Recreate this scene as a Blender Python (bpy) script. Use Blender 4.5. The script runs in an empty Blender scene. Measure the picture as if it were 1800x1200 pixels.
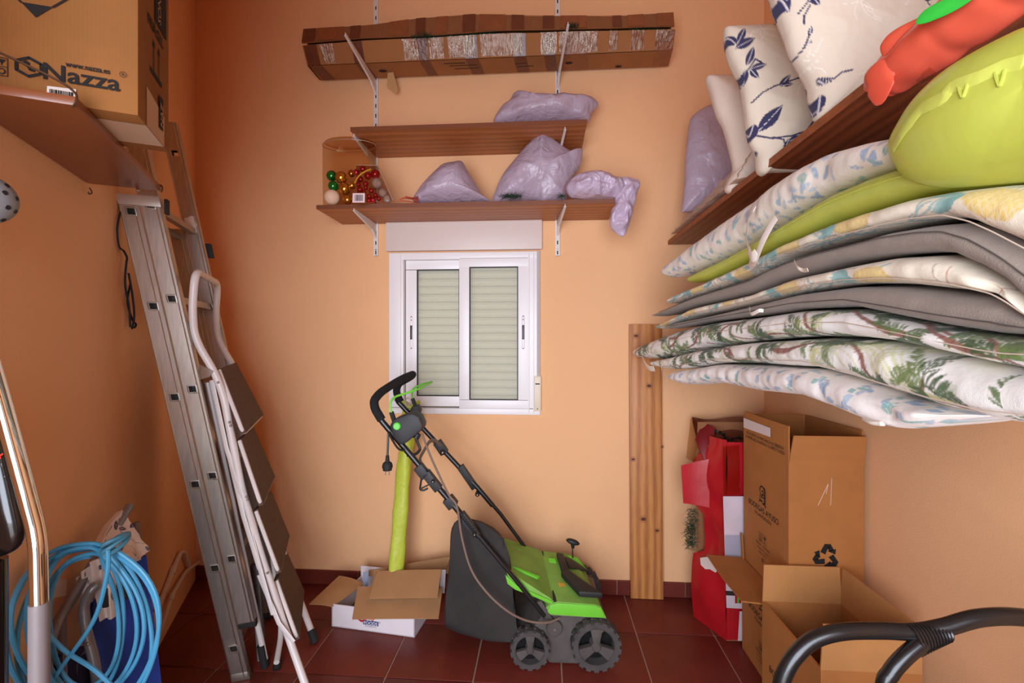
import bpy, bmesh, math, random
import numpy as np
from mathutils import Vector, Matrix, noise
random.seed(7)
V = Vector
sc = bpy.context.scene
COL = sc.collection

# ------------------------------------------------------------------ camera, light, exposure
PSI = math.radians(3.9)          # the photographer looks a little to the left of the room axis
FPX, EYE = 800.0, 1.25
CP, SP = math.cos(PSI), math.sin(PSI)
cam_d = bpy.data.cameras.new('camera'); cam = bpy.data.objects.new('camera', cam_d); COL.objects.link(cam)
cam_d.sensor_width = 36.0; cam_d.lens = 16.0; cam_d.clip_start = 0.02
cam.location = (0, 0, EYE); cam.rotation_euler = (math.pi/2, 0, PSI)
sc.camera = cam
vs = sc.view_settings
vs.view_transform = 'Standard'; vs.look = 'None'; vs.gamma = 1.0; vs.use_curve_mapping = False
vs.exposure = 0.0
sc.cycles.max_bounces = 10; sc.cycles.diffuse_bounces = 6; sc.cycles.transparent_max_bounces = 24
w = bpy.data.worlds.new('world'); sc.world = w; w.use_nodes = True
bg = w.node_tree.nodes['Background']; bg.inputs[0].default_value = (0.85, 0.92, 1.0, 1); bg.inputs[1].default_value = 0.35

def area(name, loc, target, sx, sy, power, col):
    d = bpy.data.lights.new(name, 'AREA'); d.shape = 'RECTANGLE'; d.size = sx; d.size_y = sy; d.energy = power; d.color = col
    o = bpy.data.objects.new(name, d); COL.objects.link(o); o.location = loc
    o.rotation_euler = (V(target)-V(loc)).to_track_quat('-Z', 'Y').to_euler()
    return o
# daylight enters through the doorway at the front left: sky from outside above, and the light thrown up by the terrace
area('doorway_skylight', (-0.2, -1.15, 1.2), (0.3, 1.0, 0.85), 1.8, 1.6, 92, (0.90, 0.98, 1.13))
area('terrace_bounce', (-0.4, -0.9, 0.02), (-0.1, 0.4, 1.0), 1.3, 1.2, 16, (1.0, 0.97, 0.94))

# ------------------------------------------------------------------ viewing geometry: a pixel of the photo -> a point on a real plane
def ray(px, py):
    a = (px-900)/FPX; b = (600-py)/FPX
    return V((a*CP-SP, a*SP+CP, b))
def on(px, py, D=None, x=None, y=None, z=None):
    d = ray(px, py)
    t = D if D is not None else x/d.x if x is not None else y/d.y if y is not None else (z-EYE)/d.z
    return V((0, 0, EYE)) + d*t
def camw(X, D, z): return V((X*CP-D*SP, X*SP+D*CP, z))
CR = V((CP, SP, 0)); CF = V((-SP, CP, 0)); UP = V((0, 0, 1))
LW0 = V((-1.828, 2.285, 0)); LWD = V((-0.442, 0.897, 0)).normalized(); LWN = V((0.897, 0.442, 0)).normalized()
YB, XR = 2.285, 1.069
def onL(px, py, off=0.0):
    d = ray(px, py); t = (LWN.dot(LW0)+off)/LWN.dot(d)
    return V((0, 0, EYE)) + d*t

def onw(px, py, D, gap=0.03):
    """like on(), but never nearer than gap to the left wall"""
    d = ray(px, py); n = LWN.dot(d)
    if n < 0: D = min(D, (LWN.dot(LW0)+gap)/n)
    return V((0, 0, EYE)) + d*D

# ------------------------------------------------------------------ materials
def lin(c):
    r = []
    for v in c[:3]:
        v = v/255.0
        r.append(v/12.92 if v <= 0.04045 else ((v+0.055)/1.055)**2.4)
    return (r[0], r[1], r[2], 1.0)
MATS = {}
def mat(name, col, rough=0.6, metal=0.0, var=0.0, vs_=6.0, bump=0.0, bs=60.0, stretch=None, spec=0.5, trans=0.0, coat=0.0, obj_var=0.0, sheen=0.0, col2=None):
    if name in MATS: return MATS[name]
    m = bpy.data.materials.new(name); m.use_nodes = True; MATS[name] = m
    nt = m.node_tree; N = nt.nodes; L = nt.links; b = N['Principled BSDF']
    b.inputs['Base Color'].default_value = lin(col); b.inputs['Roughness'].default_value = rough; b.inputs['Metallic'].default_value = metal
    b.inputs['Specular IOR Level'].default_value = spec; b.inputs['Transmission Weight'].default_value = trans; b.inputs['Coat Weight'].default_value = coat
    b.inputs['Sheen Weight'].default_value = sheen
    tc = N.new('ShaderNodeTexCoord'); mp = N.new('ShaderNodeMapping'); L.new(tc.outputs['Object'], mp.inputs[0])
    if stretch: mp.inputs['Scale'].default_value = stretch
    if var > 0 or col2:
        n = N.new('ShaderNodeTexNoise'); n.inputs['Scale'].default_value = vs_; n.inputs['Detail'].default_value = 6; L.new(mp.outputs[0], n.inputs['Vector'])
        r = N.new('ShaderNodeValToRGB'); L.new(n.outputs['Fac'], r.inputs[0])
        c = lin(col); c2 = lin(col2) if col2 else None
        r.color_ramp.elements[0].position = 0.3; r.color_ramp.elements[1].position = 0.7
        r.color_ramp.elements[0].color = c2 if c2 else tuple(v*(1-var) for v in c[:3])+(1,)
        r.color_ramp.elements[1].color = c if c2 else tuple(min(1, v*(1+var)) for v in c[:3])+(1,)
        out = r.outputs[0]
        if obj_var > 0:
            oi = N.new('ShaderNodeObjectInfo'); mr = N.new('ShaderNodeMapRange'); mr.inputs[3].default_value = 1-obj_var; mr.inputs[4].default_value = 1+obj_var
            L.new(oi.outputs['Random'], mr.inputs[0])
            hs = N.new('ShaderNodeHueSaturation'); L.new(mr.outputs[0], hs.inputs['Value']); L.new(out, hs.inputs['Color']); out = hs.outputs[0]
        L.new(out, b.inputs['Base Color'])
    if bump > 0:
        n2 = N.new('ShaderNodeTexNoise'); n2.inputs['Scale'].default_value = bs; n2.inputs['Detail'].default_value = 5; L.new(mp.outputs[0], n2.inputs['Vector'])
        bp = N.new('ShaderNodeBump'); bp.inputs['Strength'].default_value = bump; bp.inputs['Distance'].default_value = 0.01
        L.new(n2.outputs['Fac'], bp.inputs['Height']); L.new(bp.outputs[0], b.inputs['Normal'])
    return m
def wood(name, dark, light, axis=0, scale=9.0, dist=6.0, rough=0.45, ring=14.0, coat=0.0):
    m = bpy.data.materials.new(name); m.use_nodes = True; MATS[name] = m
    nt = m.node_tree; N = nt.nodes; L = nt.links; b = N['Principled BSDF']; b.inputs['Roughness'].default_value = rough; b.inputs['Coat Weight'].default_value = coat
    tc = N.new('ShaderNodeTexCoord'); mp = N.new('ShaderNodeMapping'); L.new(tc.outputs['Object'], mp.inputs[0])
    s = [ring, ring, ring]; s[axis] = ring*0.07; mp.inputs['Scale'].default_value = s
    n0 = N.new('ShaderNodeTexNoise'); n0.inputs['Scale'].default_value = 0.8; n0.inputs['Detail'].default_value = 3; L.new(mp.outputs[0], n0.inputs['Vector'])
    wv = N.new('ShaderNodeTexWave'); wv.wave_type = 'RINGS'; wv.rings_direction = 'XYZ'[axis]; wv.inputs['Scale'].default_value = 0.55
    wv.inputs['Distortion'].default_value = dist; wv.inputs['Detail'].default_value = 3; wv.inputs['Detail Scale'].default_value = 1.2; L.new(mp.outputs[0], wv.inputs['Vector'])
    n1 = N.new('ShaderNodeTexNoise'); n1.inputs['Scale'].default_value = 9; n1.inputs['Detail'].default_value = 8; L.new(mp.outputs[0], n1.inputs['Vector'])
    mx = N.new('ShaderNodeMath'); mx.operation = 'MULTIPLY_ADD'; mx.inputs[1].default_value = 0.42; L.new(wv.outputs['Fac'], mx.inputs[0])
    m2 = N.new('ShaderNodeMath'); m2.operation = 'MULTIPLY'; m2.inputs[1].default_value = 0.7; L.new(n1.outputs['Fac'], m2.inputs[0]); L.new(m2.outputs[0], mx.inputs[2])
    r = N.new('ShaderNodeValToRGB'); r.color_ramp.elements[0].color = lin(dark); r.color_ramp.elements[1].color = lin(light)
    r.color_ramp.elements[0].position = 0.2; r.color_ramp.elements[1].position = 0.8
    L.new(mx.outputs[0], r.inputs[0]); L.new(r.outputs[0], b.inputs['Base Color'])
    bp = N.new('ShaderNodeBump'); bp.inputs['Strength'].default_value = 0.15; bp.inputs['Distance'].default_value = 0.004; L.new(mx.outputs[0], bp.inputs['Height']); L.new(bp.outputs[0], b.inputs['Normal'])
    return m
def vcol_mat(name, rough=0.85, bump=0.25, bs=900.0, sheen=0.1, glow_trans=0.0):
    m = bpy.data.materials.new(name); m.use_nodes = True; MATS[name] = m
    nt = m.node_tree; N = nt.nodes; L = nt.links; b = N['Principled BSDF']; b.inputs['Roughness'].default_value = rough; b.inputs['Sheen Weight'].default_value = sheen
    a = N.new('ShaderNodeAttribute'); a.attribute_name = 'print'; L.new(a.outputs['Color'], b.inputs['Base Color'])
    tc = N.new('ShaderNodeTexCoord'); n2 = N.new('ShaderNodeTexNoise'); n2.inputs['Scale'].default_value = bs; L.new(tc.outputs['Object'], n2.inputs['Vector'])
    n3 = N.new('ShaderNodeTexNoise'); n3.inputs['Scale'].default_value = 22; n3.inputs['Detail'].default_value = 4; L.new(tc.outputs['Object'], n3.inputs['Vector'])
    ad = N.new('ShaderNodeMath'); ad.operation = 'MULTIPLY_ADD'; ad.inputs[1].default_value = 0.12; L.new(n2.outputs['Fac'], ad.inputs[0]); L.new(n3.outputs['Fac'], ad.inputs[2])
    bp = N.new('ShaderNodeBump'); bp.inputs['Strength'].default_value = bump; bp.inputs['Distance'].default_value = 0.012; L.new(ad.outputs[0], bp.inputs['Height']); L.new(bp.outputs[0], b.inputs['Normal'])
    return m
def clear_mat(name, tint=(235, 235, 235), keep=0.82, rough=0.12, bump=0.6, bs=30.0, gloss=False, stretch=None, dist=0.01):
    m = bpy.data.materials.new(name); m.use_nodes = True; MATS[name] = m
    nt = m.node_tree; N = nt.nodes; L = nt.links; N.remove(N['Principled BSDF']); out = N['Material Output']
    t = N.new('ShaderNodeBsdfTransparent'); t.inputs[0].default_value = lin(tint)
    p = N.new('ShaderNodeBsdfGlossy' if gloss else 'ShaderNodeBsdfPrincipled'); p.inputs[0].default_value = lin(tint); p.inputs['Roughness'].default_value = rough
    fr = N.new('ShaderNodeLayerWeight'); fr.inputs[0].default_value = 0.35
    ad = N.new('ShaderNodeMath'); ad.operation = 'ADD'; ad.inputs[1].default_value = 1-keep; ad.use_clamp = True; pw_ = N.new('ShaderNodeMath'); pw_.operation = 'POWER'; pw_.inputs[1].default_value = 3.5; L.new(fr.outputs['Facing'], pw_.inputs[0])
    ml = N.new('ShaderNodeMath'); ml.operation = 'MULTIPLY'; ml.inputs[1].default_value = 0.7; L.new(pw_.outputs[0], ml.inputs[0]); L.new(ml.outputs[0], ad.inputs[0])
    mx = N.new('ShaderNodeMixShader'); L.new(ad.outputs[0], mx.inputs[0]); L.new(t.outputs[0], mx.inputs[1]); L.new(p.outputs[0], mx.inputs[2]); L.new(mx.outputs[0], out.inputs[0])
    if bump:
        tc = N.new('ShaderNodeTexCoord'); n2 = N.new('ShaderNodeTexNoise'); n2.inputs['Scale'].default_value = bs; n2.inputs['Detail'].default_value = 4
        mp = N.new('ShaderNodeMapping'); mp.inputs['Scale'].default_value = stretch or (1, 1, 1); L.new(tc.outputs['Object'], mp.inputs[0]); L.new(mp.outputs[0], n2.inputs['Vector'])
        bp = N.new('ShaderNodeBump'); bp.inputs['Strength'].default_value = bump; bp.inputs['Distance'].default_value = dist; L.new(n2.outputs['Fac'], bp.inputs['Height'])
        L.new(bp.outputs[0], p.inputs['Normal']); L.new(bp.outputs[0], fr.inputs['Normal'])
    return m
def film_mat(name, col, rough=0.3, transl=0.35, bump=0.5, bs=25.0, spec=0.6):
    """thin coloured plastic film: part of the light passes through"""
    m = bpy.data.materials.new(name); m.use_nodes = True; MATS[name] = m
    nt = m.node_tree; N = nt.nodes; L = nt.links; p = N['Principled BSDF']; out = N['Material Output']
    p.inputs['Base Color'].default_value = lin(col); p.inputs['Roughness'].default_value = rough; p.inputs['Specular IOR Level'].default_value = spec
    t = N.new('ShaderNodeBsdfTranslucent'); t.inputs[0].default_value = lin(col)
    mx = N.new('ShaderNodeMixShader'); mx.inputs[0].default_value = transl; L.new(p.outputs[0], mx.inputs[1]); L.new(t.outputs[0], mx.inputs[2]); L.new(mx.outputs[0], out.inputs[0])
    if bump:
        tc = N.new('ShaderNodeTexCoord'); n2 = N.new('ShaderNodeTexNoise'); n2.inputs['Scale'].default_value = bs; n2.inputs['Detail'].default_value = 5; n2.inputs['Distortion'].default_value = 1.2
        L.new(tc.outputs['Object'], n2.inputs['Vector'])
        bp = N.new('ShaderNodeBump'); bp.inputs['Strength'].default_value = bump; bp.inputs['Distance'].default_value = 0.012; L.new(n2.outputs['Fac'], bp.inputs['Height']); L.new(bp.outputs[0], p.inputs['Normal'])
    return m
def cardboard(name, col, axis=0, rib=330.0, amt=0.05):
    m = bpy.data.materials.new(name); m.use_nodes = True; MATS[name] = m
    nt = m.node_tree; N = nt.nodes; L = nt.links; b = N['Principled BSDF']; b.inputs['Roughness'].default_value = 0.8; b.inputs['Specular IOR Level'].default_value = 0.25
    tc = N.new('ShaderNodeTexCoord'); n = N.new('ShaderNodeTexNoise'); n.inputs['Scale'].default_value = 9; n.inputs['Detail'].default_value = 8; L.new(tc.outputs['Object'], n.inputs['Vector'])
    wv = N.new('ShaderNodeTexWave'); wv.bands_direction = 'XYZ'[axis]; wv.inputs['Scale'].default_value = rib/6.283; wv.inputs['Distortion'].default_value = 0.6; L.new(tc.outputs['Object'], wv.inputs['Vector'])
    r = N.new('ShaderNodeValToRGB'); c = lin(col)
    r.color_ramp.elements[0].color = tuple(v*(0.9) for v in c[:3])+(1,); r.color_ramp.elements[1].color = tuple(min(1, v*1.06) for v in c[:3])+(1,)
    r.color_ramp.elements[0].position = 0.3; r.color_ramp.elements[1].position = 0.7
    ma = N.new('ShaderNodeMath'); ma.operation = 'MULTIPLY_ADD'; ma.inputs[1].default_value = amt*2; L.new(wv.outputs['Fac'], ma.inputs[0]); L.new(n.outputs['Fac'], ma.inputs[2])
    L.new(ma.outputs[0], r.inputs[0]); L.new(r.outputs[0], b.inputs['Base Color'])
    bp = N.new('ShaderNodeBump'); bp.inputs['Strength'].default_value = 0.12; bp.inputs['Distance'].default_value = 0.002; L.new(ma.outputs[0], bp.inputs['Height']); L.new(bp.outputs[0], b.inputs['Normal'])
    return m

# ------------------------------------------------------------------ mesh building (all in world metres)
class MB:
    def __init__(s): s.v = []; s.f = []; s.sm = []
    def add(s, vs_, fs, smooth=True):
        b = len(s.v); s.v += [V(p) for p in vs_]
        for f in fs: s.f.append([b+i for i in f]); s.sm.append(smooth)
        return s
    def box(s, c, sz, M=None, bev=0.0):
        bm = bmesh.new(); bmesh.ops.create_cube(bm, size=1.0)
        for v in bm.verts: v.co = V((v.co.x*sz[0], v.co.y*sz[1], v.co.z*sz[2]))
        if bev > 0: bmesh.ops.bevel(bm, geom=bm.edges[:], offset=bev, segments=2, affect='EDGES', profile=0.6)
        R = M.to_3x3() if M else Matrix.Identity(3)
        bm.verts.index_update()
        s.add([R @ v.co + V(c) for v in bm.verts], [[v.index for v in f.verts] for f in bm.faces]); bm.free(); return s
    def hexa(s, b4, t4, bev=0.0):
        """a solid from a bottom quad and a top quad, same winding"""
        bm = bmesh.new(); vs_ = [bm.verts.new(p) for p in list(b4)+list(t4)]
        for f in ([3, 2, 1, 0], [4, 5, 6, 7], [0, 1, 5, 4], [1, 2, 6, 5], [2, 3, 7, 6], [3, 0, 4, 7]): bm.faces.new([vs_[i] for i in f])
        bmesh.ops.recalc_face_normals(bm, faces=bm.faces[:])
        if bev > 0: bmesh.ops.bevel(bm, geom=bm.edges[:], offset=bev, segments=2, affect='EDGES', profile=0.6)
        bm.verts.index_update()
        s.add([v.co.copy() for v in bm.verts], [[v.index for v in f.verts] for f in bm.faces]); bm.free(); return s
    def prism(s, poly, ext, bev=0.0):
        poly = [V(p) for p in poly]; e = V(ext); n = len(poly); bm = bmesh.new()
        a = [bm.verts.new(p) for p in poly]; b = [bm.verts.new(p+e) for p in poly]
        bm.faces.new(a); bm.faces.new(b[::-1])
        for i in range(n): bm.faces.new([a[i], b[i], b[(i+1) % n], a[(i+1) % n]])
        bmesh.ops.recalc_face_normals(bm, faces=bm.faces[:])
        if bev > 0: bmesh.ops.bevel(bm, geom=bm.edges[:], offset=bev, segments=2, affect='EDGES', profile=0.6)
        bmesh.ops.triangulate(bm, faces=[f for f in bm.faces if len(f.verts) > 4])
        bm.verts.index_update()
        s.add([v.co.copy() for v in bm.verts], [[v.index for v in f.verts] for f in bm.faces]); bm.free(); return s
    def tube(s, pts, r, seg=8, closed=False, flat=1.0, up=None):
        pts = [V(p) for p in pts]; n = len(pts); rs = r if isinstance(r, (list, tuple)) else [r]*n
        T = []
        for i in range(n):
            a = pts[(i-1) % n] if closed or i > 0 else pts[i]; b = pts[(i+1) % n] if closed or i < n-1 else pts[i]
            t = (b-a); T.append(t.normalized() if t.length > 1e-9 else V((0, 0, 1)))
        u = V(up) if up else (V((0, 0, 1)) if abs(T[0].z) < 0.9 else V((1, 0, 0)))
        vs_ = []
        nrm = (u - T[0]*u.dot(T[0])).normalized()
        for i in range(n):
            nrm = (nrm - T[i]*nrm.dot(T[i])); nrm = nrm.normalized() if nrm.length > 1e-6 else T[i].orthogonal().normalized()
            bi = T[i].cross(nrm)
            for k in range(seg):
                an = 2*math.pi*k/seg; vs_.append(pts[i] + nrm*math.cos(an)*rs[i] + bi*math.sin(an)*rs[i]*flat)
        fs = []
        for i in range(n if closed else n-1):
            for k in range(seg):
                a = i*seg+k; b = i*seg+(k+1) % seg; c = ((i+1) % n)*seg+(k+1) % seg; d = ((i+1) % n)*seg+k
                fs.append([a, b, c, d])
        if not closed: fs.append(list(range(seg))[::-1]); fs.append([(n-1)*seg+k for k in range(seg)])
        return s.add(vs_, fs)
    def lathe(s, c, axis, prof, seg=24):
        """prof: (distance along axis, radius)"""
        ax = V(axis).normalized(); u = ax.orthogonal().normalized(); w_ = ax.cross(u); vs_ = []; fs = []
        for (h, r) in prof:
            for k in range(seg):
                an = 2*math.pi*k/seg; vs_.append(V(c) + ax*h + (u*math.cos(an)+w_*math.sin(an))*r)
        for i in range(len(prof)-1):
            for k in range(seg): fs.append([i*seg+k, i*seg+(k+1) % seg, (i+1)*seg+(k+1) % seg, (i+1)*seg+k])
        if prof[0][1] > 1e-6: fs.append(list(range(seg))[::-1])
        if prof[-1][1] > 1e-6: fs.append([(len(prof)-1)*seg+k for k in range(seg)])
        return s.add(vs_, fs)
    def ball(s, c, r, seg=16, rings=10, sx=(1, 1, 1)):
        vs_ = []; fs = []
        for i in range(rings+1):
            th = math.pi*i/rings
            for k in range(seg):
                ph = 2*math.pi*k/seg; vs_.append(V(c)+V((math.sin(th)*math.cos(ph)*sx[0], math.sin(th)*math.sin(ph)*sx[1], math.cos(th)*sx[2]))*r)
        for i in range(rings):
            for k in range(seg): fs.append([i*seg+k, (i+1)*seg+k, (i+1)*seg+(k+1) % seg, i*seg+(k+1) % seg])
        return s.add(vs_, fs)
    def sheet(s, quad, th, nu=1, nv=1, fn=None):
        """a thin board spanned by 4 corners (a b c d, a->b is u, a->d is v), with thickness th along its normal; fn(u,v) offsets"""
        a, b, c, d = [V(p) for p in quad]; nrm = (b-a).cross(d-a).normalized(); vs_ = []; fs = []
        for side in (0, 1):
            for j in range(nv+1):
                for i in range(nu+1):
                    u = i/nu; v = j/nv; p = a*(1-u)*(1-v)+b*u*(1-v)+c*u*v+d*(1-u)*v
                    p = p + nrm*((fn(u, v) if fn else 0) + (th/2 if side else -th/2)); vs_.append(p)
        W = nu+1; B = W*(nv+1)
        for j in range(nv):
            for i in range(nu):
                q = [j*W+i, j*W+i+1, (j+1)*W+i+1, (j+1)*W+i]; fs.append(q[::-1]); fs.append([B+k for k in q])
        rim = [i for i in range(W)] + [j*W+nu for j in range(1, nv+1)] + [nv*W+i for i in range(nu-1, -1, -1)] + [j*W for j in range(nv-1, 0, -1)]
        for k in range(len(rim)):
            p, q = rim[k], rim[(k+1) % len(rim)]; fs.append([p, q, B+q, B+p])
        return s.add(vs_, fs)

BASE = {}
def link(name, data, parent=None):
    o = bpy.data.objects.new(name, data); COL.objects.link(o)
    if parent is not None: o.parent = parent
    return o
def obj(name, mb, m, parent=None, ang=35, kind=None, label=None, flat=False, mats=None, fm=None):
    """link a mesh; its coordinates are world metres, stored relative to the base point of its thing"""
    base = BASE.get(parent.name, V((0, 0, 0))) if parent is not None else V((0, 0, 0))
    loc = V((0, 0, 0))
    if parent is None:
        xs = [p for p in mb.v]; loc = V(((min(p.x for p in xs)+max(p.x for p in xs))/2, (min(p.y for p in xs)+max(p.y for p in xs))/2, min(p.z for p in xs))); base = loc
    me = bpy.data.meshes.new(name); me.from_pydata([tuple(p-base) for p in mb.v], [], mb.f); me.update()
    if not flat:
        me.polygons.foreach_set('use_smooth', [True]*len(me.polygons)); me.set_sharp_from_angle(angle=math.radians(ang))
    me.materials.append(m)
    if mats:
        for q in mats: me.materials.append(q)
        me.polygons.foreach_set('material_index', fm)
    o = link(name, me, parent)
    if parent is None: o.location = loc
    BASE[o.name] = base.copy()
    if kind: o['kind'] = kind
    if label: o['label'] = label
    return o
def tag(o, label, cat, group=None):
    o['label'] = label; o['category'] = cat
    if group: o['group'] = group
    return o
def thing(name, label, cat, loc, group=None):
    o = link(name, None); o.location = V(loc); o.empty_display_size = 0.05; BASE[o.name] = V(loc)
    return tag(o, label, cat, group)
def copy_tree(root, delta):
    r = root.copy(); COL.objects.link(r); r.location = root.location+V(delta); BASE[r.name] = BASE[root.name]+V(delta)
    for ch in list(root.children):
        c = ch.copy(); COL.objects.link(c); c.parent = r
        for g in list(ch.children):
            d = g.copy(); COL.objects.link(d); d.parent = c
    return r
def spline(pts, n=8, closed=False):
    P = [V(p) for p in pts]; m = len(P); out = []
    rng = range(m if closed else m-1)
    for i in rng:
        p0 = P[(i-1) % m] if closed or i > 0 else P[i]; p1 = P[i]; p2 = P[(i+1) % m]; p3 = P[(i+2) % m] if closed or i < m-2 else P[(i+1) % m]
        for k in range(n):
            t = k/n; out.append(0.5*((2*p1)+(p2-p0)*t+(2*p0-5*p1+4*p2-p3)*t*t+(3*p1-p0-3*p2+p3)*t**3))
    if not closed: out.append(P[-1])
    return out
def rounded(pts, r=0.03, n=5):
    """polyline with its corners rounded off"""
    P = [V(p) for p in pts]; out = [P[0]]
    for i in range(1, len(P)-1):
        a = P[i-1]-P[i]; b = P[i+1]-P[i]; k = min(r, a.length*0.48, b.length*0.48)
        s, e = P[i]+a.normalized()*k, P[i]+b.normalized()*k
        for j in range(n+1):
            t = j/n; out.append(s*(1-t)**2+P[i]*2*t*(1-t)+e*t*t)
    out.append(P[-1]); return out
def text(name, body, parent, org, ex, ey, size, m, align='CENTER', bold=0.0, shear=0.0, wide=1.0, label=None):
    """flat printed lettering: org is the anchor, ex reading direction, ey up"""
    cu = bpy.data.curves.new('t', 'FONT'); cu.body = body; cu.size = size; cu.align_x = align; cu.offset = bold; cu.shear = shear; cu.resolution_u = 3
    o = bpy.data.objects.new('t', cu); COL.objects.link(o)
    dg = bpy.context.evaluated_depsgraph_get(); me0 = o.evaluated_get(dg).to_mesh()
    ex = V(ex).normalized(); ey = V(ey).normalized(); nn = ex.cross(ey)
    mb = MB(); mb.add([V(org)+ex*v.co.x*wide+ey*v.co.y+nn*0.0008 for v in me0.vertices], [list(p.vertices) for p in me0.polygons])
    o.to_mesh_clear() if False else None
    bpy.data.objects.remove(o); bpy.data.curves.remove(cu)
    return obj(name, mb, m, parent, flat=True, label=label)
def flatpoly(mb, org, ex, ey, polys, off=0.0008):
    """flat printed shapes in a face frame (convex or star-free polygons)"""
    ex = V(ex).normalized(); ey = V(ey).normalized(); nn = ex.cross(ey)
    for p in polys:
        mb.add([V(org)+ex*x+ey*y+nn*off for x, y in p], [list(range(len(p)))])
    return mb
def stroke2(pts, w_):
    """quads along a 2-D polyline"""
    out = []
    for (x0, y0), (x1, y1) in zip(pts[:-1], pts[1:]):
        d = math.hypot(x1-x0, y1-y0) or 1e-6; nx, ny = -(y1-y0)/d*w_/2, (x1-x0)/d*w_/2; tx, ty = (x1-x0)/d*w_*0.2, (y1-y0)/d*w_*0.2
        out.append([(x0-nx-tx, y0-ny-ty), (x1-nx+tx, y1-ny+ty), (x1+nx+tx, y1+ny+ty), (x0+nx-tx, y0+ny-ty)])
    return out
def disc2(cx, cy, r, n=20, ry=None): return [(cx+r*math.cos(2*math.pi*k/n), cy+(ry or r)*math.sin(2*math.pi*k/n)) for k in range(n)]
def ring2(cx, cy, r, w_, n=24):
    return [[(cx+(r-w_/2)*math.cos(a), cy+(r-w_/2)*math.sin(a)), (cx+(r+w_/2)*math.cos(a), cy+(r+w_/2)*math.sin(a)), (cx+(r+w_/2)*math.cos(b), cy+(r+w_/2)*math.sin(b)), (cx+(r-w_/2)*math.cos(b), cy+(r-w_/2)*math.sin(b))]
            for a, b in [(2*math.pi*k/n, 2*math.pi*(k+1)/n) for k in range(n)]]

def set_print(o, cols):
    me = o.data; ca = me.color_attributes.new('print', 'FLOAT_COLOR', 'POINT')
    a = np.ones((len(me.vertices), 4), dtype=np.float32); a[:, :3] = cols; ca.data.foreach_set('color', a.ravel())

def smooth_outline(pts, n):
    P = spline(pts, 8, closed=True); L = [0.0]
    for i in range(len(P)): L.append(L[-1]+(P[(i+1) % len(P)]-P[i]).length)
    out = []; j = 0
    for k in range(n):
        t = L[-1]*k/n
        while L[j+1] < t: j += 1
        f = (t-L[j])/max(1e-9, L[j+1]-L[j]); out.append(P[j % len(P)].lerp(P[(j+1) % len(P)], f))
    return out
def puff(outline3, N, tf, tb, nang=120, nr=24, pw=2.0, q=0.5, crumple=0.0, cs=12.0, ridge=0.0, rs=9.0, seed=0, centre=None, edge=0.0):
    """a soft body with the given outline (points in space), swelling by tf towards N and tb away from it; returns MB and (u,v) of each vertex"""
    O = smooth_outline(outline3, nang); C = V(centre) if centre else sum(O, V((0, 0, 0)))/nang; N = V(N).normalized(); so = V((seed*13.7, seed*5.1, seed*3.3))
    vs_ = []; fs = []
    for side in (1, -1):
        for j in range(nr+1):
            r = j/nr; r = math.sin(r*math.pi/2)**0.9 if j else 0.0
            h = max(0.0, 1-r**pw)**q
            for k in range(nang):
                p = C+(O[k]-C)*r
                d = (tf if side > 0 else tb)*h
                if crumple: d += crumple*noise.fractal(p*cs+so, 1.0, 2.0, 4)*min(1.0, h+edge)*side*1.0
                if ridge: d += ridge*(0.5-abs(noise.noise(p*rs+so*2)))*min(1.0, h+edge)
                p = p+N*d*side
                vs_.append(p)
    B = nang*(nr+1)
    for s_ in (0, 1):
        for j in range(nr):
            for k in range(nang):
                q_ = [s_*B+j*nang+k, s_*B+j*nang+(k+1) % nang, s_*B+(j+1)*nang+(k+1) % nang, s_*B+(j+1)*nang+k]
                if j == 0: q_ = [s_*B+k, s_*B+nang+(k+1) % nang, s_*B+nang+k][:] if False else q_
                fs.append(q_ if s_ else q_[::-1])
    for k in range(nang):
        a = nr*nang+k; b = nr*nang+(k+1) % nang; fs.append([a, b, B+b, B+a])
    # orient outwards roughly
    n0 = (vs_[fs[nang*2][1]]-vs_[fs[nang*2][0]]).cross(vs_[fs[nang*2][2]]-vs_[fs[nang*2][1]])
    if n0.dot(N) < 0: fs = [f[::-1] for f in fs]
    mb = MB(); mb.add(vs_, fs); return mb
def pxs(pts, D): return [on(x, y, D) for x, y in pts]

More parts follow.
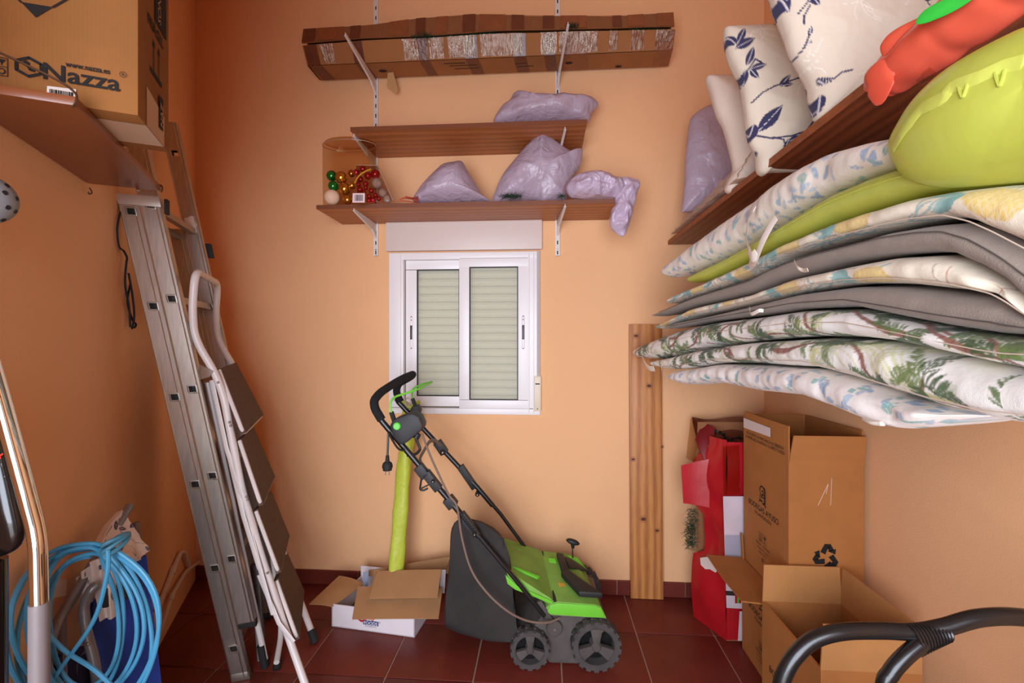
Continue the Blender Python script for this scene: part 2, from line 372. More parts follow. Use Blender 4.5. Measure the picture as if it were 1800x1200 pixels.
class Canvas:
    """a small printed-cloth pattern: painted in metres, looked up per vertex"""
    def __init__(s, w_, h_, base, res=0.0015):
        s.res = res; s.W = int(w_/res)+2; s.H = int(h_/res)+2; s.a = np.zeros((s.H, s.W, 3), dtype=np.float32); s.a[:] = np.array(lin(base)[:3])
    def _win(s, x0, x1, y0, y1):
        i0 = max(0, int(x0/s.res)-1); i1 = min(s.W, int(x1/s.res)+2); j0 = max(0, int(y0/s.res)-1); j1 = min(s.H, int(y1/s.res)+2)
        if i1 <= i0 or j1 <= j0: return None
        yy, xx = np.mgrid[j0:j1, i0:i1]; return i0, i1, j0, j1, xx*s.res, yy*s.res
    def blend(s, win, m, col, al=1.0):
        i0, i1, j0, j1 = win[:4]; c = np.array(lin(col)[:3]); k = (np.clip(m, 0, 1)*al)[..., None]; s.a[j0:j1, i0:i1] = s.a[j0:j1, i0:i1]*(1-k)+c*k
    def leaf(s, x, y, ang, L, W, col, al=1.0, vein=None, hatch=0.0):
        w_ = s._win(x-L, x+L, y-L, y+L)
        if w_ is None: return
        dx, dy = w_[4]-x, w_[5]-y; c, q = math.cos(ang), math.sin(ang); u = (dx*c+dy*q)/L; v = (-dx*q+dy*c)
        half = W*0.5*np.sin(np.pi*np.clip(u, 0, 1))**0.8*(1.15-0.5*np.clip(u, 0, 1)); ok = (u > 0) & (u < 1)
        m = np.clip((half-np.abs(v))/s.res+0.5, 0, 1)*ok
        if hatch: m = m*(1-hatch*(np.sin(u*L/0.0016+np.abs(v)/0.0016) > 0.2))
        s.blend(w_, m, col, al)
        if vein is not None: s.blend(w_, np.clip((0.0009-np.abs(v))/s.res+0.5, 0, 1)*ok*(half > 0.0015), vein, 0.9)
    def ell(s, x, y, rx, ry, col, al=1.0, hatch=False):
        w_ = s._win(x-rx, x+rx, y-ry, y+ry)
        if w_ is None: return
        d = 1-np.sqrt(((w_[4]-x)/rx)**2+((w_[5]-y)/ry)**2); m = np.clip(d*min(rx, ry)/s.res+0.5, 0, 1)
        if hatch: m = m*(0.55+0.45*((np.abs(((w_[4]+w_[5])/0.011) % 1-0.5) > 0.12) & (np.abs(((w_[4]-w_[5])/0.011) % 1-0.5) > 0.12)))
        s.blend(w_, m, col, al)
    def line(s, pts, wd, col, al=1.0):
        for (x0, y0), (x1, y1) in zip(pts[:-1], pts[1:]):
            w_ = s._win(min(x0, x1)-wd, max(x0, x1)+wd, min(y0, y1)-wd, max(y0, y1)+wd)
            if w_ is None: continue
            L2 = (x1-x0)**2+(y1-y0)**2+1e-12; t = np.clip(((w_[4]-x0)*(x1-x0)+(w_[5]-y0)*(y1-y0))/L2, 0, 1)
            d = np.hypot(w_[4]-x0-t*(x1-x0), w_[5]-y0-t*(y1-y0)); s.blend(w_, np.clip((wd/2-d)/s.res+0.5, 0, 1), col, al)
    def look(s, u, v):
        i = np.clip((np.asarray(u)/s.res).astype(int), 0, s.W-1); j = np.clip((np.asarray(v)/s.res).astype(int), 0, s.H-1); return s.a[j, i]
def arc(x0, y0, x1, y1, bend, n=10):
    mx, my = (x0+x1)/2-(y1-y0)*bend, (y0+y1)/2+(x1-x0)*bend
    return [((1-t)**2*x0+2*t*(1-t)*mx+t*t*x1, (1-t)**2*y0+2*t*(1-t)*my+t*t*y1) for t in [k/n for k in range(n+1)]]
# ------------------------------------------------------------------ the room
M_wall = mat('peach_plaster', (238, 184, 136), rough=0.9, var=0.02, vs_=3, bump=0.12, bs=260, spec=0.2)
M_white = mat('white_lacquered_metal', (238, 232, 230), rough=0.35, spec=0.5)
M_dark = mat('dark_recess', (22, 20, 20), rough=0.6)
M_grout = mat('pale_grout', (176, 138, 118), rough=0.9, var=0.08, vs_=30)
M_tile = mat('terracotta_tile', (110, 42, 31), rough=0.5, var=0.12, vs_=9, bump=0.05, bs=30, obj_var=0.07, spec=0.35, coat=0.05)
M_ceil = mat('ceiling_paint', (236, 205, 170), rough=0.9)
HR = 3.15
# window opening in the back wall
wl, wr = on(687, 590, y=YB).x, on(948, 590, y=YB).x
wt, wb = on(820, 443, y=YB).z, on(820, 726, y=YB).z
mb = MB(); x0, x1 = -2.0, 1.2; yc = YB+0.06
mb.box(((x0+wl)/2, yc, HR/2), (wl-x0, 0.12, HR)); mb.box(((wr+x1)/2, yc, HR/2), (x1-wr, 0.12, HR))
mb.box(((wl+wr)/2, yc, (wt+HR)/2), (wr-wl, 0.12, HR-wt)); mb.box(((wl+wr)/2, yc, wb/2), (wr-wl, 0.12, wb))
obj('wall_back', mb, M_wall, kind='structure')
def wall_slab(name, a, b, n, h=HR, th=0.1):
    a, b, n = V(a), V(b), V(n); mb = MB(); mb.hexa([a, b, b-n*th, a-n*th], [p+UP*h for p in (a, b, b-n*th, a-n*th)]); return obj(name, mb, M_wall, kind='structure')
LWE = LW0-LWD*((2.285-0.46)/0.897)     # the left wall stops at the door jamb
wall_slab('wall_left', LW0+LWD*0.02, LWE, LWN)
wall_slab('wall_right', (XR, YB+0.1, 0), (XR, -0.45, 0), (-1, 0, 0))
# unseen doorway wall behind the camera; its header placed low to block daylight
mb = MB(); FJ = V((0.6, -0.45, 0)); dj = (FJ-LWE).normalized(); nj = V((dj.y, -dj.x, 0))*0.1
q = [V((LWE.x, LWE.y, 1.96)), V((FJ.x, FJ.y, 1.96)), V((FJ.x, FJ.y, 1.96))+nj, V((LWE.x, LWE.y, 1.96))+nj]; mb.hexa(q, [V((p.x, p.y, HR)) for p in q])
mb.box(((FJ.x+1.17)/2, -0.5, HR/2), (1.17-FJ.x, 0.1, HR)); obj('wall_front', mb, M_wall, kind='structure')
mb = MB(); mb.box((-0.3, 0.9, HR+0.05), (3.4, 3.1, 0.1)); obj('ceiling', mb, M_ceil, kind='structure')
# floor: a bed of grout with every tile laid on it as a piece
mb = MB(); mb.box((-0.3, 0.85, -0.03), (3.4, 3.1, 0.05)); floor = obj('floor', mb, M_grout, kind='structure')
T = 0.3285; gx = -0.258; gy = 1.986
def tile_mesh(sx, sy):
    t = MB(); t.box((0, 0, 0), (sx, sy, 0.012), bev=0.0025); me = bpy.data.meshes.new('floor_tile'); me.from_pydata([tuple(p) for p in t.v], [], t.f); me.materials.append(M_tile)
    me.polygons.foreach_set('use_smooth', [True]*len(me.polygons)); me.set_sharp_from_angle(angle=math.radians(30)); return me
full = tile_mesh(T-0.006, T-0.006); last = tile_mesh(T-0.006, YB-gy-0.006)
for j in range(-6, 1):
    for i in range(-6, 5):
        cx = gx+T*(i+0.5); cy = gy-T*(0.5-j) if j < 1 else 0
        if cx > 1.25 or cy < -0.4: continue
        if LWN.dot(V((cx, cy, 0))-LW0) < -0.26: continue
        o = link('floor_tile', full, floor); o.location = (cx-BASE['floor'].x, cy-BASE['floor'].y, -0.006+0.0007*random.uniform(-1, 1)-BASE['floor'].z)
for i in range(-6, 5):
    cx = gx+T*(i+0.5)
    if cx > 1.25: continue
    o = link('floor_tile', last, floor); o.location = (cx-BASE['floor'].x, (gy+YB)/2-BASE['floor'].y, -0.006-BASE['floor'].z)
# skirting of cut tiles along the back wall
mb = MB(); mb.box((-0.38, YB-0.003, 0.035), (2.9, 0.006, 0.07)); bb = obj('baseboard_back', mb, M_grout, kind='structure')
sk = tile_mesh(T-0.004, 0.009); 
skm = MB(); skm.box((0, 0, 0), (T-0.004, 0.010, 0.071), bev=0.002); skd = bpy.data.meshes.new('baseboard_tile'); skd.from_pydata([tuple(p) for p in skm.v], [], skm.f); skd.materials.append(M_tile)
for i in range(-9, 2):
    cx = on(1077, 1030, y=YB).x+0.02+T*(i+0.5) - T*0
    if cx > XR+0.1: continue
    o = link('baseboard_tile', skd, bb); o.location = V((cx, YB-0.009, 0.036))-BASE['baseboard_back']

# ------------------------------------------------------------------ window_1: roller shutter box, aluminium frame, two sliding sashes, frosted panes, slats behind
win = link('window_1', None); win.location = ((wl+wr)/2, YB, wb); win['kind'] = 'structure'; BASE[win.name] = V(win.location)
def wx(px): return on(px, 590, y=YB).x
def wz(py, px=820): return on(px, py, y=YB).z
mb = MB(); a, b, c, d = on(681, 443, y=YB), on(953, 442, y=YB), on(953, 391, y=YB), on(681, 393, y=YB)
mb.box(((a.x+b.x)/2, YB-0.012, (a.z+d.z)/2), (b.x-a.x, 0.03, d.z-a.z), bev=0.004); mb.box(((a.x+b.x)/2, YB-0.028, d.z-0.012), (b.x-a.x-0.01, 0.004, 0.006))
obj('shutter_box', mb, mat('shutter_box_cream', (218, 198, 188), rough=0.4), win)
fl, fr, ft, fb = wx(685.5), wx(949.5), wz(444), wz(727)
def frame_mb(l, r, t, b, wl_, wr_, wt_, wb_, y, dp, bev=0.002):
    m = MB(); m.box(((l+r)/2, y, t-wt_/2), (r-l, dp, wt_), bev=bev); m.box(((l+r)/2, y, b+wb_/2), (r-l, dp, wb_), bev=bev)
    m.box((l+wl_/2, y, (t+b)/2), (wl_, dp, t-b-wt_-wb_), bev=bev); m.box((r-wr_/2, y, (t+b)/2), (wr_, dp, t-b-wt_-wb_), bev=bev); return m
P = 0.00286
obj('window_frame', frame_mb(fl, fr, ft, fb, 26*P, 21*P, 12*P, 10*P, YB+0.02, 0.07), M_white, win)
mb = MB()   # the raised tracks of the frame
for px in (706, 930, 938): mb.box((wx(px), YB-0.017, (ft+fb)/2), (0.005, 0.008, ft-fb-0.02), bev=0.001)
obj('frame_track', mb, M_white, win)
M_pane = clear_mat('frosted_pane', (246, 246, 238), keep=0.74, rough=0.5, bump=0.35, bs=420)
M_gasket = mat('black_gasket', (38, 36, 36), rough=0.6)
def sash(l, r, t, b, sl, sr, st, sb, y, nm):
    s = obj('sash', frame_mb(l, r, t, b, sl, sr, st, sb, y, 0.026), M_white, win)
    gl, gr, gt, gb = l+sl, r-sr, t-st, b+sb
    g = MB(); g.box(((gl+gr)/2, y+0.004, (gt+gb)/2), (gr-gl+0.004, 0.005, gt-gb+0.004)); obj('pane', g, M_pane, s)
    obj('gasket', frame_mb(gl, gr, gt, gb, 0.0045, 0.0045, 0.0045, 0.0045, y-0.006, 0.012, bev=0), M_gasket, s)
    return s
s1 = sash(wx(712), wx(812), wz(456), wz(715), 20*P, 5*P, 16*P, 18*P, YB+0.026, 'l')
s2 = sash(wx(808), wx(929), wz(454), wz(717), 18*P, 18*P, 16*P, 15*P, YB-0.002, 'r')
def latch(px, py, s, y):
    m = MB(); m.box((wx(px), y-0.014, wz(py)), (0.016, 0.006, 0.165), bev=0.004); l = obj('latch_plate', m, M_white, s)
    m = MB(); m.box((wx(px), y-0.0175, wz(py)), (0.011, 0.003, 0.072), bev=0.002); obj('latch_grip', m, mat('latch_black', (40, 26, 26), rough=0.4), s)
    m = MB()
    for q in (-28, -22, 28): m.lathe((wx(px), y-0.017, wz(py+q)), (0, -1, 0), [(0, 0.003), (0.0015, 0.0026), (0.0018, 0)], 8)
    obj('latch_screw', m, M_dark, s, kind='stuff')
latch(722, 584, s1, YB+0.026); latch(920, 584, s2, YB-0.002)
# slats of the closed roller shutter seen through the frosted panes
M_slat = mat('shutter_slat', (246, 240, 224), rough=0.5)
nsl = 20; z0 = wb; pz = (wt-wb)/nsl
sm = MB(); prof = [(0.004, -0.49), (-0.004, -0.44), (-0.010, -0.3), (-0.0135, -0.05), (-0.012, 0.12), (-0.007, 0.3), (0.002, 0.44), (0.006, 0.47)]
for i in range(len(prof)):
    for xx in (wl, wr): sm.v.append(V((xx, prof[i][0], prof[i][1]*pz)))
for i in range(len(prof)-1): sm.f.append([2*i, 2*i+1, 2*i+3, 2*i+2]); sm.sm.append(True)
sm.v += [V((wl, 0.009, -0.49*pz)), V((wr, 0.009, -0.49*pz)), V((wl, 0.009, 0.47*pz)), V((wr, 0.009, 0.47*pz))]; k = len(sm.v)
sm.f += [[k-4, k-2, k-1, k-3]]
sld = bpy.data.meshes.new('shutter_slat'); sld.from_pydata([tuple(p) for p in sm.v], [], sm.f); sld.materials.append(M_slat); sld.polygons.foreach_set('use_smooth', [True]*len(sld.polygons))
for i in range(nsl):
    o = link('shutter_slat', sld, win); o.location = V((0, YB+0.075, z0+pz*(i+0.5)))-BASE[win.name]
mb = MB(); mb.box(((wl+wr)/2, YB+0.1, (wt+wb)/2), (wr-wl, 0.02, wt-wb)); obj('shutter_backing', mb, mat('shutter_backing', (120, 118, 108), rough=0.8), win)  # added sheet whose grey gives the shaded gaps between the slats
# strap and winder of the shutter at the right edge
mb = MB(); mb.box((wx(946.5), YB-0.0175, (wz(444)+wz(672))/2), (0.015, 0.002, wz(444)-wz(672))); obj('shutter_strap', mb, mat('grey_webbing', (188, 178, 172), rough=0.9, var=0.1, vs_=300), win)
mb = MB(); mb.box((wx(945), YB-0.019, (wz(660)+wz(720))/2), (0.034, 0.008, wz(660)-wz(720)), bev=0.002); wd = obj('strap_winder', mb, mat('winder_cream', (222, 206, 178), rough=0.4), win)
mb = MB(); mb.box((wx(945), YB-0.0235, wz(673)), (0.022, 0.003, 0.006)); mb.lathe((wx(945), YB-0.023, wz(716)), (0, -1, 0), [(0, 0.003), (0.0015, 0)], 8); obj('winder_slot', mb, M_dark, wd)
# ------------------------------------------------------------------ slotted rails, brackets and boards on the back wall
M_rail = mat('rail_white', (226, 216, 208), rough=0.4)
M_oak = wood('oak_veneer', (148, 84, 44), (186, 112, 62), axis=0, ring=13, dist=5)
def rail(px, label):
    c = on(px, 450, y=YB); top = HR-0.12; t = thing('slotted_rail', label, 'shelf rail', (c.x, YB, c.z))
    mb = MB(); wd = 0.0115; d = 0.011
    for sx in (-1, 1): mb.box((c.x+sx*(wd-0.001), YB-d/2, (c.z+top)/2), (0.002, d, top-c.z))
    zz = c.z+0.006; mb.box((c.x, YB-d+0.001, zz-0.003), (2*wd-0.003, 0.002, 0.006))
    k = 0
    while zz < top:   # the web with a slot punched between every two bridges
        mb.box((c.x-0.0068, YB-d+0.001, zz+0.025), (0.0075, 0.002, 0.05)); mb.box((c.x+0.0068, YB-d+0.001, zz+0.025), (0.0075, 0.002, 0.05))
        mb.box((c.x, YB-d+0.001, zz+0.0345), (0.0065, 0.002, 0.031)); zz += 0.05; k += 1
    obj('rail_channel', mb, M_rail, t)
    mb = MB(); mb.box((c.x, YB-0.002, (c.z+top)/2), (2*wd-0.004, 0.003, top-c.z)); obj('slot_back', mb, M_dark, t)
    mb = MB()
    for q in (0.03, 0.33, 0.9, 1.4): mb.lathe((c.x, YB-0.0095, c.z+q), (0, -1, 0), [(0, 0.0045), (0.002, 0.004), (0.0026, 0)], 10)
    obj('rail_screw', mb, mat('zinc', (150, 146, 140), rough=0.35, metal=1), t, kind='stuff'); return c.x
xl = rail(662, 'left one of the two white slotted shelf rails screwed to the peach wall')
xr = rail(980, 'right one of the two white slotted shelf rails screwed to the peach wall')
def bracket(x, z, L, label, yaw=0.0):
    """a pressed steel arm: deep at the rail, tapering to its tip, its top edge level under the board"""
    t = thing('shelf_bracket', label, 'shelf bracket', (x, YB-0.011, z-0.06), 'white steel brackets hooked into the rails')
    y0 = YB-0.0115; e = 0.0015; sh = yaw*L
    mb = MB()
    poly = [V((x, y0, z-0.001)), V((x+sh, y0-L, z-0.001)), V((x+sh, y0-L, z-0.012)), V((x+sh*0.2, y0-L*0.2, z-0.042)), V((x, y0, z-0.075))]
    mb.prism([p-V((e, 0, 0)) for p in poly], (2*e, 0, 0)); obj('arm_web', mb, M_rail, t)
    mb = MB()
    a, b = V((x, y0, z-0.0765)), V((x+sh*0.2, y0-L*0.2, z-0.0435)); c = V((x+sh, y0-L, z-0.0135))
    for p, q in ((a, b), (b, c)):
        n = V((0, 0, 0.003)); mb.hexa([p+V((-0.005, 0, 0)), p+V((0.005, 0, 0)), q+V((0.005, 0, 0)), q+V((-0.005, 0, 0))], [p+V((-0.005, 0, 0))+n, p+V((0.005, 0, 0))+n, q+V((0.005, 0, 0))+n, q+V((-0.005, 0, 0))+n])
    obj('arm_flange', mb, M_rail, t)
    mb = MB(); mb.box((x, YB-0.0065, z-0.03), (0.004, 0.008, 0.02)); mb.box((x, YB-0.0065, z-0.06), (0.004, 0.008, 0.02)); obj('hook', mb, M_rail, t)
zm = on(820, 274, y=YB).z; zl = on(820, 391, y=YB).z; zt = on(863, 135, y=YB).z
bracket(xl, zt, 0.36, 'white bracket under the left half of the long taped box'); bracket(xr, zt, 0.36, 'white bracket under the right half of the long taped box', yaw=0.09)
bracket(xl, zm, 0.27, 'white bracket under the left end of the middle shelf board'); bracket(xr, zm, 0.27, 'white bracket under the right end of the middle shelf board', yaw=0.09)
bracket(xl, zl, 0.27, 'white bracket under the lower shelf left of the window box'); bracket(xr, zl, 0.27, 'white bracket under the lower shelf right of the window box', yaw=0.09)
def board(name, xa, xb, z, dep, th, label, sag):
    mb = MB(); n = 24
    xs = [xa+(xb-xa)*i/n for i in range(n+1)]; s_ = lambda x: -sag*(1-((2*(x-xa)/(xb-xa)-1))**2)*0
    for i in range(n):
        a, b = xs[i], xs[i+1]
        mb.add([], []) 
    mb.box(((xa+xb)/2, YB-0.004-dep/2, z+th/2), (xb-xa, dep, th), bev=0.001)
    t = thing(name, label, 'shelf', ((xa+xb)/2, YB-dep/2, z)); obj('board', mb, M_oak, t)
    mb = MB(); mb.box(((xa+xb)/2, YB-0.004-dep-0.0006, z+th/2), (xb-xa, 0.0012, th)); obj('front_edge_band', mb, mat('edge_band', (120, 66, 38), rough=0.5), t, label='darker edge band')
    return t
dm = 0.30
xm0 = on(608, 222, z=zm).x; xm1 = on(1033, 211, z=zm).x
board('wall_shelf', xm0, xm1, zm, YB-0.004-on(820, 224, z=zm).y, 0.018, 'short oak shelf board between the long box and the lower shelf', 0.0)
xa, xb = on(540, 358, z=zl).x, on(1088, 351, z=zl).x
board('wall_shelf', xa, xb, zl, YB-0.004-on(820, 362, z=zl).y, 0.018, 'long oak shelf board just above the window with bags on it', 0.0)
ZM, ZL = zm+0.018, zl+0.018

# ------------------------------------------------------------------ the long carton patched all over with packing tape
M_cb_long = cardboard('carton_brown', (158, 104, 62), axis=0)
M_tape_b = mat('brown_tape', (104, 54, 34), rough=0.3, var=0.12, vs_=20, bump=0.25, bs=60, spec=0.5)
M_tape_b2 = mat('amber_tape', (138, 78, 44), rough=0.25, var=0.12, vs_=20, bump=0.4, bs=80, spec=0.5)
M_tape_c = clear_mat('clear_tape', (238, 225, 210), keep=0.78, rough=0.17, bump=0.7, bs=10, gloss=True, stretch=(14, 1, 2.2), dist=0.014)
yb_ = YB-0.03; zb = zt+0.001
yf = on(822, 103, z=zb).y; yt_ = yf-0.046
def topz(x):   # the carton's lid bows up in the middle
    pts = [(540, 48), (650, 41), (740, 29), (830, 22), (1000, 25), (1100, 24), (1182, 19)]
    px = 900+800*0; best = None
    xs = [on(p[0], p[1], y=yt_).x for p in pts]; zs = [on(p[0], p[1], y=yt_).z for p in pts]
    return float(np.interp(x, xs, zs))
def midz(x):
    pts = [(540, 78), (640, 70), (740, 66), (860, 58), (1000, 54), (1180, 50)]
    xs = [on(p[0], p[1], y=yt_).x for p in pts]; zs = [on(p[0], p[1], y=yt_).z for p in pts]
    return float(np.interp(x, xs, zs))
bx0, bx1 = on(540, 100, y=yf).x, on(1180, 90, y=yf).x
t = thing('long_carton', 'long brown carton patched with packing tape lying on the top brackets', 'box', ((bx0+bx1)/2, (yb_+yf)/2, zb))
def strip(z0f, z1f, y0, y1f, name, m, n=40, th=0.004, parent=t, x0=bx0, x1=bx1):
    mb = MB()
    for i in range(n+1):
        x = x0+(x1-x0)*i/n; za, zb_ = z0f(x), z1f(x); wob = 0.004*noise.noise(V((x*5, 3, za)))
        for (z, y) in ((za, y0+wob*0), (zb_, y1f+wob)):
            mb.v += [V((x, y, z)), V((x, y+th, z))]
    for i in range(n):
        a = i*4; b = a+4; mb.f += [[a, b, b+2, a+2], [a+1, a+3, b+3, b+1], [a+2, b+2, b+3, a+3], [a, a+1, b+1, b]]
    mb.f += [[0, 2, 3, 1], [n*4, n*4+1, n*4+3, n*4+2]]; mb.sm = [True]*len(mb.f); return obj(name, mb, m, parent)
mb = MB(); mb.box(((bx0+bx1)/2, (yb_+yf)/2, zb+0.003), (bx1-bx0, yb_-yf, 0.006)); mb.box(((bx0+bx1)/2, yb_, zb+0.09), (bx1-bx0, 0.005, 0.18)); mb.box((bx0+0.003, (yb_+yf)/2, zb+0.085), (0.006, yb_-yf, 0.17)); mb.box((bx1-0.003, (yb_+yf)/2, zb+0.085), (0.006, yb_-yf, 0.17))
obj('carton_bottom', mb, M_cb_long, t)
strip(lambda x: zb, lambda x: midz(x)-0.004, yf, yt_, 'carton_front', M_cb_long)
strip(lambda x: midz(x)+0.004+0.012*max(0, noise.noise(V((x*3, 1, 2)))), lambda x: topz(x), yt_-0.004, yt_+0.012, 'carton_flap', mat('carton_flap_brown', (134, 82, 46), rough=0.7, var=0.1, vs_=20, stretch=(6, 1, 1)))
mb = MB(); n = 40
for i in range(n+1):
    x = bx0+(bx1-bx0)*i/n; z = topz(x)
    mb.v += [V((x, yt_+0.012, z)), V((x, yb_, z-0.004)), V((x, yt_+0.012, z-0.005)), V((x, yb_, z-0.009))]
for i in range(n): a = i*4; b = a+4; mb.f += [[a, b, b+1, a+1], [a+2, a+3, b+3, b+2], [a, a+2, b+2, b], [a+1, b+1, b+3, a+3]]
mb.sm = [True]*len(mb.f); obj('carton_lid', mb, M_cb_long, t)
# bands of tape wrapped round the carton, each a thin shell of its own
for k, (pa, pb, which, low) in enumerate([(540, 562, 0, 1), (622, 640, 0, 1), (735, 752, 0, 1), (816, 838, 0, 1), (900, 922, 0, 1), (954, 974, 0, 1), (1074, 1090, 0, 0), (1150, 1180, 1, 1), (565, 610, 1, 0), (690, 722, 1, 0), (770, 790, 1, 0), (845, 890, 1, 0), (985, 1030, 1, 1), (1100, 1128, 1, 0)]):
    x0, x1 = on(pa, 70, y=yf).x, on(pb, 70, y=yf).x; mm = (M_tape_b, M_tape_b2)[which]
    strip(lambda x: midz(x)+0.010, lambda x: topz(x)+0.001, yt_-0.0055, yt_+0.0105, 'tape_band', mm, n=4, th=0.001, x0=x0, x1=x1)
    if low:
        strip(lambda x: zb, lambda x: midz(x)-0.006, yf-0.0012, yt_-0.0012, 'tape_band', mm, n=4, th=0.001, x0=x0+0.006, x1=x1+0.006)
        mb = MB(); mb.sheet([(x0+0.006, yf, zb-0.0012), (x1+0.006, yf, zb-0.0012), (x1+0.02, yb_, zb-0.0012), (x0+0.02, yb_, zb-0.0012)], 0.001); obj('tape_band', mb, mm, t)
def crinkle(x0, x1, seed, dz0=0.004, dz1=0.006, nn=60):
    """a wide piece of clear tape, creased vertically where it shrank"""
    mb = MB(); nz = 5
    for i in range(nn+1):
        x = x0+(x1-x0)*i/nn; a, b = zb+dz0, midz(x)-dz1
        for j in range(nz+1):
            z = a+(b-a)*j/nz; d = 0.0032*abs(noise.noise(V((x*130, z*7, seed))))+0.002*abs(noise.noise(V((x*330, z*15, seed+9)))); mb.v.append(V((x, yf-0.046*j/nz-0.0025-d, z)))
    for i in range(nn):
        for j in range(nz): a = i*(nz+1)+j; mb.f.append([a, a+nz+1, a+nz+2, a+1])
    mb.sm = [True]*len(mb.f); obj('clear_tape', mb, M_tape_c, t)
for k, (pa, pb) in enumerate([(712, 738), (757, 782), (790, 836), (846, 918), (950, 978), (982, 1050), (1070, 1084), (1108, 1130), (1150, 1176), (570, 592)]):
    crinkle(on(pa, 70, y=yf).x, on(pb, 70, y=yf).x, k*3.1)
# the flap of paper and torn hand holes on the underside
mb = MB(); q = [on(682, 118, y=yf+0.08), on(690, 122, y=yf+0.08), on(700, 158, y=yf+0.1), on(697, 165, y=yf+0.1), on(680, 152, y=yf+0.1)]
mb.prism(q, (0, 0.0015, 0)); obj('torn_flap', mb, mat('torn_card', (190, 146, 96), rough=0.8), t)
for (px, py, r) in ((673, 124, 0.02), (1000, 110, 0.018), (1087, 116, 0.016)):
    mb = MB(); c = on(px, py, z=zb); flatpoly(mb, (c.x, c.y, zb-0.0014), (1, 0, 0), (0, -1, 0), [disc2(0, 0, r, 14, r*0.55)], off=0.001); obj('hand_hole', mb, mat('hole_dark', (52, 30, 20), rough=0.9), t)
c = on(800, 122, z=zb)
text('faded_print', 'ÁRBOL 210 cm', t, (c.x, c.y, zb-0.002), (1, 0, 0), (0, 1, 0), 0.030, mat('faded_ink', (70, 42, 26), rough=0.9), bold=0.0004) if False else None
mb = MB()
for (px, py, w_) in ((780, 112, 40), (790, 116, 52), (800, 121, 46), (905, 112, 22), (910, 117, 30)):
    q = on(px, py, z=zb); flatpoly(mb, (q.x, q.y, zb-0.0012), (1, 0, 0), (0, -1, 0), [[(0, 0), (w_*0.0026, 0), (w_*0.0026, 0.006), (0, 0.006)]], off=0.001)
obj('faded_print', mb, mat('faded_ink', (78, 48, 30), rough=0.9), t, kind='stuff')
# green tinsel needles poking out of the gap
def needles(name, pts, n, L, m, parent, spread=1.0, seed=1):
    rnd = random.Random(seed); mb = MB()
    for p in pts:
        for _ in range(n):
            d = V((rnd.uniform(-1, 1), rnd.uniform(-1, 0.1), rnd.uniform(-0.7, 1)))*spread; d = d.normalized()*L*rnd.uniform(0.5, 1); s_ = d.orthogonal().normalized()*0.0009
            q = V(p)+V((rnd.uniform(-1, 1), rnd.uniform(-0.3, 0.3), rnd.uniform(-0.4, 0.4)))*L*0.5
            mb.add([q-s_, q+s_, q+d], [[0, 1, 2]])
    return obj(name, mb, m, parent, kind='stuff')
M_needle = mat('tinsel_green', (30, 62, 40), rough=0.5, var=0.3, vs_=60)
pts = [on(px, 62+4*math.sin(px), y=yt_-0.002) for px in (730, 738, 744, 750, 756)]+[V((x, yt_+0.012, midz(x)+0.004)) for x in [on(p, 60, y=yf).x for p in range(768, 870, 5)]]+[on(px, 47, y=yt_-0.01) for px in (1000, 1006, 1012)]+[V((x, yt_+0.01, midz(x)+0.002)) for x in [on(p, 52, y=yf).x for p in range(1112, 1150, 7)]]
needles('green_tinsel', pts, 60, 0.028, M_needle, t)

# ------------------------------------------------------------------ lilac bags
M_lilac = film_mat('lilac_film', (204, 184, 200), rough=0.28, transl=0.25, bump=0.9, bs=16)
M_lilac2 = film_mat('lilac_film_pale', (214, 192, 212), rough=0.25, transl=0.2, bump=0.8, bs=18)
M_drawstring = mat('red_drawstring', (206, 92, 62), rough=0.45)
def bag(name, pts, D, label, tf=0.09, tb=0.08, crumple=0.02, ridge=0.03, seed=0, m=None, zmin=None, cs=14, rs=12, group=None, q=0.6):
    o3 = pxs(pts, D); mb = puff(o3, -CF, tf, tb, nang=150, nr=36, q=q, crumple=crumple, cs=cs, ridge=ridge, rs=rs, seed=seed, edge=0.15)
    if zmin is not None:
        for p in mb.v:
            if p.z < zmin: p.z = zmin+0.0005*((p.x*37) % 1)
    for p in mb.v: p.y = min(p.y, YB-0.004)
    t = thing(name, label, 'plastic bag', sum(mb.v, V((0, 0, 0)))/len(mb.v)*1.0)
    b0 = V(t.location); zz = min(p.z for p in mb.v); t.location = (b0.x, b0.y, zz); BASE[t.name] = V(t.location)
    obj('bag_film', mb, m or M_lilac, t, ang=55); return t
D1 = on(960, 200, y=YB-0.14).y/1.0; D1 = 2.13
bag('lilac_bag', [(870, 218), (880, 190), (895, 178), (902, 166), (908, 165), (910, 174), (935, 170), (965, 172), (1000, 170), (1035, 172), (1052, 183), (1040, 200), (1033, 214), (990, 216), (930, 218)], D1, 'flat lilac plastic bag on the middle shelf board above the others', tf=0.09, tb=0.08, seed=3, zmin=ZM, crumple=0.008, ridge=0.03, rs=11)
b2 = bag('lilac_bag', [(730, 356), (734, 335), (750, 315), (768, 297), (780, 288), (800, 284), (812, 284), (822, 300), (838, 325), (850, 345), (860, 356), (800, 358)], 2.12, 'triangular lilac bag with a red drawstring on the lower shelf', tf=0.10, tb=0.09, seed=5, zmin=ZL, crumple=0.004, ridge=0.016, rs=7, q=0.75)
mb = MB()
for k in range(6):
    a = V((on(735, 340+k*3, 2.08).x, on(735, 340, 2.08).y, ZL+0.012+0.006*k)); b = V((on(704+k*4, 355, 2.06).x, on(692, 355, 2.02).y-0.01*k, ZL+0.003+0.003*(k % 2)))
    mb.tube(spline([a, (a+b)/2+V((0, -0.01, 0.01*math.sin(k))), b], 5), 0.0022, 5)
obj('drawstring', mb, M_drawstring, b2, label='red drawstring')
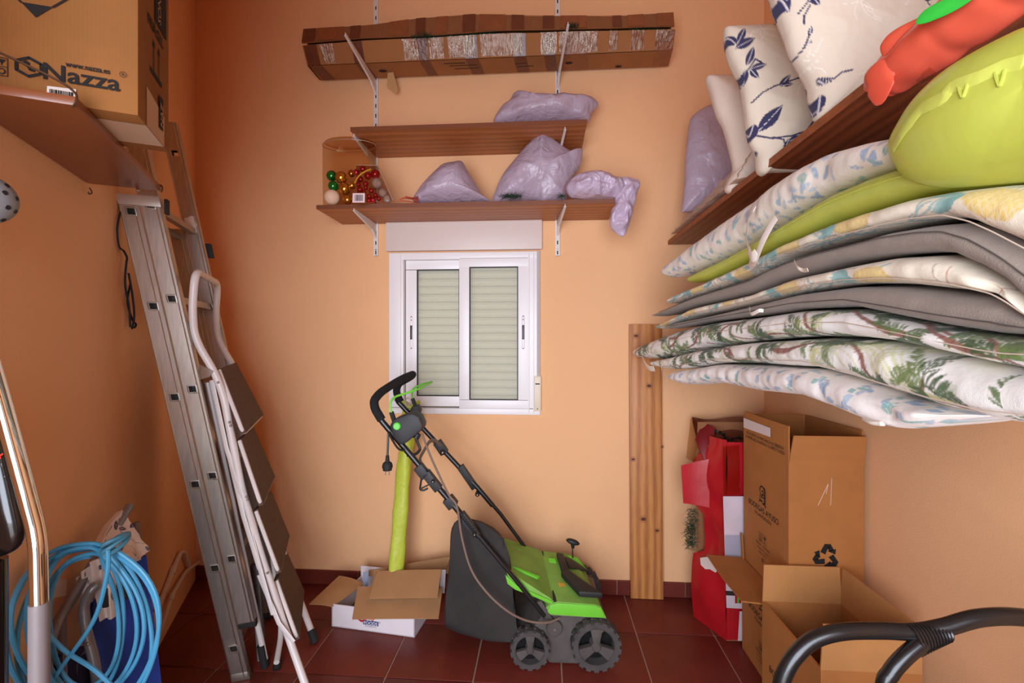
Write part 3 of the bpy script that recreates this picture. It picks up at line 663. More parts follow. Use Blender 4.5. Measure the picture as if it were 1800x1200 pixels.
b3 = bag('lilac_bag', [(868, 356), (872, 332), (885, 305), (905, 280), (925, 256), (945, 238), (955, 231), (975, 246), (998, 262), (1010, 266), (1024, 262), (1020, 290), (1008, 310), (998, 335), (995, 352), (975, 356), (955, 362), (942, 352), (910, 356)], 2.12, 'tall peaked lilac bag on the lower shelf with green tinsel showing underneath', tf=0.08, tb=0.08, seed=9, zmin=ZL, crumple=0.006, ridge=0.04, rs=8, q=0.75)
needles('green_tinsel', [V((on(px, 350, 1.99).x, on(px, 350, 1.99).y, ZL+0.012)) for px in list(range(885, 915, 4))+[985, 990]], 50, 0.03, M_needle, b3, seed=4)
b4 = bag('lilac_bag', [(995, 330), (1008, 312), (1030, 303), (1055, 302), (1078, 308), (1092, 316), (1100, 330), (1092, 345), (1078, 352), (1060, 351), (1050, 361), (1040, 352), (1015, 348), (1002, 345)], 1.98, 'crumpled lilac bag hanging off the right end of the lower shelf', tf=0.075, tb=0.06, seed=14, m=M_lilac2, crumple=0.018, ridge=0.05, rs=16, cs=22, zmin=ZL)
mb = puff(pxs([(1075, 318), (1095, 312), (1124, 318), (1118, 345), (1112, 372), (1106, 395), (1096, 415), (1082, 408), (1072, 395), (1075, 370), (1082, 355)], 1.97), -CF, 0.03, 0.03, nang=100, nr=20, crumple=0.015, cs=22, ridge=0.04, rs=20, seed=22, edge=0.3)
mb2 = [p for p in mb.v]
obj('hanging_tail', mb, M_lilac2, b4, ang=55)

# ------------------------------------------------------------------ the clear boxes of baubles
M_clear = clear_mat('clear_plastic', (238, 226, 212), keep=0.985, rough=0.06, bump=0.5, bs=9, gloss=True)
M_clear2 = clear_mat('clear_acetate', (240, 232, 226), keep=0.975, rough=0.05, bump=0.1, bs=10, gloss=True)
Dc = 2.1
def cyl_pts(pts, D): return pxs(pts, D)
# a tilted clear drum behind
c0 = on(614, 356, 2.16); r = 47*2.16/800
t = thing('clear_drum', 'clear plastic drum of baubles at the left end of the lower shelf', 'container', (c0.x, c0.y, ZL))
hh = on(600, 250, 2.16).z-ZL
mb = MB(); prof = [(0.0, r*0.98), (hh*0.5, r*1.0), (hh*0.93, r*1.0), (hh, r*0.9)]
seg = 40
mb.lathe((c0.x, c0.y, ZL+0.001), (0.0, 0, 1), prof, seg); mb.f = [f for f in mb.f if len(f) == 4]
for q in mb.v: q.y = c0.y+(q.y-c0.y)*0.55
obj('drum_wall', mb, M_clear, t)
mb = MB(); mb.lathe((c0.x, c0.y, ZL+hh*0.97), (0, 0, 1), [(0, r*0.93), (0.004, r*0.95), (0.008, r*0.9)], seg)
for q in mb.v: q.y = c0.y+(q.y-c0.y)*0.55
obj('drum_lid', mb, M_clear, t)
mb = MB(); 
mb = MB()
for zz in (ZL+hh*0.95,): mb.tube([(c0.x+r*math.cos(a), c0.y+0.55*r*math.sin(a), zz) for a in [2*math.pi*k/40 for k in range(40)]], 0.0018, 5, closed=True)
obj('drum_rim', mb, mat('clear_rim', (176, 140, 110), rough=0.2), t)
# a folded acetate gift box in front
A = [on(638, 357, 2.06), on(697, 357, 2.06)]
t2 = thing('acetate_box', 'clear folded box of red and silver baubles beside the drum', 'container', ((A[0].x+A[1].x)/2, A[0].y, ZL))
f = lambda px, py, D: on(px, py, D)
p = [V((f(628, 350, 2.0).x, f(628, 350, 2.0).y, ZL+0.001)), V((f(690, 350, 2.0).x, f(690, 350, 2.0).y, ZL+0.001)), f(664, 291, 2.06), f(626, 290, 2.06)]
dp = CF*0.075
mb = MB(); mb.sheet([p[0], p[1], p[2], p[3]], 0.0008); mb.sheet([p[1], p[1]+dp, p[2]+dp*0.6, p[2]], 0.0008); mb.sheet([p[0]+dp, p[0], p[3], p[3]+dp*0.6], 0.0008); mb.sheet([p[3], p[2], p[2]+dp*0.6, p[3]+dp*0.6], 0.0008)
obj('acetate_shell', mb, M_clear2, t2)
mb = MB()
for a, b in ((p[1], p[2]), (p[2], p[3]), (p[1]+dp, p[2]+dp*0.6), (p[2], p[2]+dp*0.6)): mb.tube([a, b], 0.0009, 5)
obj('acetate_fold', mb, mat('fold_line', (206, 176, 160), rough=0.2), t2)
bc = on(630, 347, 1.985); mb = MB(); mb.sheet([on(619.5, 356, 1.985), on(641, 356, 1.985), on(641.5, 339.5, 1.985), on(620, 339.5, 1.985)], 0.0008); lb = obj('barcode_label', mb, mat('label_paper', (225, 196, 196), rough=0.7), t2)
mb = MB(); rnd = random.Random(2); x = -0.017
while x < 0.017:
    wd = rnd.choice([0.0008, 0.0014, 0.002]); flatpoly(mb, on(630.5, 347.5, 1.984), CR, UP, [[(x, -0.014), (x+wd, -0.014), (x+wd, 0.013), (x, 0.013)]], off=0.0005); x += wd+rnd.choice([0.001, 0.0016])
obj('barcode_print', mb, mat('ink_black', (34, 26, 24), rough=0.8), lb)
mb = MB(); mb.tube(spline([on(623, 322, 2.0), on(630, 310, 1.99), on(640, 302, 1.99), on(652, 297, 2.0)], 6), 0.0035, 6, flat=0.25); obj('gold_ribbon', mb, mat('gold_ribbon', (206, 150, 40), rough=0.3), t2)
M_b = {'red': mat('bauble_red', (176, 18, 30), rough=0.18, metal=0.35, coat=0.6), 'gold': mat('bauble_gold', (214, 152, 62), rough=0.12, metal=0.9), 'green': mat('bauble_green', (10, 110, 40), rough=0.15, metal=0.45, coat=0.5),
       'silver': mat('bauble_silver', (220, 204, 198), rough=0.45, metal=0.6, bump=0.6, bs=300), 'foam': mat('foam_white', (226, 190, 158), rough=0.9, bump=0.2, bs=300)}
M_cap = mat('bauble_cap', (190, 150, 80), rough=0.3, metal=1)
def bauble(kind, px, py, D, rp, label, group):
    c = on(px, py, D); r = rp*D/800
    if c.z-r < ZL: c.z = ZL+r+0.0008
    t = thing('bauble' if kind != 'foam' else 'foam_ball', label, 'bauble' if kind != 'foam' else 'foam ball', (c.x, c.y, c.z-r), group)
    mb = MB(); mb.ball(c, r, 18, 12); obj('ball', mb, M_b[kind], t)
    if kind != 'foam':
        mb = MB(); d = V((random.uniform(-1, 1), 0.4, random.uniform(-0.6, 0.9))).normalized(); mb.lathe(c+d*r*0.96, d, [(0, r*0.25), (r*0.22, r*0.24), (r*0.25, 0)], 10); obj('cap', mb, M_cap, t)
bauble('foam', 584, 347, 2.10, 13.5, 'matt white foam ball at the front of the clear drum', None)
bauble('green', 583, 309, 2.12, 9, 'upper one of the two green baubles in the drum', None); bauble('green', 586, 327, 2.1, 9, 'lower one of the two green baubles above the foam ball', None)
G = 'gold baubles in the clear drum'
for px, py, D, rp, l in ((600, 312, 2.10, 10.5, 'gold bauble beside the upper green one'), (606, 332, 2.09, 10.5, 'gold bauble in the middle of the drum'), (611, 351, 2.08, 8, 'gold bauble resting on the shelf beside the barcode'), (618, 305, 2.14, 6.5, 'small gold bauble highest in the drum'), (619, 326, 2.10, 6.5, 'small gold bauble touching the red ones')): bauble('gold', px, py, D, rp, l, G)
for px, py, D, rp in ((627, 303, 2.08, 6), (638, 297, 2.08, 5.5), (647, 309, 2.06, 6.5), (660, 306, 2.07, 8), (634, 315, 2.07, 5), (630, 324, 2.06, 4.5), (643, 323, 2.055, 5), (643, 330, 2.05, 4), (653, 335, 2.05, 5), (649, 345, 2.045, 4.5), (660, 343, 2.05, 4.5), (656, 352, 2.04, 5), (648, 353, 2.04, 4), (633, 333, 2.06, 5), (666, 349, 2.05, 4), (640, 338, 2.06, 4)):
    bauble('red', px, py, D, rp, 'small shiny red bauble heaped in the clear folded box', 'red baubles in the clear folded box')
bauble('silver', 663, 322, 2.08, 10, 'largest silver glitter bauble in the clear folded box', None); bauble('silver', 673, 339, 2.07, 8, 'silver glitter bauble below the largest one', None); bauble('silver', 681, 349, 2.06, 7, 'smallest silver bauble at the slanted end of the box', None)
# ------------------------------------------------------------------ aluminium double ladder leaning on the left wall
M_alu = mat('brushed_aluminium', (188, 180, 170), rough=0.34, metal=0.95, var=0.10, vs_=40, stretch=(3, 3, 0.35), bump=0.04, bs=200)
M_alu2 = mat('dull_aluminium', (176, 166, 154), rough=0.45, metal=0.9, var=0.12, vs_=14)
M_blackrub = mat('black_rubber', (30, 28, 28), rough=0.75)
ef = CR*0.953+CF*0.304                     # across the stile face
er = (CR*-0.304+CF*0.953).normalized()     # along a rung, away from the near stile
def Lax(z, k=0.0, rung=0.0): return camw(-1.03-0.155*(z-0.123), 1.66-0.103*(z-0.123), z)+LWN*0.013+ef*k+er*rung
RW = 0.385
lt = thing('double_ladder', 'tall scuffed aluminium double ladder leaning against the left wall', 'ladder', Lax(0.0))
def stile(z0, z1, k, rung, name, holes, parent=lt):
    """an open box section: face, back web and the two flanges with a shallow groove down the face"""
    m = MB(); fw = 0.0575; dp = 0.026; h = 0.0108
    hz = [z for z in holes if z0+0.02 < z < z1-0.02]
    lv = sorted([z0, z1]+[z-h for z in hz]+[z+h for z in hz])
    for b in (0.0, dp):
        for za, zb_ in zip(lv[:-1], lv[1:]):
            hole = any(abs((za+zb_)/2-z) < 0.001 for z in hz)
            for (a0, a1) in (((-fw/2, -h), (h, fw/2)) if hole else ((-fw/2, fw/2),)):
                m.add([Lax(za, k+a0, rung+b), Lax(za, k+a1, rung+b), Lax(zb_, k+a1, rung+b), Lax(zb_, k+a0, rung+b)], [[0, 1, 2, 3]], False)
    for a_ in (-fw/2, fw/2): m.add([Lax(z0, k+a_, rung), Lax(z0, k+a_, rung+dp), Lax(z1, k+a_, rung+dp), Lax(z1, k+a_, rung)], [[0, 1, 2, 3]], False)
    for z in (z0, z1): m.add([Lax(z, k-fw/2, rung), Lax(z, k+fw/2, rung), Lax(z, k+fw/2, rung+dp), Lax(z, k-fw/2, rung+dp)], [[0, 1, 2, 3]], False)
    for a in (-fw/2+0.001, fw/2-0.001, fw/2-0.012 if k else fw/2-0.016):     # raised edge beads
        m.tube([Lax(z0, k+a, rung-0.0005), Lax(z1, k+a, rung-0.0005)], 0.0022, 6)
    return obj(name, m, M_alu, parent)
kB = 0.058
HA = [0.126+0.3108*i for i in range(6)]; HBs = [0.463+0.3108*i for i in range(6)]
stile(0.012, 1.712, 0, 0, 'stile', HA); stile(0.012, 1.712, 0, RW, 'stile', HA)
stile(0.215, 1.93, kB, 0, 'stile', HBs); stile(0.215, 2.14, kB, RW, 'stile', HBs)
pit = 0.3108
def rungs(z0, n, k, lo):
    for i in range(n):
        z = z0+pit*i; c0, c1 = Lax(z, k, -0.001), Lax(z, k, RW+0.027); s_ = 0.0125; ud = (Lax(z+0.1, k)-Lax(z, k)).normalized()
        m = MB()
        A = [c0+ef*(a*s_)+ud*(b*s_) for a, b in ((-1, -1), (1, -1), (1, 1), (-1, 1))]; B = [p+(c1-c0) for p in A]
        for q in range(4): m.add([A[q], A[(q+1) % 4], B[(q+1) % 4], B[q]], [[0, 1, 2, 3]], True)
        Ai = [c0+ef*(a*s_*0.84)+ud*(b*s_*0.84) for a, b in ((-1, -1), (1, -1), (1, 1), (-1, 1))]; Bi = [p+(c1-c0) for p in Ai]
        for q in range(4): m.add([Ai[(q+1) % 4], Ai[q], Bi[q], Bi[(q+1) % 4]], [[0, 1, 2, 3]], True); m.add([A[q], Ai[q], Ai[(q+1) % 4], A[(q+1) % 4]], [[0, 1, 2, 3]], True)
        r = obj('rung', m, M_alu2, lt)
        m = MB(); m.tube(rounded([c0+ef*(a*s_*1.14)+ud*(b*s_*1.14)-er*0.0012 for a, b in ((0, -1), (1, -1), (1, 1), (-1, 1), (-1, -1), (0, -1))], 0.004, 3), 0.0017, 5, closed=False); obj('rung_flare', m, M_alu2, r)
        m = MB(); e = 0.83; m.add([c0+ef*(a*s_*e)+ud*(b*s_*e)+er*0.03 for a, b in ((-1, -1), (1, -1), (1, 1), (-1, 1))], [[0, 1, 2, 3]], False); obj('rung_hollow', m, M_dark, r)  # dark plane set in the tube to stand for the shade inside
rungs(0.126, 6, 0, 0); rungs(0.463, 5, kB, 0)
# hook plates between the sections, top cap, feet
m = MB(); zc = 1.70
cc = [Lax(zc, -0.030, -0.006), Lax(zc, kB+0.032, -0.006), Lax(zc, kB+0.032, 0.03), Lax(zc, -0.024, 0.03)]
m.hexa(cc, [p+(Lax(zc+0.035)-Lax(zc)) for p in cc], bev=0.003); obj('guide_bracket', m, mat('guide_grey', (196, 184, 172), rough=0.4, metal=0.4), lt)
m = MB(); cc = [Lax(zc-0.02, kB+0.034, -0.002), Lax(zc-0.02, kB+0.044, -0.002), Lax(zc-0.02, kB+0.044, 0.02), Lax(zc-0.02, kB+0.034, 0.02)]; m.hexa(cc, [p+UP*0.05 for p in cc], bev=0.002); obj('guide_clip', m, M_blackrub, lt)
for rg in (0, RW):
    m = MB(); cc = [Lax(0.0, -0.031, rg-0.002), Lax(0.0, 0.031, rg-0.002), Lax(0.0, 0.031, rg+0.028), Lax(0.0, -0.031, rg+0.028)]; m.hexa(cc, [p+(Lax(0.03)-Lax(0)) for p in cc], bev=0.003); obj('rubber_foot', m, M_alu2 if rg == 0 else M_blackrub, lt)
    m = MB(); cc = [Lax(0.195, kB-0.029, rg), Lax(0.195, kB+0.03, rg), Lax(0.195, kB+0.03, rg+0.026), Lax(0.195, kB-0.029, rg+0.026)]; m.hexa(cc, [p+(Lax(0.22)-Lax(0.195)) for p in cc], bev=0.003); obj('end_plug', m, M_blackrub, lt)
m = MB(); h0 = Lax(1.66, kB+0.036, RW-0.004)
m.hexa([h0, h0+ef*0.022, h0+ef*0.022+er*0.016, h0+er*0.016], [p-(Lax(1.66)-Lax(1.60)) for p in (h0, h0+ef*0.022, h0+ef*0.022+er*0.016, h0+er*0.016)], bev=0.003); obj('safety_hook', m, M_blackrub, lt)
# smear of white filler on the far stile
m = MB(); n = 22; ctr = Lax(1.735, kB+0.002, RW-0.0012); ud = (Lax(1.2, kB)-Lax(1.1, kB)).normalized()
P_ = [ctr+ef*(0.022*math.cos(2*math.pi*i/n)*(1+0.25*math.sin(5*i)))+ud*(0.036*math.sin(2*math.pi*i/n)*(1+0.2*math.sin(7*i))) for i in range(n)]
m.add(P_+[p-er*0.0012 for p in P_], [list(range(n)), list(range(n, 2*n))[::-1]]+[[i, (i+1) % n, n+(i+1) % n, n+i] for i in range(n)], False); obj('filler_smear', m, mat('white_filler', (232, 222, 214), rough=0.9), lt)
# lower strut of the stabiliser behind the stiles
m = MB(); m.hexa([Lax(0.02, 0.045, 0.06), Lax(0.02, 0.075, 0.06), Lax(0.02, 0.075, 0.08), Lax(0.02, 0.045, 0.08)], [p+(Lax(0.34, 0.05, 0.2)-Lax(0.02, 0.045, 0.06)) for p in (Lax(0.02, 0.045, 0.06), Lax(0.02, 0.075, 0.06), Lax(0.02, 0.075, 0.08), Lax(0.02, 0.045, 0.08))], bev=0.002)
obj('stabiliser_strut', m, mat('strut_grey', (96, 90, 86), rough=0.5, metal=0.6), lt)

# black cord hanging beside it
t = thing('black_cord', 'black cord hanging in loose loops on the left wall behind the ladder', 'cord', onL(232, 575, 0.012))
m = MB()
for k, ps in enumerate(([(212, 372), (206, 400), (209, 432), (217, 440)], [(222, 462), (220, 500), (227, 540), (229, 575)], [(226, 480), (233, 520), (236, 555), (232, 578)], [(229, 500), (224, 530), (232, 560), (239, 570), (236, 576)], [(217, 440), (223, 452), (222, 462)])):
    m.tube(spline([onL(x, y, 0.008+0.004*(k % 3)) for x, y in ps], 6), 0.0032 if k else 0.003, 6)
obj('cord_loop', m, M_blackrub, t, kind='stuff')

# ------------------------------------------------------------------ white folding step ladder leaning on the big one
M_wsteel = mat('white_painted_steel', (226, 216, 212), rough=0.3, spec=0.5, var=0.03, vs_=8)
M_tread = mat('brown_tread', (84, 60, 46), rough=0.7, var=0.25, vs_=25, stretch=(1, 1, 5), bump=0.2, bs=120)
st = thing('step_ladder', 'white folding step ladder with brown treads leaning against the aluminium ladder', 'ladder', on(535, 1198, z=0.0))
SW = CR*-0.14+CF*0.34
near = [on(551, 1246, z=0.0)+UP*0.004, on(499, 1096, 1.650), on(462, 983, 1.645), on(427, 866, 1.63), on(405, 758, 1.62), on(394, 698, 1.612), on(378, 655, 1.61), on(352, 612, 1.60), on(341, 585, 1.595), on(338, 540, 1.58), on(343, 476, 1.572)]
R_ = 0.0125
path = rounded(near+[p+SW for p in near[::-1]], 0.055, 6)
m = MB(); m.tube(path, R_, 12)
obj('front_frame', m, M_wsteel, st)
for off in (V((0, 0, 0)), SW):
    m = MB(); p = near[0]+off; d = (near[1]-near[0]).normalized(); m.tube([V((p.x, p.y, 0.0005)), p+d*0.05], 0.0155, 12); obj('rubber_foot', m, M_blackrub, st)
m = MB(); a = near[-1]+SW*0.86; m.ball(a+UP*0.012+SW*0.05, 0.006, 10, 6); obj('handle_screw', m, M_alu2, st)
# rear frame
r0, r1 = on(364, 672, 1.66), on(466, 1172, z=0.0)
for off, e1 in ((V((0, 0, 0)), r1), (SW*0.92, on(486, 1178, z=0.0))):
    b = r0+off; foot = V((e1.x, e1.y, 0.03))
    if off.length > 0: pts_ = rounded([foot, on(496, 1108, 1.86), on(470, 900, 1.93), b], 0.2, 5)
    else: pts_ = [foot, b]
    m = MB(); m.tube(pts_, 0.0105, 10); obj('rear_leg', m, M_wsteel, st)
    m = MB(); m.tube([V((e1.x, e1.y, 0.0005)), V((e1.x, e1.y, 0.0005)).lerp(pts_[1], 0.08 if off.length == 0 else 0.5)], 0.014, 10); obj('rubber_foot', m, M_blackrub, st)
# treads: shallow trays folded almost upright between the two stiles
def tread(px4, D4, wdir):
    a, b = on(*px4[0], D4[0]), on(*px4[1], D4[1])   # near top, near bottom
    c, d = on(*px4[2], D4[2]), on(*px4[3], D4[3])   # far bottom, far top
    nn = (b-a).cross(d-a).normalized()
    if nn.dot(-CF) < 0: nn = -nn
    m = MB(); m.sheet([a, b, c, d], 0.016, 6, 6); s = obj('tread', m, M_tread, st)
    m = MB(); rim = rounded([a.lerp(b, 0.02), b, c, d.lerp(c, 0.02)], 0.03, 5); m.tube(rim, 0.007, 8, flat=1.0); obj('tread_rim', m, M_wsteel, s)
    m = MB()
    for k in range(1, 14):
        f_ = k/14; m.tube([a.lerp(d, f_)+nn*0.0085, b.lerp(c, f_)+nn*0.0085], 0.0012, 4)
    obj('tread_rib', m, M_tread, s, kind='stuff'); return s
tread([(384, 648), (428, 762), (460, 730), (412, 638)], [1.64, 1.60, 1.93, 1.97], SW)
tread([(420, 772), (459, 888), (480, 838), (443, 752)], [1.645, 1.605, 1.95, 1.99], SW)
tread([(449, 896), (490, 1007), (506, 943), (474, 864)], [1.66, 1.62, 1.96, 2.0], SW)
tread([(485, 1018), (523, 1124), (532, 1040), (502, 972)], [1.675, 1.64, 1.97, 2.01], SW)
# brackets and side links
m = MB(); m.prism([on(350, 640, 1.59), on(349, 668, 1.59), on(368, 662, 1.59), on(374, 652, 1.59)], CF*0.003, bev=0.0008); obj('pivot_bracket', m, M_alu2, st)
for (x0, y0, x1, y1, x2, y2) in ((372, 668, 398, 788, 424, 868), (400, 790, 428, 908, 456, 1000), (432, 905, 462, 1018, 480, 1080), (455, 1010, 490, 1095, 516, 1128)):
    m = MB(); m.tube([on(x0, y0, 1.628), on(x1, y1, 1.618), on(x2, y2, 1.617)], 0.0085, 6, flat=0.3); obj('side_link', m, M_wsteel, st)
m = MB(); m.tube([on(408, 805, 1.66), on(417, 870, 1.66)], 0.007, 6, flat=0.4); obj('link_bar', m, mat('strut_zinc', (130, 124, 116), rough=0.4, metal=0.8), st)
m = MB()
for (px, py) in ((405, 748), (403, 742), (435, 878), (433, 873), (470, 1007), (507, 1123), (506, 1120), (383, 672), (352, 662)): m.ball(on(px, py, 1.598 if py < 900 else 1.63), 0.0042, 8, 6)
obj('rivet', m, M_alu2, st, kind='stuff')

# ------------------------------------------------------------------ shelf hung on the left wall, and the tall carton on it
M_fox = mat('red_brown_board', (128, 70, 38), rough=0.35, var=0.08, vs_=5, coat=0.2)
zs = onL(161, 328).z
q0 = onL(161, 328); fo = on(283, 336, z=zs); no = on(135, 186, z=zs); ni = no-(fo-q0)*1.0
ni = on(0, 172, z=zs); dirn = (ni-no).normalized(); ni = no-LWN*((no-LW0).dot(LWN)-0.002)
q0 = fo-LWN*((fo-LW0).dot(LWN)-0.002)
t = thing('wall_shelf', 'glossy red-brown shelf board on the left wall under the tall carton', 'shelf', (q0+fo+no+ni)/4)
m = MB(); qd = [ni, no, fo, q0]; m.hexa(qd, [p+UP*0.018 for p in qd], bev=0.003); obj('board', m, M_fox, t)
M_wire = mat('rusty_wire', (92, 62, 44), rough=0.5, metal=0.6)
def wire(ps, r=0.0022, name='wire_stay'):
    m = MB(); m.tube(spline(ps, 6), r, 6); return obj(name, m, M_wire, t)
c1 = no+(ni-no)*0.02+UP*0.009
wire([no+V((0, 0, 0.03))-CR*0.11-CF*0.04+UP*0.05, no-CR*0.03+UP*0.045-CF*0.012, no+UP*0.022-CF*0.006+CR*0.002, no+CR*0.006+UP*0.004-CF*0.008, no+UP*-0.004+CR*-0.004-CF*0.004])
wire([fo-CR*0.035+UP*0.02+CF*-0.02, fo-CR*0.01+UP*0.022, fo+CR*0.004+UP*0.012, fo+CR*0.001-UP*0.003])
m = MB(); hk = onL(157, 330, 0.01)
m.tube(spline([hk, hk-UP*0.012+LWN*0.006, hk-UP*0.018, hk-UP*0.012-LWN*0.002], 5), 0.0018, 6); obj('cup_hook', m, M_wire, t)
m = MB(); hk = fo.lerp(q0, 0.33)-(fo-no).normalized()*-0.001; m.lathe(hk-UP*0.004, (0, 0, -1), [(-0.004, 0.003), (0, 0.006), (0.003, 0.004), (0.004, 0)], 10); obj('board_screw', m, M_alu2, t)

ZS = zs+0.0185
M_cb = cardboard('carton_tan', (138, 88, 43), axis=0)
M_ink = mat('print_ink', (22, 16, 14), rough=0.85)
cA = on(243, 203, z=ZS)                       # near outer bottom corner
sd = (on(294, 267, z=ZS)-cA); sd = LWD*sd.length*1.02
fd = -LWN*0.27                                # face runs back to the wall
fd = -LWN*min(0.27, (cA-LW0).dot(LWN)-0.004)
HB = 0.62
t = thing('tall_carton', 'tall tan carton with black lettering standing on the left shelf', 'box', cA+fd/2+sd/2)
up = UP*HB
m = MB(); bq = [cA+fd, cA, cA+sd, cA+fd+sd]; m.hexa(bq, [p+up for p in bq], bev=0.004); obj('carton_body', m, M_cb, t)
m = MB()
for p, q in ((cA, cA+sd), (cA+fd, cA)): pass
e_ = 0.0012; s1_, s2_ = cA+sd*0.22, cA+sd*0.80
m.add([s1_-UP*e_, s2_-UP*e_, s2_+fd-UP*e_, s1_+fd-UP*e_], [[0, 1, 2, 3]]); m.add([s1_+LWN*e_-UP*e_, s2_+LWN*e_-UP*e_, s2_+LWN*e_+UP*0.07, s1_+LWN*e_+UP*0.085], [[0, 1, 2, 3]])
obj('printed_tape', m, mat('pale_tape', (184, 150, 122), rough=0.3), t)
m = MB(); m.box((0, 0, 0), (0.001, 0.001, 0.001)); 
ex, ey = -fd.normalized(), UP; W_ = fd.length
def fx(px, py):   # a pixel of the photo on the carton's front face -> (x from the near outer edge, height)
    d = ray(px, py); n = fd.cross(UP).normalized(); k = n.dot(cA-V((0, 0, EYE)))/n.dot(d); p = V((0, 0, EYE))+d*k; return (p-cA).dot(ex), (p-cA).z
def fp(px, py): x, y = fx(px, py); return cA+ex*x+ey*y-LWD*0.002
fn = ex.cross(ey)
if fn.dot(-LWD) < 0: pass
a0 = fx(78, 140); a1 = fx(213, 157); hN = (fx(78, 111)[1]-a0[1])
tx = text('brand_print', 'Nazza', t, fp(77, 140), ex, ey, 0.045, M_ink, align='LEFT', bold=0.0007)
def fit(o, w_, h_):
    """scale a flat print (in its thing's frame) so that it spans w_ by h_ from its anchor corner"""
    me = o.data; base = BASE[o.name]; cs_ = [(v.co+base-o_anchor).dot(ex) for v in me.vertices]
o_anchor = fp(77, 140)
def refit(o, anchor, ex, ey, w_, h_, base):
    me = o.data; xs = [(v.co+base-anchor).dot(ex) for v in me.vertices]; ys = [(v.co+base-anchor).dot(ey) for v in me.vertices]
    nn = ex.cross(ey); x0, x1, y0, y1 = min(xs), max(xs), min(ys), max(ys)
    for v, x, y in zip(me.vertices, xs, ys):
        z = (v.co+base-anchor).dot(nn); p = anchor+ex*((x-x0)/(x1-x0)*w_)+ey*((y-y0)/(y1-y0)*h_)+nn*z; v.co = p-base
refit(tx, fp(77, 140), ex, ey, a1[0]-a0[0], hN*1.02, BASE[t.name])
b0, b1 = fx(116, 118), fx(194, 128)
tw = text('web_print', 'www.nazza.es', t, fp(116, 118), ex, ey, 0.01, M_ink, align='LEFT', bold=0.0002); refit(tw, fp(116, 118), ex, ey, b1[0]-b0[0], fx(116, 112)[1]-b0[1]+0.001, BASE[t.name])
m = MB(); O = fp(217, 132); flatpoly(m, O, ex, ey, ring2(0, 0, 0.0055, 0.0008, 20)); obj('registered_ring', m, M_ink, t); text('registered_letter', 'R', t, O-ey*0.0028, ex, ey, 0.008, M_ink)
m = MB(); O = fp(52, 119); hx = [(0.021*math.cos(math.pi/2+k*math.pi/3), 0.018*math.sin(math.pi/2+k*math.pi/3)) for k in range(7)]
flatpoly(m, O, ex, ey, stroke2(hx, 0.0052)+[disc2(-0.004, 0.006, 0.0052, 16)]+stroke2([(-0.003, 0.004), (0.002, -0.005), (0.008, -0.006)], 0.004)); obj('hexagon_mark', m, M_ink, t)
m = MB(); O = fp(64, 32); T0 = [fx(64, 32), fx(38, 5), fx(94, 14), fx(31, 0), fx(119, 0)]
R2 = [(a-T0[0][0], b-T0[0][1]) for a, b in T0]
up2 = lambda p: p
ext = (R2[4][0]*2.2, R2[4][1]*2.2); exl = (R2[1][0]*3.4, R2[1][1]*3.4); top_ = (exl[0]+ext[0], exl[1]+ext[1])
flatpoly(m, O, ex, ey, [[R2[0], R2[2], R2[1]]]+stroke2([R2[1], exl, top_, ext, R2[2]], 0.0035)); obj('diamond_mark', m, M_ink, t)
m = MB(); O = fp(4, 118); s_ = 0.017
flatpoly(m, O, ex, ey, stroke2([(-s_*0.5, s_), (s_*0.5, s_), (s_*0.5, -s_), (-s_*0.5, -s_), (-s_*0.5, s_)], 0.0012)+stroke2([(-s_*0.5, 0), (s_*0.5, 0)], 0.0012)+[[(-0.006, 0.014), (0.006, 0.014), (0.001, 0.007), (-0.001, 0.007)]]+stroke2([(0, 0.008), (0, 0.003)], 0.0015)+ring2(0, -0.0085, 0.005, 0.0018, 10)); obj('handling_mark', m, M_ink, t)
m = MB(); lq = [fp(83, 168), fp(134, 173), fp(135, 158), fp(84, 152)]
m.add([p-LWD*0.0004 for p in lq], [[0, 1, 2, 3]], False); obj('paper_label', m, mat('label_white', (216, 200, 190), rough=0.7), t)
m = MB(); O = lq[0]+(lq[1]-lq[0])*0.5-LWD*0.0012; rnd = random.Random(4); polys = []; x = -0.017
while x < 0.019: wd = rnd.choice([0.001, 0.002, 0.003]); polys.append([(x, 0.002), (x+wd, 0.002), (x+wd, 0.011), (x, 0.011)]); x += wd+0.0014
flatpoly(m, O, ex, ey, polys); obj('barcode_print', m, M_ink, t)
# marks on the side face, read along the carton's height
ex2, ey2 = sd.normalized(), UP
def sp(u, h): return cA+sd*u+UP*h+LWN*0.001
m = MB(); O = sp(0.5, 0.13); polys = [[(-0.035, 0.0), (0.042, 0.0), (0.042, 0.011), (-0.035, 0.011)]]
for x in (-0.012, 0.022): polys += stroke2([(x, 0.012), (x, 0.068)], 0.004)+[[(x-0.008, 0.066), (x+0.008, 0.066), (x, 0.084)]]
flatpoly(m, O, ex2, ey2, polys); obj('arrow_mark', m, M_ink, t)
text('fragile_print', 'FRÁGIL', t, sp(0.5, 0.228), ex2, ey2, 0.032, M_ink, bold=0.0008)
m = MB(); flatpoly(m, sp(0.62, 0.262), ex2, ey2, [[(-0.03, 0), (0.05, 0), (0.05, 0.16), (-0.03, 0.16)]]); pb = obj('print_block', m, M_ink, t)
text('block_print', 'SONNO', t, sp(0.66, 0.27)+LWN*0.0008, ey2, -ex2, 0.03, mat('tan_ink', (186, 142, 98), rough=0.85), align='LEFT')
m = MB(); flatpoly(m, sp(0.60, 0.03), ex2, ey2, [[(0.0, 0), (0.028, 0), (0.028, 0.075), (0.0, 0.075)]], off=0.0016); obj('print_block', m, M_ink, t)
text('tape_print', 'NAZ', t, sp(0.60, 0.035)+ex2*0.024+LWN*0.0018, ey2, -ex2, 0.026, mat('tan_ink', (186, 142, 98)), align='LEFT', bold=0.0006)

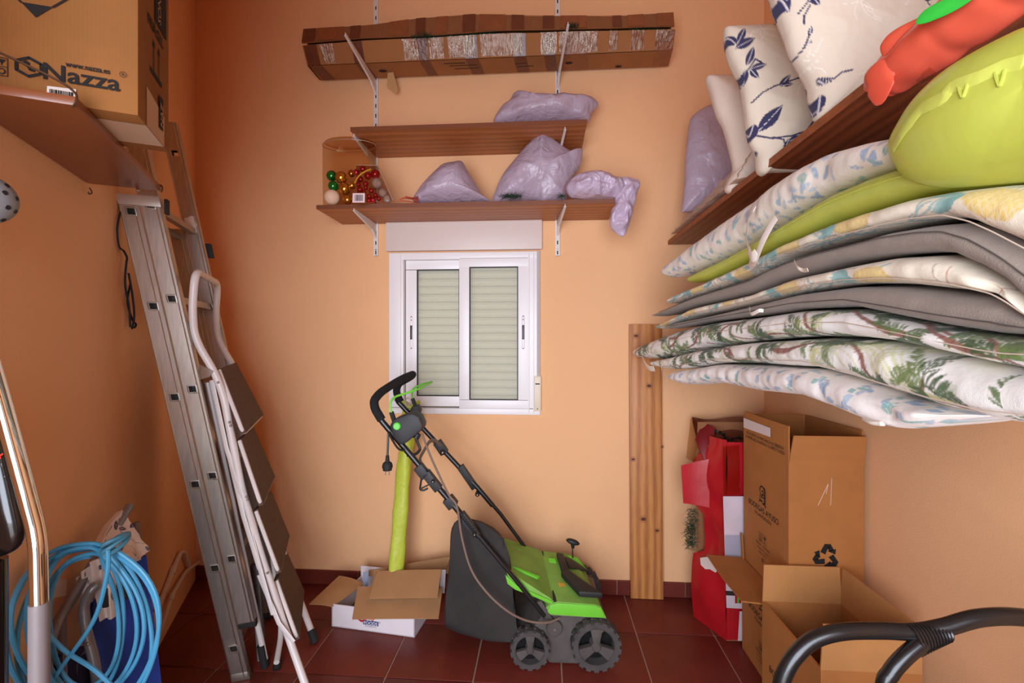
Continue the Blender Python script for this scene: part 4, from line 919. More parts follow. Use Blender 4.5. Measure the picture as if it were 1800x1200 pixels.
# ------------------------------------------------------------------ grey perforated shell at the left edge
c = on(-18, 350, 0.80)
c = c-LWN*0; c = c-LWN*((c-LW0).dot(LWN)-0.078)
rs_ = 42*0.86/800
t = thing('perforated_shell', 'small grey domed shell with round holes on the left wall at the picture edge', 'helmet', c-UP*rs_)
m = MB(); ax_ = (V((0, 0, EYE))-c).normalized(); ax_ = (ax_*0.8+LWN*0.2).normalized(); m.lathe(c, ax_, [(-0.07, rs_*0.9), (-0.02, rs_), (0.006, rs_*0.93), (0.018, rs_*0.72), (0.026, rs_*0.4), (0.028, 0)], 30); obj('shell', m, mat('shell_grey', (128, 128, 130), rough=0.5), t)
u = ax_.orthogonal().normalized(); w_ = ax_.cross(u)
def hole(rr, a, z):
    m = MB(); q = c+(u*math.cos(a)+w_*math.sin(a))*rr+ax_*z; n = (ax_+(q-c-ax_*z)*(14 if rr < rs_*0.7 else 30)).normalized(); m.lathe(q, n, [(-0.002, 0.0042), (0.0006, 0.0042)], 12); obj('vent_hole', m, M_dark, t)
for k in range(6): hole(rs_*0.55, k*math.pi/3, 0.0222)
for k in range(10): hole(rs_*0.84, k*math.pi/5+0.2, 0.0112)

# ------------------------------------------------------------------ vacuum cleaner: chrome tube and black dust canister
M_chrome = mat('chrome', (226, 222, 216), rough=0.06, metal=1.0)
M_gloss = mat('gloss_black', (22, 17, 17), rough=0.2, coat=0.4)
t = thing('vacuum_tube', 'bent chrome vacuum tube with a grey sleeve at the left edge', 'vacuum tube', (on(70, 1200, 0.80).x, on(70, 1200, 0.80).y, 0))
dn = on(69, 1062, 0.80)
ctl = [on(-32, 590, 0.76), on(-2, 690, 0.775), on(38, 836, 0.79), on(62, 925, 0.80), on(67, 960, 0.80), dn]
m = MB(); m.tube(rounded(ctl, 0.05, 6), 0.0128, 20); obj('chrome_tube', m, M_chrome, t)
m = MB(); m.tube([dn+UP*0.003, dn-UP*0.004, V((dn.x, dn.y, 0.08))], [0.014, 0.0144, 0.0144], 20); obj('grey_sleeve', m, mat('sleeve_grey', (122, 112, 112), rough=0.45), t, label='grey plastic sleeve')
m = MB(); m.box((dn.x, dn.y, 0.042), (0.12, 0.1, 0.08), bev=0.02); obj('floor_head', m, M_gloss, t)
t = thing('vacuum_canister', 'glossy black vacuum canister behind the chrome tube with white lettering', 'vacuum cleaner', on(0, 985, 0.845))
ol = [(-50, 660), (-30, 690), (4, 748), (18, 800), (30, 850), (40, 900), (43, 930), (38, 955), (22, 970), (0, 978), (-40, 992), (-52, 988), (-58, 900), (-60, 740)]
o3 = pxs(ol, 0.835); m = puff(o3, -CF, 0.026, 0.012, nang=80, nr=14, q=0.35); obj('canister', m, M_gloss, t)
m = MB(); b0_ = on(-20, 985, 0.825); m.tube([b0_, V((b0_.x, b0_.y, 0.05))], 0.025, 12); m.box((b0_.x, b0_.y, 0.03), (0.09, 0.06, 0.06), bev=0.02); obj('stand', m, M_gloss, t)
pA, pB = on(-3, 815, 0.822), on(8, 884, 0.822)
tx = text('brand_print', 'morphy richards', t, pA, (pB-pA), (pB-pA).cross(-CF)*-1 if False else CF.cross(pB-pA)*-1, 0.012, mat('print_white', (214, 206, 200), rough=0.6), align='LEFT')
ex3 = (pB-pA).normalized(); ey3 = (-CF).cross(ex3); refit(tx, pA, ex3, ey3, (pB-pA).length, 0.009, BASE[t.name])
m = MB(); flatpoly(m, on(-2, 801, 0.82), CR, UP, stroke2([(-0.008, 0.012), (0.004, -0.004)], 0.003)+stroke2([(-0.004, -0.004), (0.008, 0.004)], 0.003)); obj('red_mark', m, mat('mark_red', (220, 60, 50), rough=0.5), t)

# ------------------------------------------------------------------ white pipes low on the left wall
M_pipe = mat('white_pipe', (216, 196, 184), rough=0.4)
t = thing('water_pipe', 'white pipe with an elbow low on the left wall, upper of two', 'pipe', onL(300, 1030, 0.012))
m = MB(); P1 = [onL(333, 1000, 0.014), onL(325, 972, 0.014), onL(318, 970, 0.014), onL(304, 1002, 0.014), onL(279, 1066, 0.014), onL(250, 1140, 0.014)]; m.tube(rounded(P1, 0.02, 5), 0.0095, 10); obj('pipe_run', m, M_pipe, t)
m = MB(); m.tube([onL(306, 996, 0.014), onL(302, 1008, 0.014)], 0.0125, 10); obj('pipe_sleeve', m, M_pipe, t)
t = thing('water_pipe', 'white pipe running along the foot of the left wall, lower of two', 'pipe', onL(290, 1075, 0.02))
m = MB(); P2 = [onL(349, 988, 0.02), onL(327, 1004, 0.02), onL(302, 1046, 0.02), onL(281, 1112, 0.02), onL(255, 1190, 0.02)]; m.tube(rounded(P2, 0.04, 5), 0.0085, 10); obj('pipe_run', m, M_pipe, t)
m = MB(); m.tube([onL(303, 1044, 0.02), onL(299, 1056, 0.02)], 0.0115, 10); obj('pipe_sleeve', m, M_pipe, t)

# ------------------------------------------------------------------ folded beach chair with cushion, and the coil of blue hose hung over it
M_gtube = mat('grey_tube', (128, 122, 120), rough=0.3, metal=0.3, spec=0.6)
M_blue = mat('blue_canvas', (34, 64, 152), rough=0.85, var=0.08, vs_=12, bump=0.1, bs=300)
bc_ = thing('beach_chair', 'folded beach chair with grey tubes and blue canvas against the left wall', 'chair', V((onw(200, 1200, 1.2).x, onw(200, 1200, 1.2).y, 0)))
def ctube(ps, r=0.0115, nm='frame_tube'):
    m = MB(); m.tube(rounded(ps, 0.05, 5), r, 12); o = obj(nm, m, M_gtube, bc_); return o
def gnd(px, D): p = onw(px, 1200, D); return V((p.x, p.y, 0.012))
ctube([onw(228, 889, 1.36), onw(169, 981, 1.22), onw(128, 1050, 1.16), onw(88, 1112, 1.12), gnd(40, 1.1)])
ctube([onw(171, 1028, 1.17), onw(160, 1036, 1.16), onw(147, 1062, 1.155), onw(151, 1108, 1.15), onw(168, 1166, 1.15), gnd(190, 1.15)])
ctube([onw(106, 1090, 1.18), onw(108, 1130, 1.18), gnd(110, 1.18)], 0.011)
ctube([onw(150, 1140, 1.22), onw(132, 1154, 1.22), onw(126, 1172, 1.22), gnd(136, 1.22)], 0.011)
ctube([onw(238, 918, 1.42), onw(243, 960, 1.42), gnd(262, 1.4)], 0.011)
m = MB()
for px, py, D in ((101, 1089, 1.13), (122, 1062, 1.15), (155, 1131, 1.138), (100, 1114, 1.11)):
    m.ball(onw(px, py, D-0.012), 0.0048, 10, 6)
obj('frame_rivet', m, M_alu2, bc_, kind='stuff')
m = MB(); qd = [onw(160, 1010, 1.22), onw(250, 975, 1.36), V((onw(292, 1215, 1.34).x, onw(292, 1215, 1.34).y, 0.02)), V((onw(165, 1200, 1.2).x, onw(165, 1200, 1.2).y, 0.02))]
m.sheet(qd, 0.012, 24, 30, fn=lambda u, v: 0.012*math.sin(u*4)+0.006*noise.noise(V((u*4, v*3, 1)))); obj('canvas_seat', m, M_blue, bc_)
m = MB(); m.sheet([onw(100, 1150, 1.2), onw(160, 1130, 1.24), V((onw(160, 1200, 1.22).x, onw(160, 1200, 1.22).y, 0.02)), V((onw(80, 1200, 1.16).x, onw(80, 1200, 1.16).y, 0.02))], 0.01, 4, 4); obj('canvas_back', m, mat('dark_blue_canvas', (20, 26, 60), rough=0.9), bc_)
m = MB(); m.sheet([onw(183, 1036, 1.17), onw(222, 1016, 1.24), onw(232, 1050, 1.24), onw(184, 1068, 1.165)], 0.012, 10, 6, fn=lambda u, v: 0.01*math.sin(u*3)); obj('black_strap', m, M_blackrub, bc_)
m = MB(); m.hexa([onw(86, 1052, 1.15), onw(116, 1046, 1.15), onw(116, 1046, 1.2), onw(86, 1052, 1.2)], [onw(94, 1014, 1.15), onw(118, 1018, 1.15), onw(118, 1018, 1.2), onw(94, 1014, 1.2)], bev=0.012); obj('white_clip', m, mat('clip_cream', (214, 198, 184), rough=0.4), bc_, label='cream plastic clip')
# cushion with navy leaves folded over its top
cv = Canvas(0.5, 0.5, (226, 206, 192), res=0.001)
NV = (52, 46, 78)
cv.line(arc(0.10, 0.40, 0.40, 0.30, 0.3), 0.003, NV); cv.line(arc(0.22, 0.36, 0.32, 0.12, -0.3), 0.003, NV); cv.line(arc(0.2, 0.2, 0.1, 0.1, .4), 0.003, NV)
for x, y, a, L in ((0.20, 0.37, 0.6, 0.06), (0.22, 0.36, -1.0, 0.06), (0.27, 0.3, -0.2, 0.06), (0.36, 0.2, -1.3, 0.06), (0.34, 0.18, 0.3, 0.05), (0.1, 0.25, 0.2, 0.06), (0.12, 0.12, 1.0, 0.06), (0.30, 0.08, 2.0, 0.05)): cv.leaf(x, y, a, L, L*0.45, NV, vein=(226, 206, 192))
M_print = vcol_mat('printed_cloth', rough=0.9, bump=0.35)
def cloth(quad, nu, nv, nm, parent, us, vs__, fn):
    m = MB(); m.sheet(quad, 0.02, nu, nv, fn=fn); o = obj(nm, m, M_print, parent, ang=60)
    W = (nu+1)*(nv+1); cols = np.zeros((2*W, 3))
    uu = np.tile(np.linspace(us[0], us[1], nu+1), nv+1); vv = np.repeat(np.linspace(vs__[0], vs__[1], nv+1), nu+1)
    c_ = cv.look(uu, vv); cols[:W] = c_; cols[W:] = c_; set_print(o, cols); return o
ch = thing('seat_cushion', 'off-white cushion with navy leaves folded over the beach chair', 'cushion', onw(205, 1050, 1.2))
cloth([onw(168, 968, 1.18), onw(210, 898, 1.33), onw(258, 970, 1.35), onw(242, 986, 1.32)], 60, 60, 'cushion_fold', ch, (0.05, 0.3), (0.42, 0.08), lambda u, v: 0.012*math.sin(3*u)+0.006*noise.noise(V((u*5, v*5, 3))))
cloth([onw(160, 986, 1.19), onw(200, 975, 1.21), onw(206, 1080, 1.20), onw(178, 1090, 1.18)], 50, 50, 'cushion_fold', ch, (0.05, 0.3), (0.3, 0.0), lambda u, v: 0.016*math.sin(6*u)+0.006*noise.noise(V((u*5, v*5, 7))))
cloth([onw(140, 1012, 1.2), onw(165, 990, 1.2), onw(168, 1050, 1.2), onw(145, 1070, 1.2)], 30, 30, 'cushion_fold', ch, (0.1, 0.25), (0.3, 0.15), lambda u, v: 0.012*math.sin(7*u))
# blue hose
M_hose = mat('blue_hose', (74, 156, 196), rough=0.4, var=0.05, vs_=20)
hs_ = thing('hose_coil', 'coil of light blue hose tied at the top over the beach chair', 'hose', onw(150, 1190, 1.05))
tie = (184, 968)
loops = [(92, 950, 12, 1262, 279), (96, 955, 26, 1238, 246), (100, 958, 46, 1255, 268), (106, 968, 64, 1222, 222), (96, 960, 34, 1275, 274), (110, 972, 74, 1228, 236), (114, 976, 84, 1210, 212)]
pathp = []
for k, (tx_, ty, lx, by, rx) in enumerate(loops):
    cx_, cy = (lx+rx)/2, (ty+by)/2; rx_, ry = (rx-lx)/2, (by-ty)/2; n = 22; D0 = 1.07+0.012*(k % 4)
    for i in range(n):
        a = math.pi*0.42-2*math.pi*i/n; sk = 12*math.sin(a*1.0+k)
        x = cx_+rx_*math.cos(a)*(1+0.07*math.sin(2*a+k*1.7)); y = cy-ry*math.sin(a)+sk*0.3
        pull = math.exp(-((a-math.pi*0.42)/0.35)**2)+math.exp(-((a+2*math.pi-math.pi*0.42)/0.35)**2)
        pull = min(1, pull)*0.75; x = x*(1-pull)+(tie[0]+6*math.sin(k))*pull; y = y*(1-pull)+(tie[1]+(k-4)*3.0)*pull
        pathp.append(onw(x, y, D0+0.02*math.cos(a), 0.02+0.012*(k % 4)))
m = MB(); m.tube(spline(pathp, 3), 0.0048, 8); obj('hose_loops', m, M_hose, hs_, kind='stuff')
m = MB(); m.tube(spline([onw(190, 966, 1.05), onw(188, 1010, 1.05), onw(165, 1090, 1.05), onw(110, 1170, 1.05), onw(70, 1230, 1.06)], 6), 0.0048, 8); obj('hose_end', m, M_hose, hs_)
m = MB(); m.tube(spline([onw(60, 1085, 1.06), onw(110, 1140, 1.05), onw(170, 1180, 1.05), onw(230, 1240, 1.06)], 6), 0.0048, 8); obj('hose_end', m, M_hose, hs_)
m = MB(); 
for k in range(3): 
    q = onw(184, 966, 1.05); m.tube([q+CR*(0.018*math.cos(a))+CF*(0.03*math.sin(a)+0.03)+UP*(0.012*math.sin(a+k)+0.004*k) for a in [2*math.pi*i/16 for i in range(16)]], 0.005, 7, closed=True)
obj('hose_tie', m, mat('hose_tie_blue', (70, 128, 150), rough=0.5), hs_)
# ------------------------------------------------------------------ open white tray carton with brown flaps
M_wcard = mat('white_card', (226, 214, 216), rough=0.75, var=0.03, vs_=10)
M_flap = cardboard('flap_brown', (176, 130, 88), axis=0, rib=420, amt=0.08)
M_red = mat('logo_red', (206, 40, 44), rough=0.6); M_navy = mat('logo_blue', (40, 62, 120), rough=0.6)
fl_, fr_ = on(583, 1101, z=0.0), on(729, 1121, z=0.0)
bx_ = (fr_-fl_).normalized(); by_ = V((-bx_.y, bx_.x, 0)); Wb = (fr_-fl_).length; Db = 0.25; Hb = 0.105
t = thing('tray_carton', 'open white carton with loose brown flaps on the floor under the window', 'box', (fl_+fr_)/2+by_*Db/2)
def bp_(u, v, z): return fl_+bx_*u+by_*v+UP*z
def wallbox(m, a, b, h, th, inward):
    m.hexa([a, b, b+inward*th, a+inward*th], [p+UP*h for p in (a, b, b+inward*th, a+inward*th)])
m = MB(); th = 0.005
m.hexa([bp_(0, 0, 0.001), bp_(Wb, 0, 0.001), bp_(Wb, Db, 0.001), bp_(0, Db, 0.001)], [bp_(0, 0, 0.005), bp_(Wb, 0, 0.005), bp_(Wb, Db, 0.005), bp_(0, Db, 0.005)])
wallbox(m, bp_(0, 0, 0.001), bp_(Wb, 0, 0.001), Hb*0.93, th, by_); wallbox(m, bp_(0, Db, 0.001), bp_(Wb, Db, 0.001), Hb*1.4, th, -by_)
wallbox(m, bp_(0, 0, 0.001), bp_(0, Db, 0.001), Hb*0.93, th, bx_); wallbox(m, bp_(Wb, 0, 0.001), bp_(Wb, Db, 0.001), Hb*0.93, th, -bx_)
obj('tray', m, M_wcard, t)
m = MB(); m.hexa([bp_(th, th, 0.006), bp_(Wb-th, th, 0.006), bp_(Wb-th, Db-th, 0.006), bp_(th, Db-th, 0.006)], [bp_(th, th, 0.008), bp_(Wb-th, th, 0.008), bp_(Wb-th, Db-th, 0.008), bp_(th, Db-th, 0.008)]); obj('tray_bottom', m, mat('tray_inner', (120, 92, 66), rough=0.9), t)
def flap(ps, th=0.004, nm='flap', m_=None, n=6, bow=0.004, label=None):
    m = MB(); m.sheet(ps, th, n, n, fn=lambda u, v: bow*math.sin(3.1*u)*math.sin(2*v+0.4)); return obj(nm, m, m_ or M_flap, t, label=label)
flap([on(619, 1088, 1.905), on(771, 1087, 1.885), on(778, 1034, 2.04), on(629, 1031, 2.06)])
f2 = flap([on(645, 1052, 1.965), on(769, 1050, 1.945), on(776, 1001, 2.07), on(661, 1004, 2.09)])
m = MB(); m.tube([on(647, 1053, 1.96), on(662, 1005, 2.085)], 0.004, 6, flat=0.4); obj('flap_crease', m, M_flap, f2)
flap([on(543, 1062, 2.0), on(584, 1066, 1.985), on(641, 1026, 2.16), on(596, 1012, 2.18)], bow=0.012)
flap([on(645, 1012, 2.2), on(780, 1012, 2.19), on(792, 978, 2.205), on(648, 1002, 2.215)], bow=0.006, n=8)
m = MB(); m.sheet([on(639, 1032, 2.13), on(646, 1032, 2.12), on(648, 1004, 2.14), on(639, 1005, 2.15)], 0.004); obj('inner_partition', m, mat('partition_blue', (150, 160, 182), rough=0.6), t)
m = MB(); m.sheet([on(773, 1042, 2.06), on(781, 1042, 2.08), on(783, 1001, 2.1), on(776, 1001, 2.08)], 0.004); obj('inner_partition', m, M_wcard, t)
# its red and blue printed mark
O = bp_(Wb*0.46, 0, 0.046); ex, ey = bx_, UP
m = MB(); flatpoly(m, O, ex, ey, stroke2([(-0.02, 0.022), (-0.042, 0.014), (-0.05, 0.004), (-0.036, -0.004), (-0.016, 0.002)], 0.009)+[[(-0.058, 0.006), (-0.044, 0.016), (-0.042, 0.0)]]); obj('red_swoosh', m, M_red, t)
text('brand_print', 'Sky', t, O+ex*0.004+ey*0.006, ex, ey, 0.034, M_red, bold=0.0008, shear=0.2)
m = MB(); flatpoly(m, O+ex*0.008-ey*0.017, ex, ey, [[(-0.036, 0), (0.036, 0), (0.036, 0.019), (-0.036, 0.019)]]); obj('blue_band', m, M_navy, t)
text('brand_print', 'FOODS', t, O+ex*0.008-ey*0.0145-by_*0.0009, ex, ey, 0.0195, M_wcard, bold=0.0003)
text('registered_print', '®', t, O+ex*0.049-ey*0.004, ex, ey, 0.010, M_navy)
text('web_print', 'www.skyfoods.es', t, O+ex*0.008-ey*0.0245, ex, ey, 0.0075, M_navy)

# ------------------------------------------------------------------ lime roll leaning against the wall behind it
M_limecloth = mat('lime_nylon', (190, 200, 66), rough=0.5, var=0.06, vs_=15, bump=0.4, bs=40)
t = thing('lime_roll', 'long lime-green rolled fabric sleeve standing in the white carton against the wall', 'sleeve', on(690, 1040, 2.12))
cl = [on(690, 1062, 2.09), on(697, 985, 2.115), on(705, 900, 2.14), on(711, 820, 2.165), on(716, 765, 2.185), on(721, 718, 2.20)]
m = MB(); pts_ = spline(cl, 14); n = len(pts_); rr = [0.034*(1+0.05*math.sin(i*0.5))*(1.0 if i < n*0.8 else 1+0.12*(i-n*0.8)/(n*0.2)) for i in range(n)]
m.tube(pts_, rr, 26)
for i, p in enumerate(m.v):
    k = i % 26; s_ = i//26; q = pts_[min(s_, n-1)]; d = (p-q); f_ = 1+0.10*math.sin(2*math.pi*k/26*3+s_*0.11)+0.05*noise.noise(p*22); m.v[i] = q+d*f_
for p in m.v: p.y = min(p.y, YB-0.004)
obj('sleeve_body', m, M_limecloth, t, ang=60)
m = MB(); top = pts_[-1]
for k in range(9):
    a = 2*math.pi*k/9; p0 = top+CR*0.034*math.cos(a)+CF*0.02*math.sin(a)-UP*0.01; p1 = top+CR*0.05*math.cos(a)+CF*0.014*math.sin(a)+UP*(0.03+0.015*math.sin(k*2.3)); b_ = 2*math.pi*(k+1)/9
    p2 = top+CR*0.05*math.cos(b_)+CF*0.014*math.sin(b_)+UP*(0.03+0.015*math.sin(k*2.3+2.3)); p3 = top+CR*0.034*math.cos(b_)+CF*0.02*math.sin(b_)-UP*0.01
    m.sheet([p0, p3, p2, p1], 0.0015)
for p in m.v: p.y = min(p.y, YB-0.036) if p.z > wb-0.05 else min(p.y, YB-0.004)
obj('sleeve_mouth', m, M_limecloth, t)
m = MB(); m.tube(spline([on(714, 715, 2.16), on(713, 703, 2.155), on(718, 699, 2.155), on(722, 704, 2.155), on(719, 712, 2.155), on(716, 708, 2.15)], 6), 0.0035, 6); obj('drawcord', m, mat('cord_white', (226, 206, 198), rough=0.8), t)

# ------------------------------------------------------------------ plank
M_pine = wood('pine_plank', (158, 92, 42), (206, 140, 78), axis=2, ring=16, dist=4, rough=0.5)
pl, pr = on(1108.5, 1052, y=YB-0.035), on(1166, 1050, y=YB-0.035)
Lp = on(1137, 570, y=YB-0.014).z
t = thing('plank', 'tall pine plank leaning upright against the back wall right of the window', 'plank', V(((pl.x+pr.x)/2, YB-0.036, 0)))
m = MB(); y0, y1 = YB-0.038, YB-0.022; m.hexa([(pl.x, y0, 0.001), (pr.x, y0, 0.001), (pr.x, y1, 0.001), (pl.x, y1, 0.001)], [(pl.x-0.004, y0+0.016, Lp), (pr.x-0.004, y0+0.016, Lp), (pr.x-0.004, y1+0.016, Lp), (pl.x-0.004, y1+0.016, Lp)], bev=0.0015); obj('board', m, M_pine, t)
M_knot = mat('knot_brown', (92, 44, 20), rough=0.6, var=0.3, vs_=80)
for px, py, r in ((1141, 678, 0.011), (1131, 912, 0.012), (1155, 932, 0.009), (1113, 807, 0.008), (1118, 590, 0.010), (1164, 785, 0.005)):
    yk = YB-0.038+0.016*(on(px, py, y=YB-0.03).z/Lp); c = on(px, py, y=yk)
    m = MB(); flatpoly(m, c, V((1, 0, 0)), V((0, 0.012, 1)), [disc2(0, 0, r, 14, r*0.75)], off=0.0012); flatpoly(m, c, V((1, 0, 0)), V((0, 0.012, 1)), ring2(0, 0, r*1.35, 0.0014, 16), off=0.0011); obj('knot', m, M_knot, t, kind='stuff')

# ------------------------------------------------------------------ scarifier
DM = 1.715
ROT = None
def P_m(px, py, dy): return on(px, py, DM+dy)
mw = thing('lawn_scarifier', 'green and black wheeled lawn scarifier with a catcher bag on the floor', 'lawn mower', on(985, 1180, z=0.0)+CF*0.2)
M_green = mat('mower_green', (112, 196, 52), rough=0.4, var=0.05, vs_=6)
M_greend = mat('mower_dusty_green', (124, 170, 70), rough=0.65, var=0.15, vs_=12)
M_plas = mat('mower_black', (33, 31, 31), rough=0.55, var=0.2, vs_=14)
M_dust = mat('dusty_black', (82, 74, 70), rough=0.85, var=0.22, vs_=16, bump=0.1, bs=80)
M_tyre = mat('dusty_tyre', (72, 66, 64), rough=0.9, var=0.2, vs_=20)
M_tubeb = mat('handle_black', (26, 25, 26), rough=0.35, coat=0.2)
M_screw = mat('bright_screw', (196, 192, 188), rough=0.25, metal=1)
def wheel(px, py, rp, dy, wd, lugs, spokes, a0, near=True):
    c = P_m(px, py, dy); r = rp*(DM+dy)/800 if near else None
    return c, r
def make_wheel(c, r, wd, lugs, name, a0):
    ax = CF
    u, w_ = CR, UP
    m = MB(); m.lathe(c, ax, [(0.003, r*0.72), (0.0, r*0.76), (0.0, r*0.92), (0.006, r*0.955), (wd-0.006, r*0.955), (wd, r*0.92), (wd, r*0.76), (wd-0.003, r*0.72)], 40)
    m.lathe(c, ax, [(0.003, r*0.72), (wd*0.8, r*0.70)], 40); m.f = [f for f in m.f if len(f) == 4]
    ty = obj('wheel_tyre', m, M_tyre, mw)
    m = MB()
    for k in range(lugs):
        a = 2*math.pi*(k+0.5)/lugs; d = u*math.cos(a)+w_*math.sin(a); tn = -u*math.sin(a)+w_*math.cos(a); hw = math.pi*r/lugs*0.55
        for o_, q in ((0.0, -1), (wd/2, 1)):
            sh = tn*(hw*0.9 if q > 0 else 0); b = [c+d*r*0.90+tn*x*hw+sh+ax*(o_+y) for x, y in ((-1, 0.001), (1, 0.001), (1, wd/2), (-1, wd/2))]
            m.hexa(b, [p+d*r*0.10 for p in b], bev=0)
    obj('tyre_lug', m, M_tyre, ty, kind='stuff')
    m = MB(); m.lathe(c, ax, [(-0.002, 0), (-0.002, r*0.13), (0.004, r*0.20), (0.02, r*0.22), (wd*0.7, r*0.24), (wd*0.7, 0)], 24); hub = obj('wheel_hub', m, M_dust, mw)
    for k in range(3):
        a = a0+2*math.pi*k/3; d = u*math.cos(a)+w_*math.sin(a); tn = -u*math.sin(a)+w_*math.cos(a)
        b = [c+d*r*0.16+tn*x*r*0.13+ax*y for x, y in ((-1, 0.004), (1, 0.004), (1, wd*0.5), (-1, wd*0.5))]
        t_ = [c+d*r*0.74+tn*x*r*0.26+ax*y for x, y in ((-1, 0.006), (1, 0.006), (1, wd*0.55), (-1, wd*0.55))]
        m = MB(); m.hexa(b, t_, bev=0.002); obj('wheel_spoke', m, M_dust, hub)
    m = MB(); m.lathe(c, ax, [(wd*0.75, 0), (wd*0.75, r*0.72)], 30); obj('wheel_back', m, mat('wheel_shadow_black', (30, 28, 28), rough=0.9), mw)  # black disc behind the spokes stands in for the shade in the wheel
    return hub
def grounded(px, rp, dy): p = on(px, 1150, DM+dy); r = rp*(DM+dy)/800; return V((p.x, p.y, r+0.001)), r
cB, rB = grounded(1049, 44, 0.0); cS, rS = grounded(932, 35, 0.01)
hubB = make_wheel(cB, rB, 0.055, 18, 'big', math.pi*0.83-math.pi/3); make_wheel(cS, rS, 0.045, 14, 'small', math.pi*0.5)
make_wheel(cB+CF*0.40, rB, 0.055, 18, 'big', 0.3); make_wheel(cS+CF*0.37, rS, 0.045, 14, 'small', 0.9)
m = MB(); 
for k in range(5): m.tube([cB+CR*(-0.006+k*0.008)*1.0+UP*(rB*0.5)+CF*0.02, cB+CR*(-0.004+k*0.008)+UP*(rB*0.72)+CF*0.02], 0.0028, 6)
obj('spring', m, mat('brass_spring', (176, 140, 84), rough=0.4, metal=0.7), mw, kind='stuff')
# chassis: dark shell between the wheels
m = MB(); pl_ = [(905, 1118), (936, 1104), (952, 1082), (975, 1078), (1066, 1086), (1074, 1108), (1056, 1168), (966, 1165), (945, 1140)]
m.prism([P_m(x, y, 0.045) for x, y in pl_], CF*0.33, bev=0.006); obj('chassis', m, M_dust, mw)
m = MB(); c = P_m(975, 1106, 0.028); m.lathe(c, CF, [(0, 0), (0, 0.026), (0.004, 0.030), (0.02, 0.031)], 28); dl = obj('height_dial', m, M_dust, mw)
m = MB(); m.lathe(c-CF*0.003, CF, [(0, 0), (0, 0.006), (0.004, 0.006)], 12); obj('dial_screw', m, M_screw, dl)
# green deck: rear hood and front body, lofted from a near profile to a far one
def loft(near, far, name, m_, dn, df, th=0.0, n=10, parent=mw, crown=0.0, close=True):
    a = [P_m(x, y, dn) for x, y in near]; b = [P_m(x, y, df) for x, y in far]; mb = MB(); k = len(a)
    for j in range(n+1):
        f_ = j/n
        for i in range(k): mb.v.append(a[i].lerp(b[i], f_)+UP*crown*math.sin(math.pi*f_))
    for j in range(n):
        for i in range(k): mb.f.append([j*k+i, j*k+(i+1) % k, (j+1)*k+(i+1) % k, (j+1)*k+i])
    mb.f.append(list(range(k))[::-1]); mb.f.append([n*k+i for i in range(k)]); mb.sm = [True]*len(mb.f)
    bm = bmesh.new(); vv = [bm.verts.new(p) for p in mb.v]; [bm.faces.new([vv[i] for i in f]) for f in mb.f]; bmesh.ops.recalc_face_normals(bm, faces=bm.faces[:]); bmesh.ops.triangulate(bm, faces=[f for f in bm.faces if len(f.verts) > 4]); bm.verts.index_update()
    mb2 = MB(); mb2.add([v.co.copy() for v in bm.verts], [[v.index for v in f.verts] for f in bm.faces]); bm.free()
    return obj(name, mb2, m_, parent)
hood_near = [(889, 1008), (893, 1003), (966, 1050), (975, 1058), (972, 1064), (900, 1030), (891, 1022)]
hood_far = [(881, 948), (885, 945), (943, 964), (953, 969), (951, 976), (888, 956), (881, 954)]
loft(hood_near, hood_far, 'rear_hood', M_greend, 0.04, 0.37, crown=0.004)
body_near = [(955, 1072), (968, 1060), (980, 1057), (1046, 1062), (1056, 1066), (1066, 1086), (1030, 1084), (962, 1080)]
body_far = [(940, 975), (949, 968), (957, 968), (1004, 974), (1016, 984), (1028, 1002), (1000, 1005), (945, 990)]
loft(body_near, body_far, 'front_body', M_greend, 0.035, 0.375, crown=0.006)
# bright side panels of the deck and raised ribs of the hood
m = MB(); m.prism([P_m(x, y, 0.031) for x, y in ((960, 1078), (968, 1063), (982, 1060), (1046, 1064), (1057, 1069), (1064, 1086), (1010, 1082))], CF*0.006, bev=0.002); obj('side_panel', m, M_green, mw)
m = MB(); m.prism([P_m(x, y, 0.034) for x, y in ((888, 1010), (910, 1030), (972, 1057), (970, 1061), (905, 1036), (892, 1026))], CF*0.006, bev=0.002); obj('side_panel', m, M_green, mw)
def rib(a, b, c, d, name, m_, th=0.006):
    m = MB(); m.hexa([a, b, c, d], [p+UP*th+(V((0, 0, EYE))-p).normalized()*0.004 for p in (a, b, c, d)], bev=0.0025); return obj(name, m, m_, mw)
rib(P_m(893, 996, 0.1), P_m(908, 999, 0.1), P_m(950, 1015, 0.12), P_m(945, 1019, 0.1), 'hood_rib', M_green); rib(P_m(904, 965, 0.30), P_m(912, 966, 0.30), P_m(948, 988, 0.29), P_m(944, 991, 0.28), 'hood_rib', M_green)
rib(P_m(963, 981, 0.30), P_m(976, 982, 0.30), P_m(979, 992, 0.28), P_m(966, 991, 0.28), 'deck_patch', M_green, 0.003); rib(P_m(997, 976, 0.34), P_m(1015, 981, 0.34), P_m(1034, 1004, 0.30), P_m(1012, 996, 0.30), 'deck_patch', M_green, 0.004)
m = MB(); m.tube([P_m(953, 970, 0.37), P_m(966, 1014, 0.2), P_m(976, 1057, 0.035)], 0.006, 8); obj('hinge_bar', m, M_plas, mw)
def decal(q, dy, m_, name, off=0.004):
    m = MB(); m.sheet([P_m(x, y, d)+(V((0, 0, EYE))-P_m(x, y, d)).normalized()*off for (x, y), d in zip(q, dy)], 0.0008); return obj(name, m, m_, mw)
M_yel = mat('decal_yellow', (206, 158, 58), rough=0.6, var=0.2, vs_=120)
decal([(911, 992), (930, 1001), (925, 981), (907, 968)], [0.18, 0.17, 0.26, 0.27], M_yel, 'warning_decal', 0.006)
decal([(981, 1033), (997, 1035), (992, 1024), (979, 1024)], [0.12, 0.12, 0.15, 0.15], M_yel, 'warning_decal', 0.008)
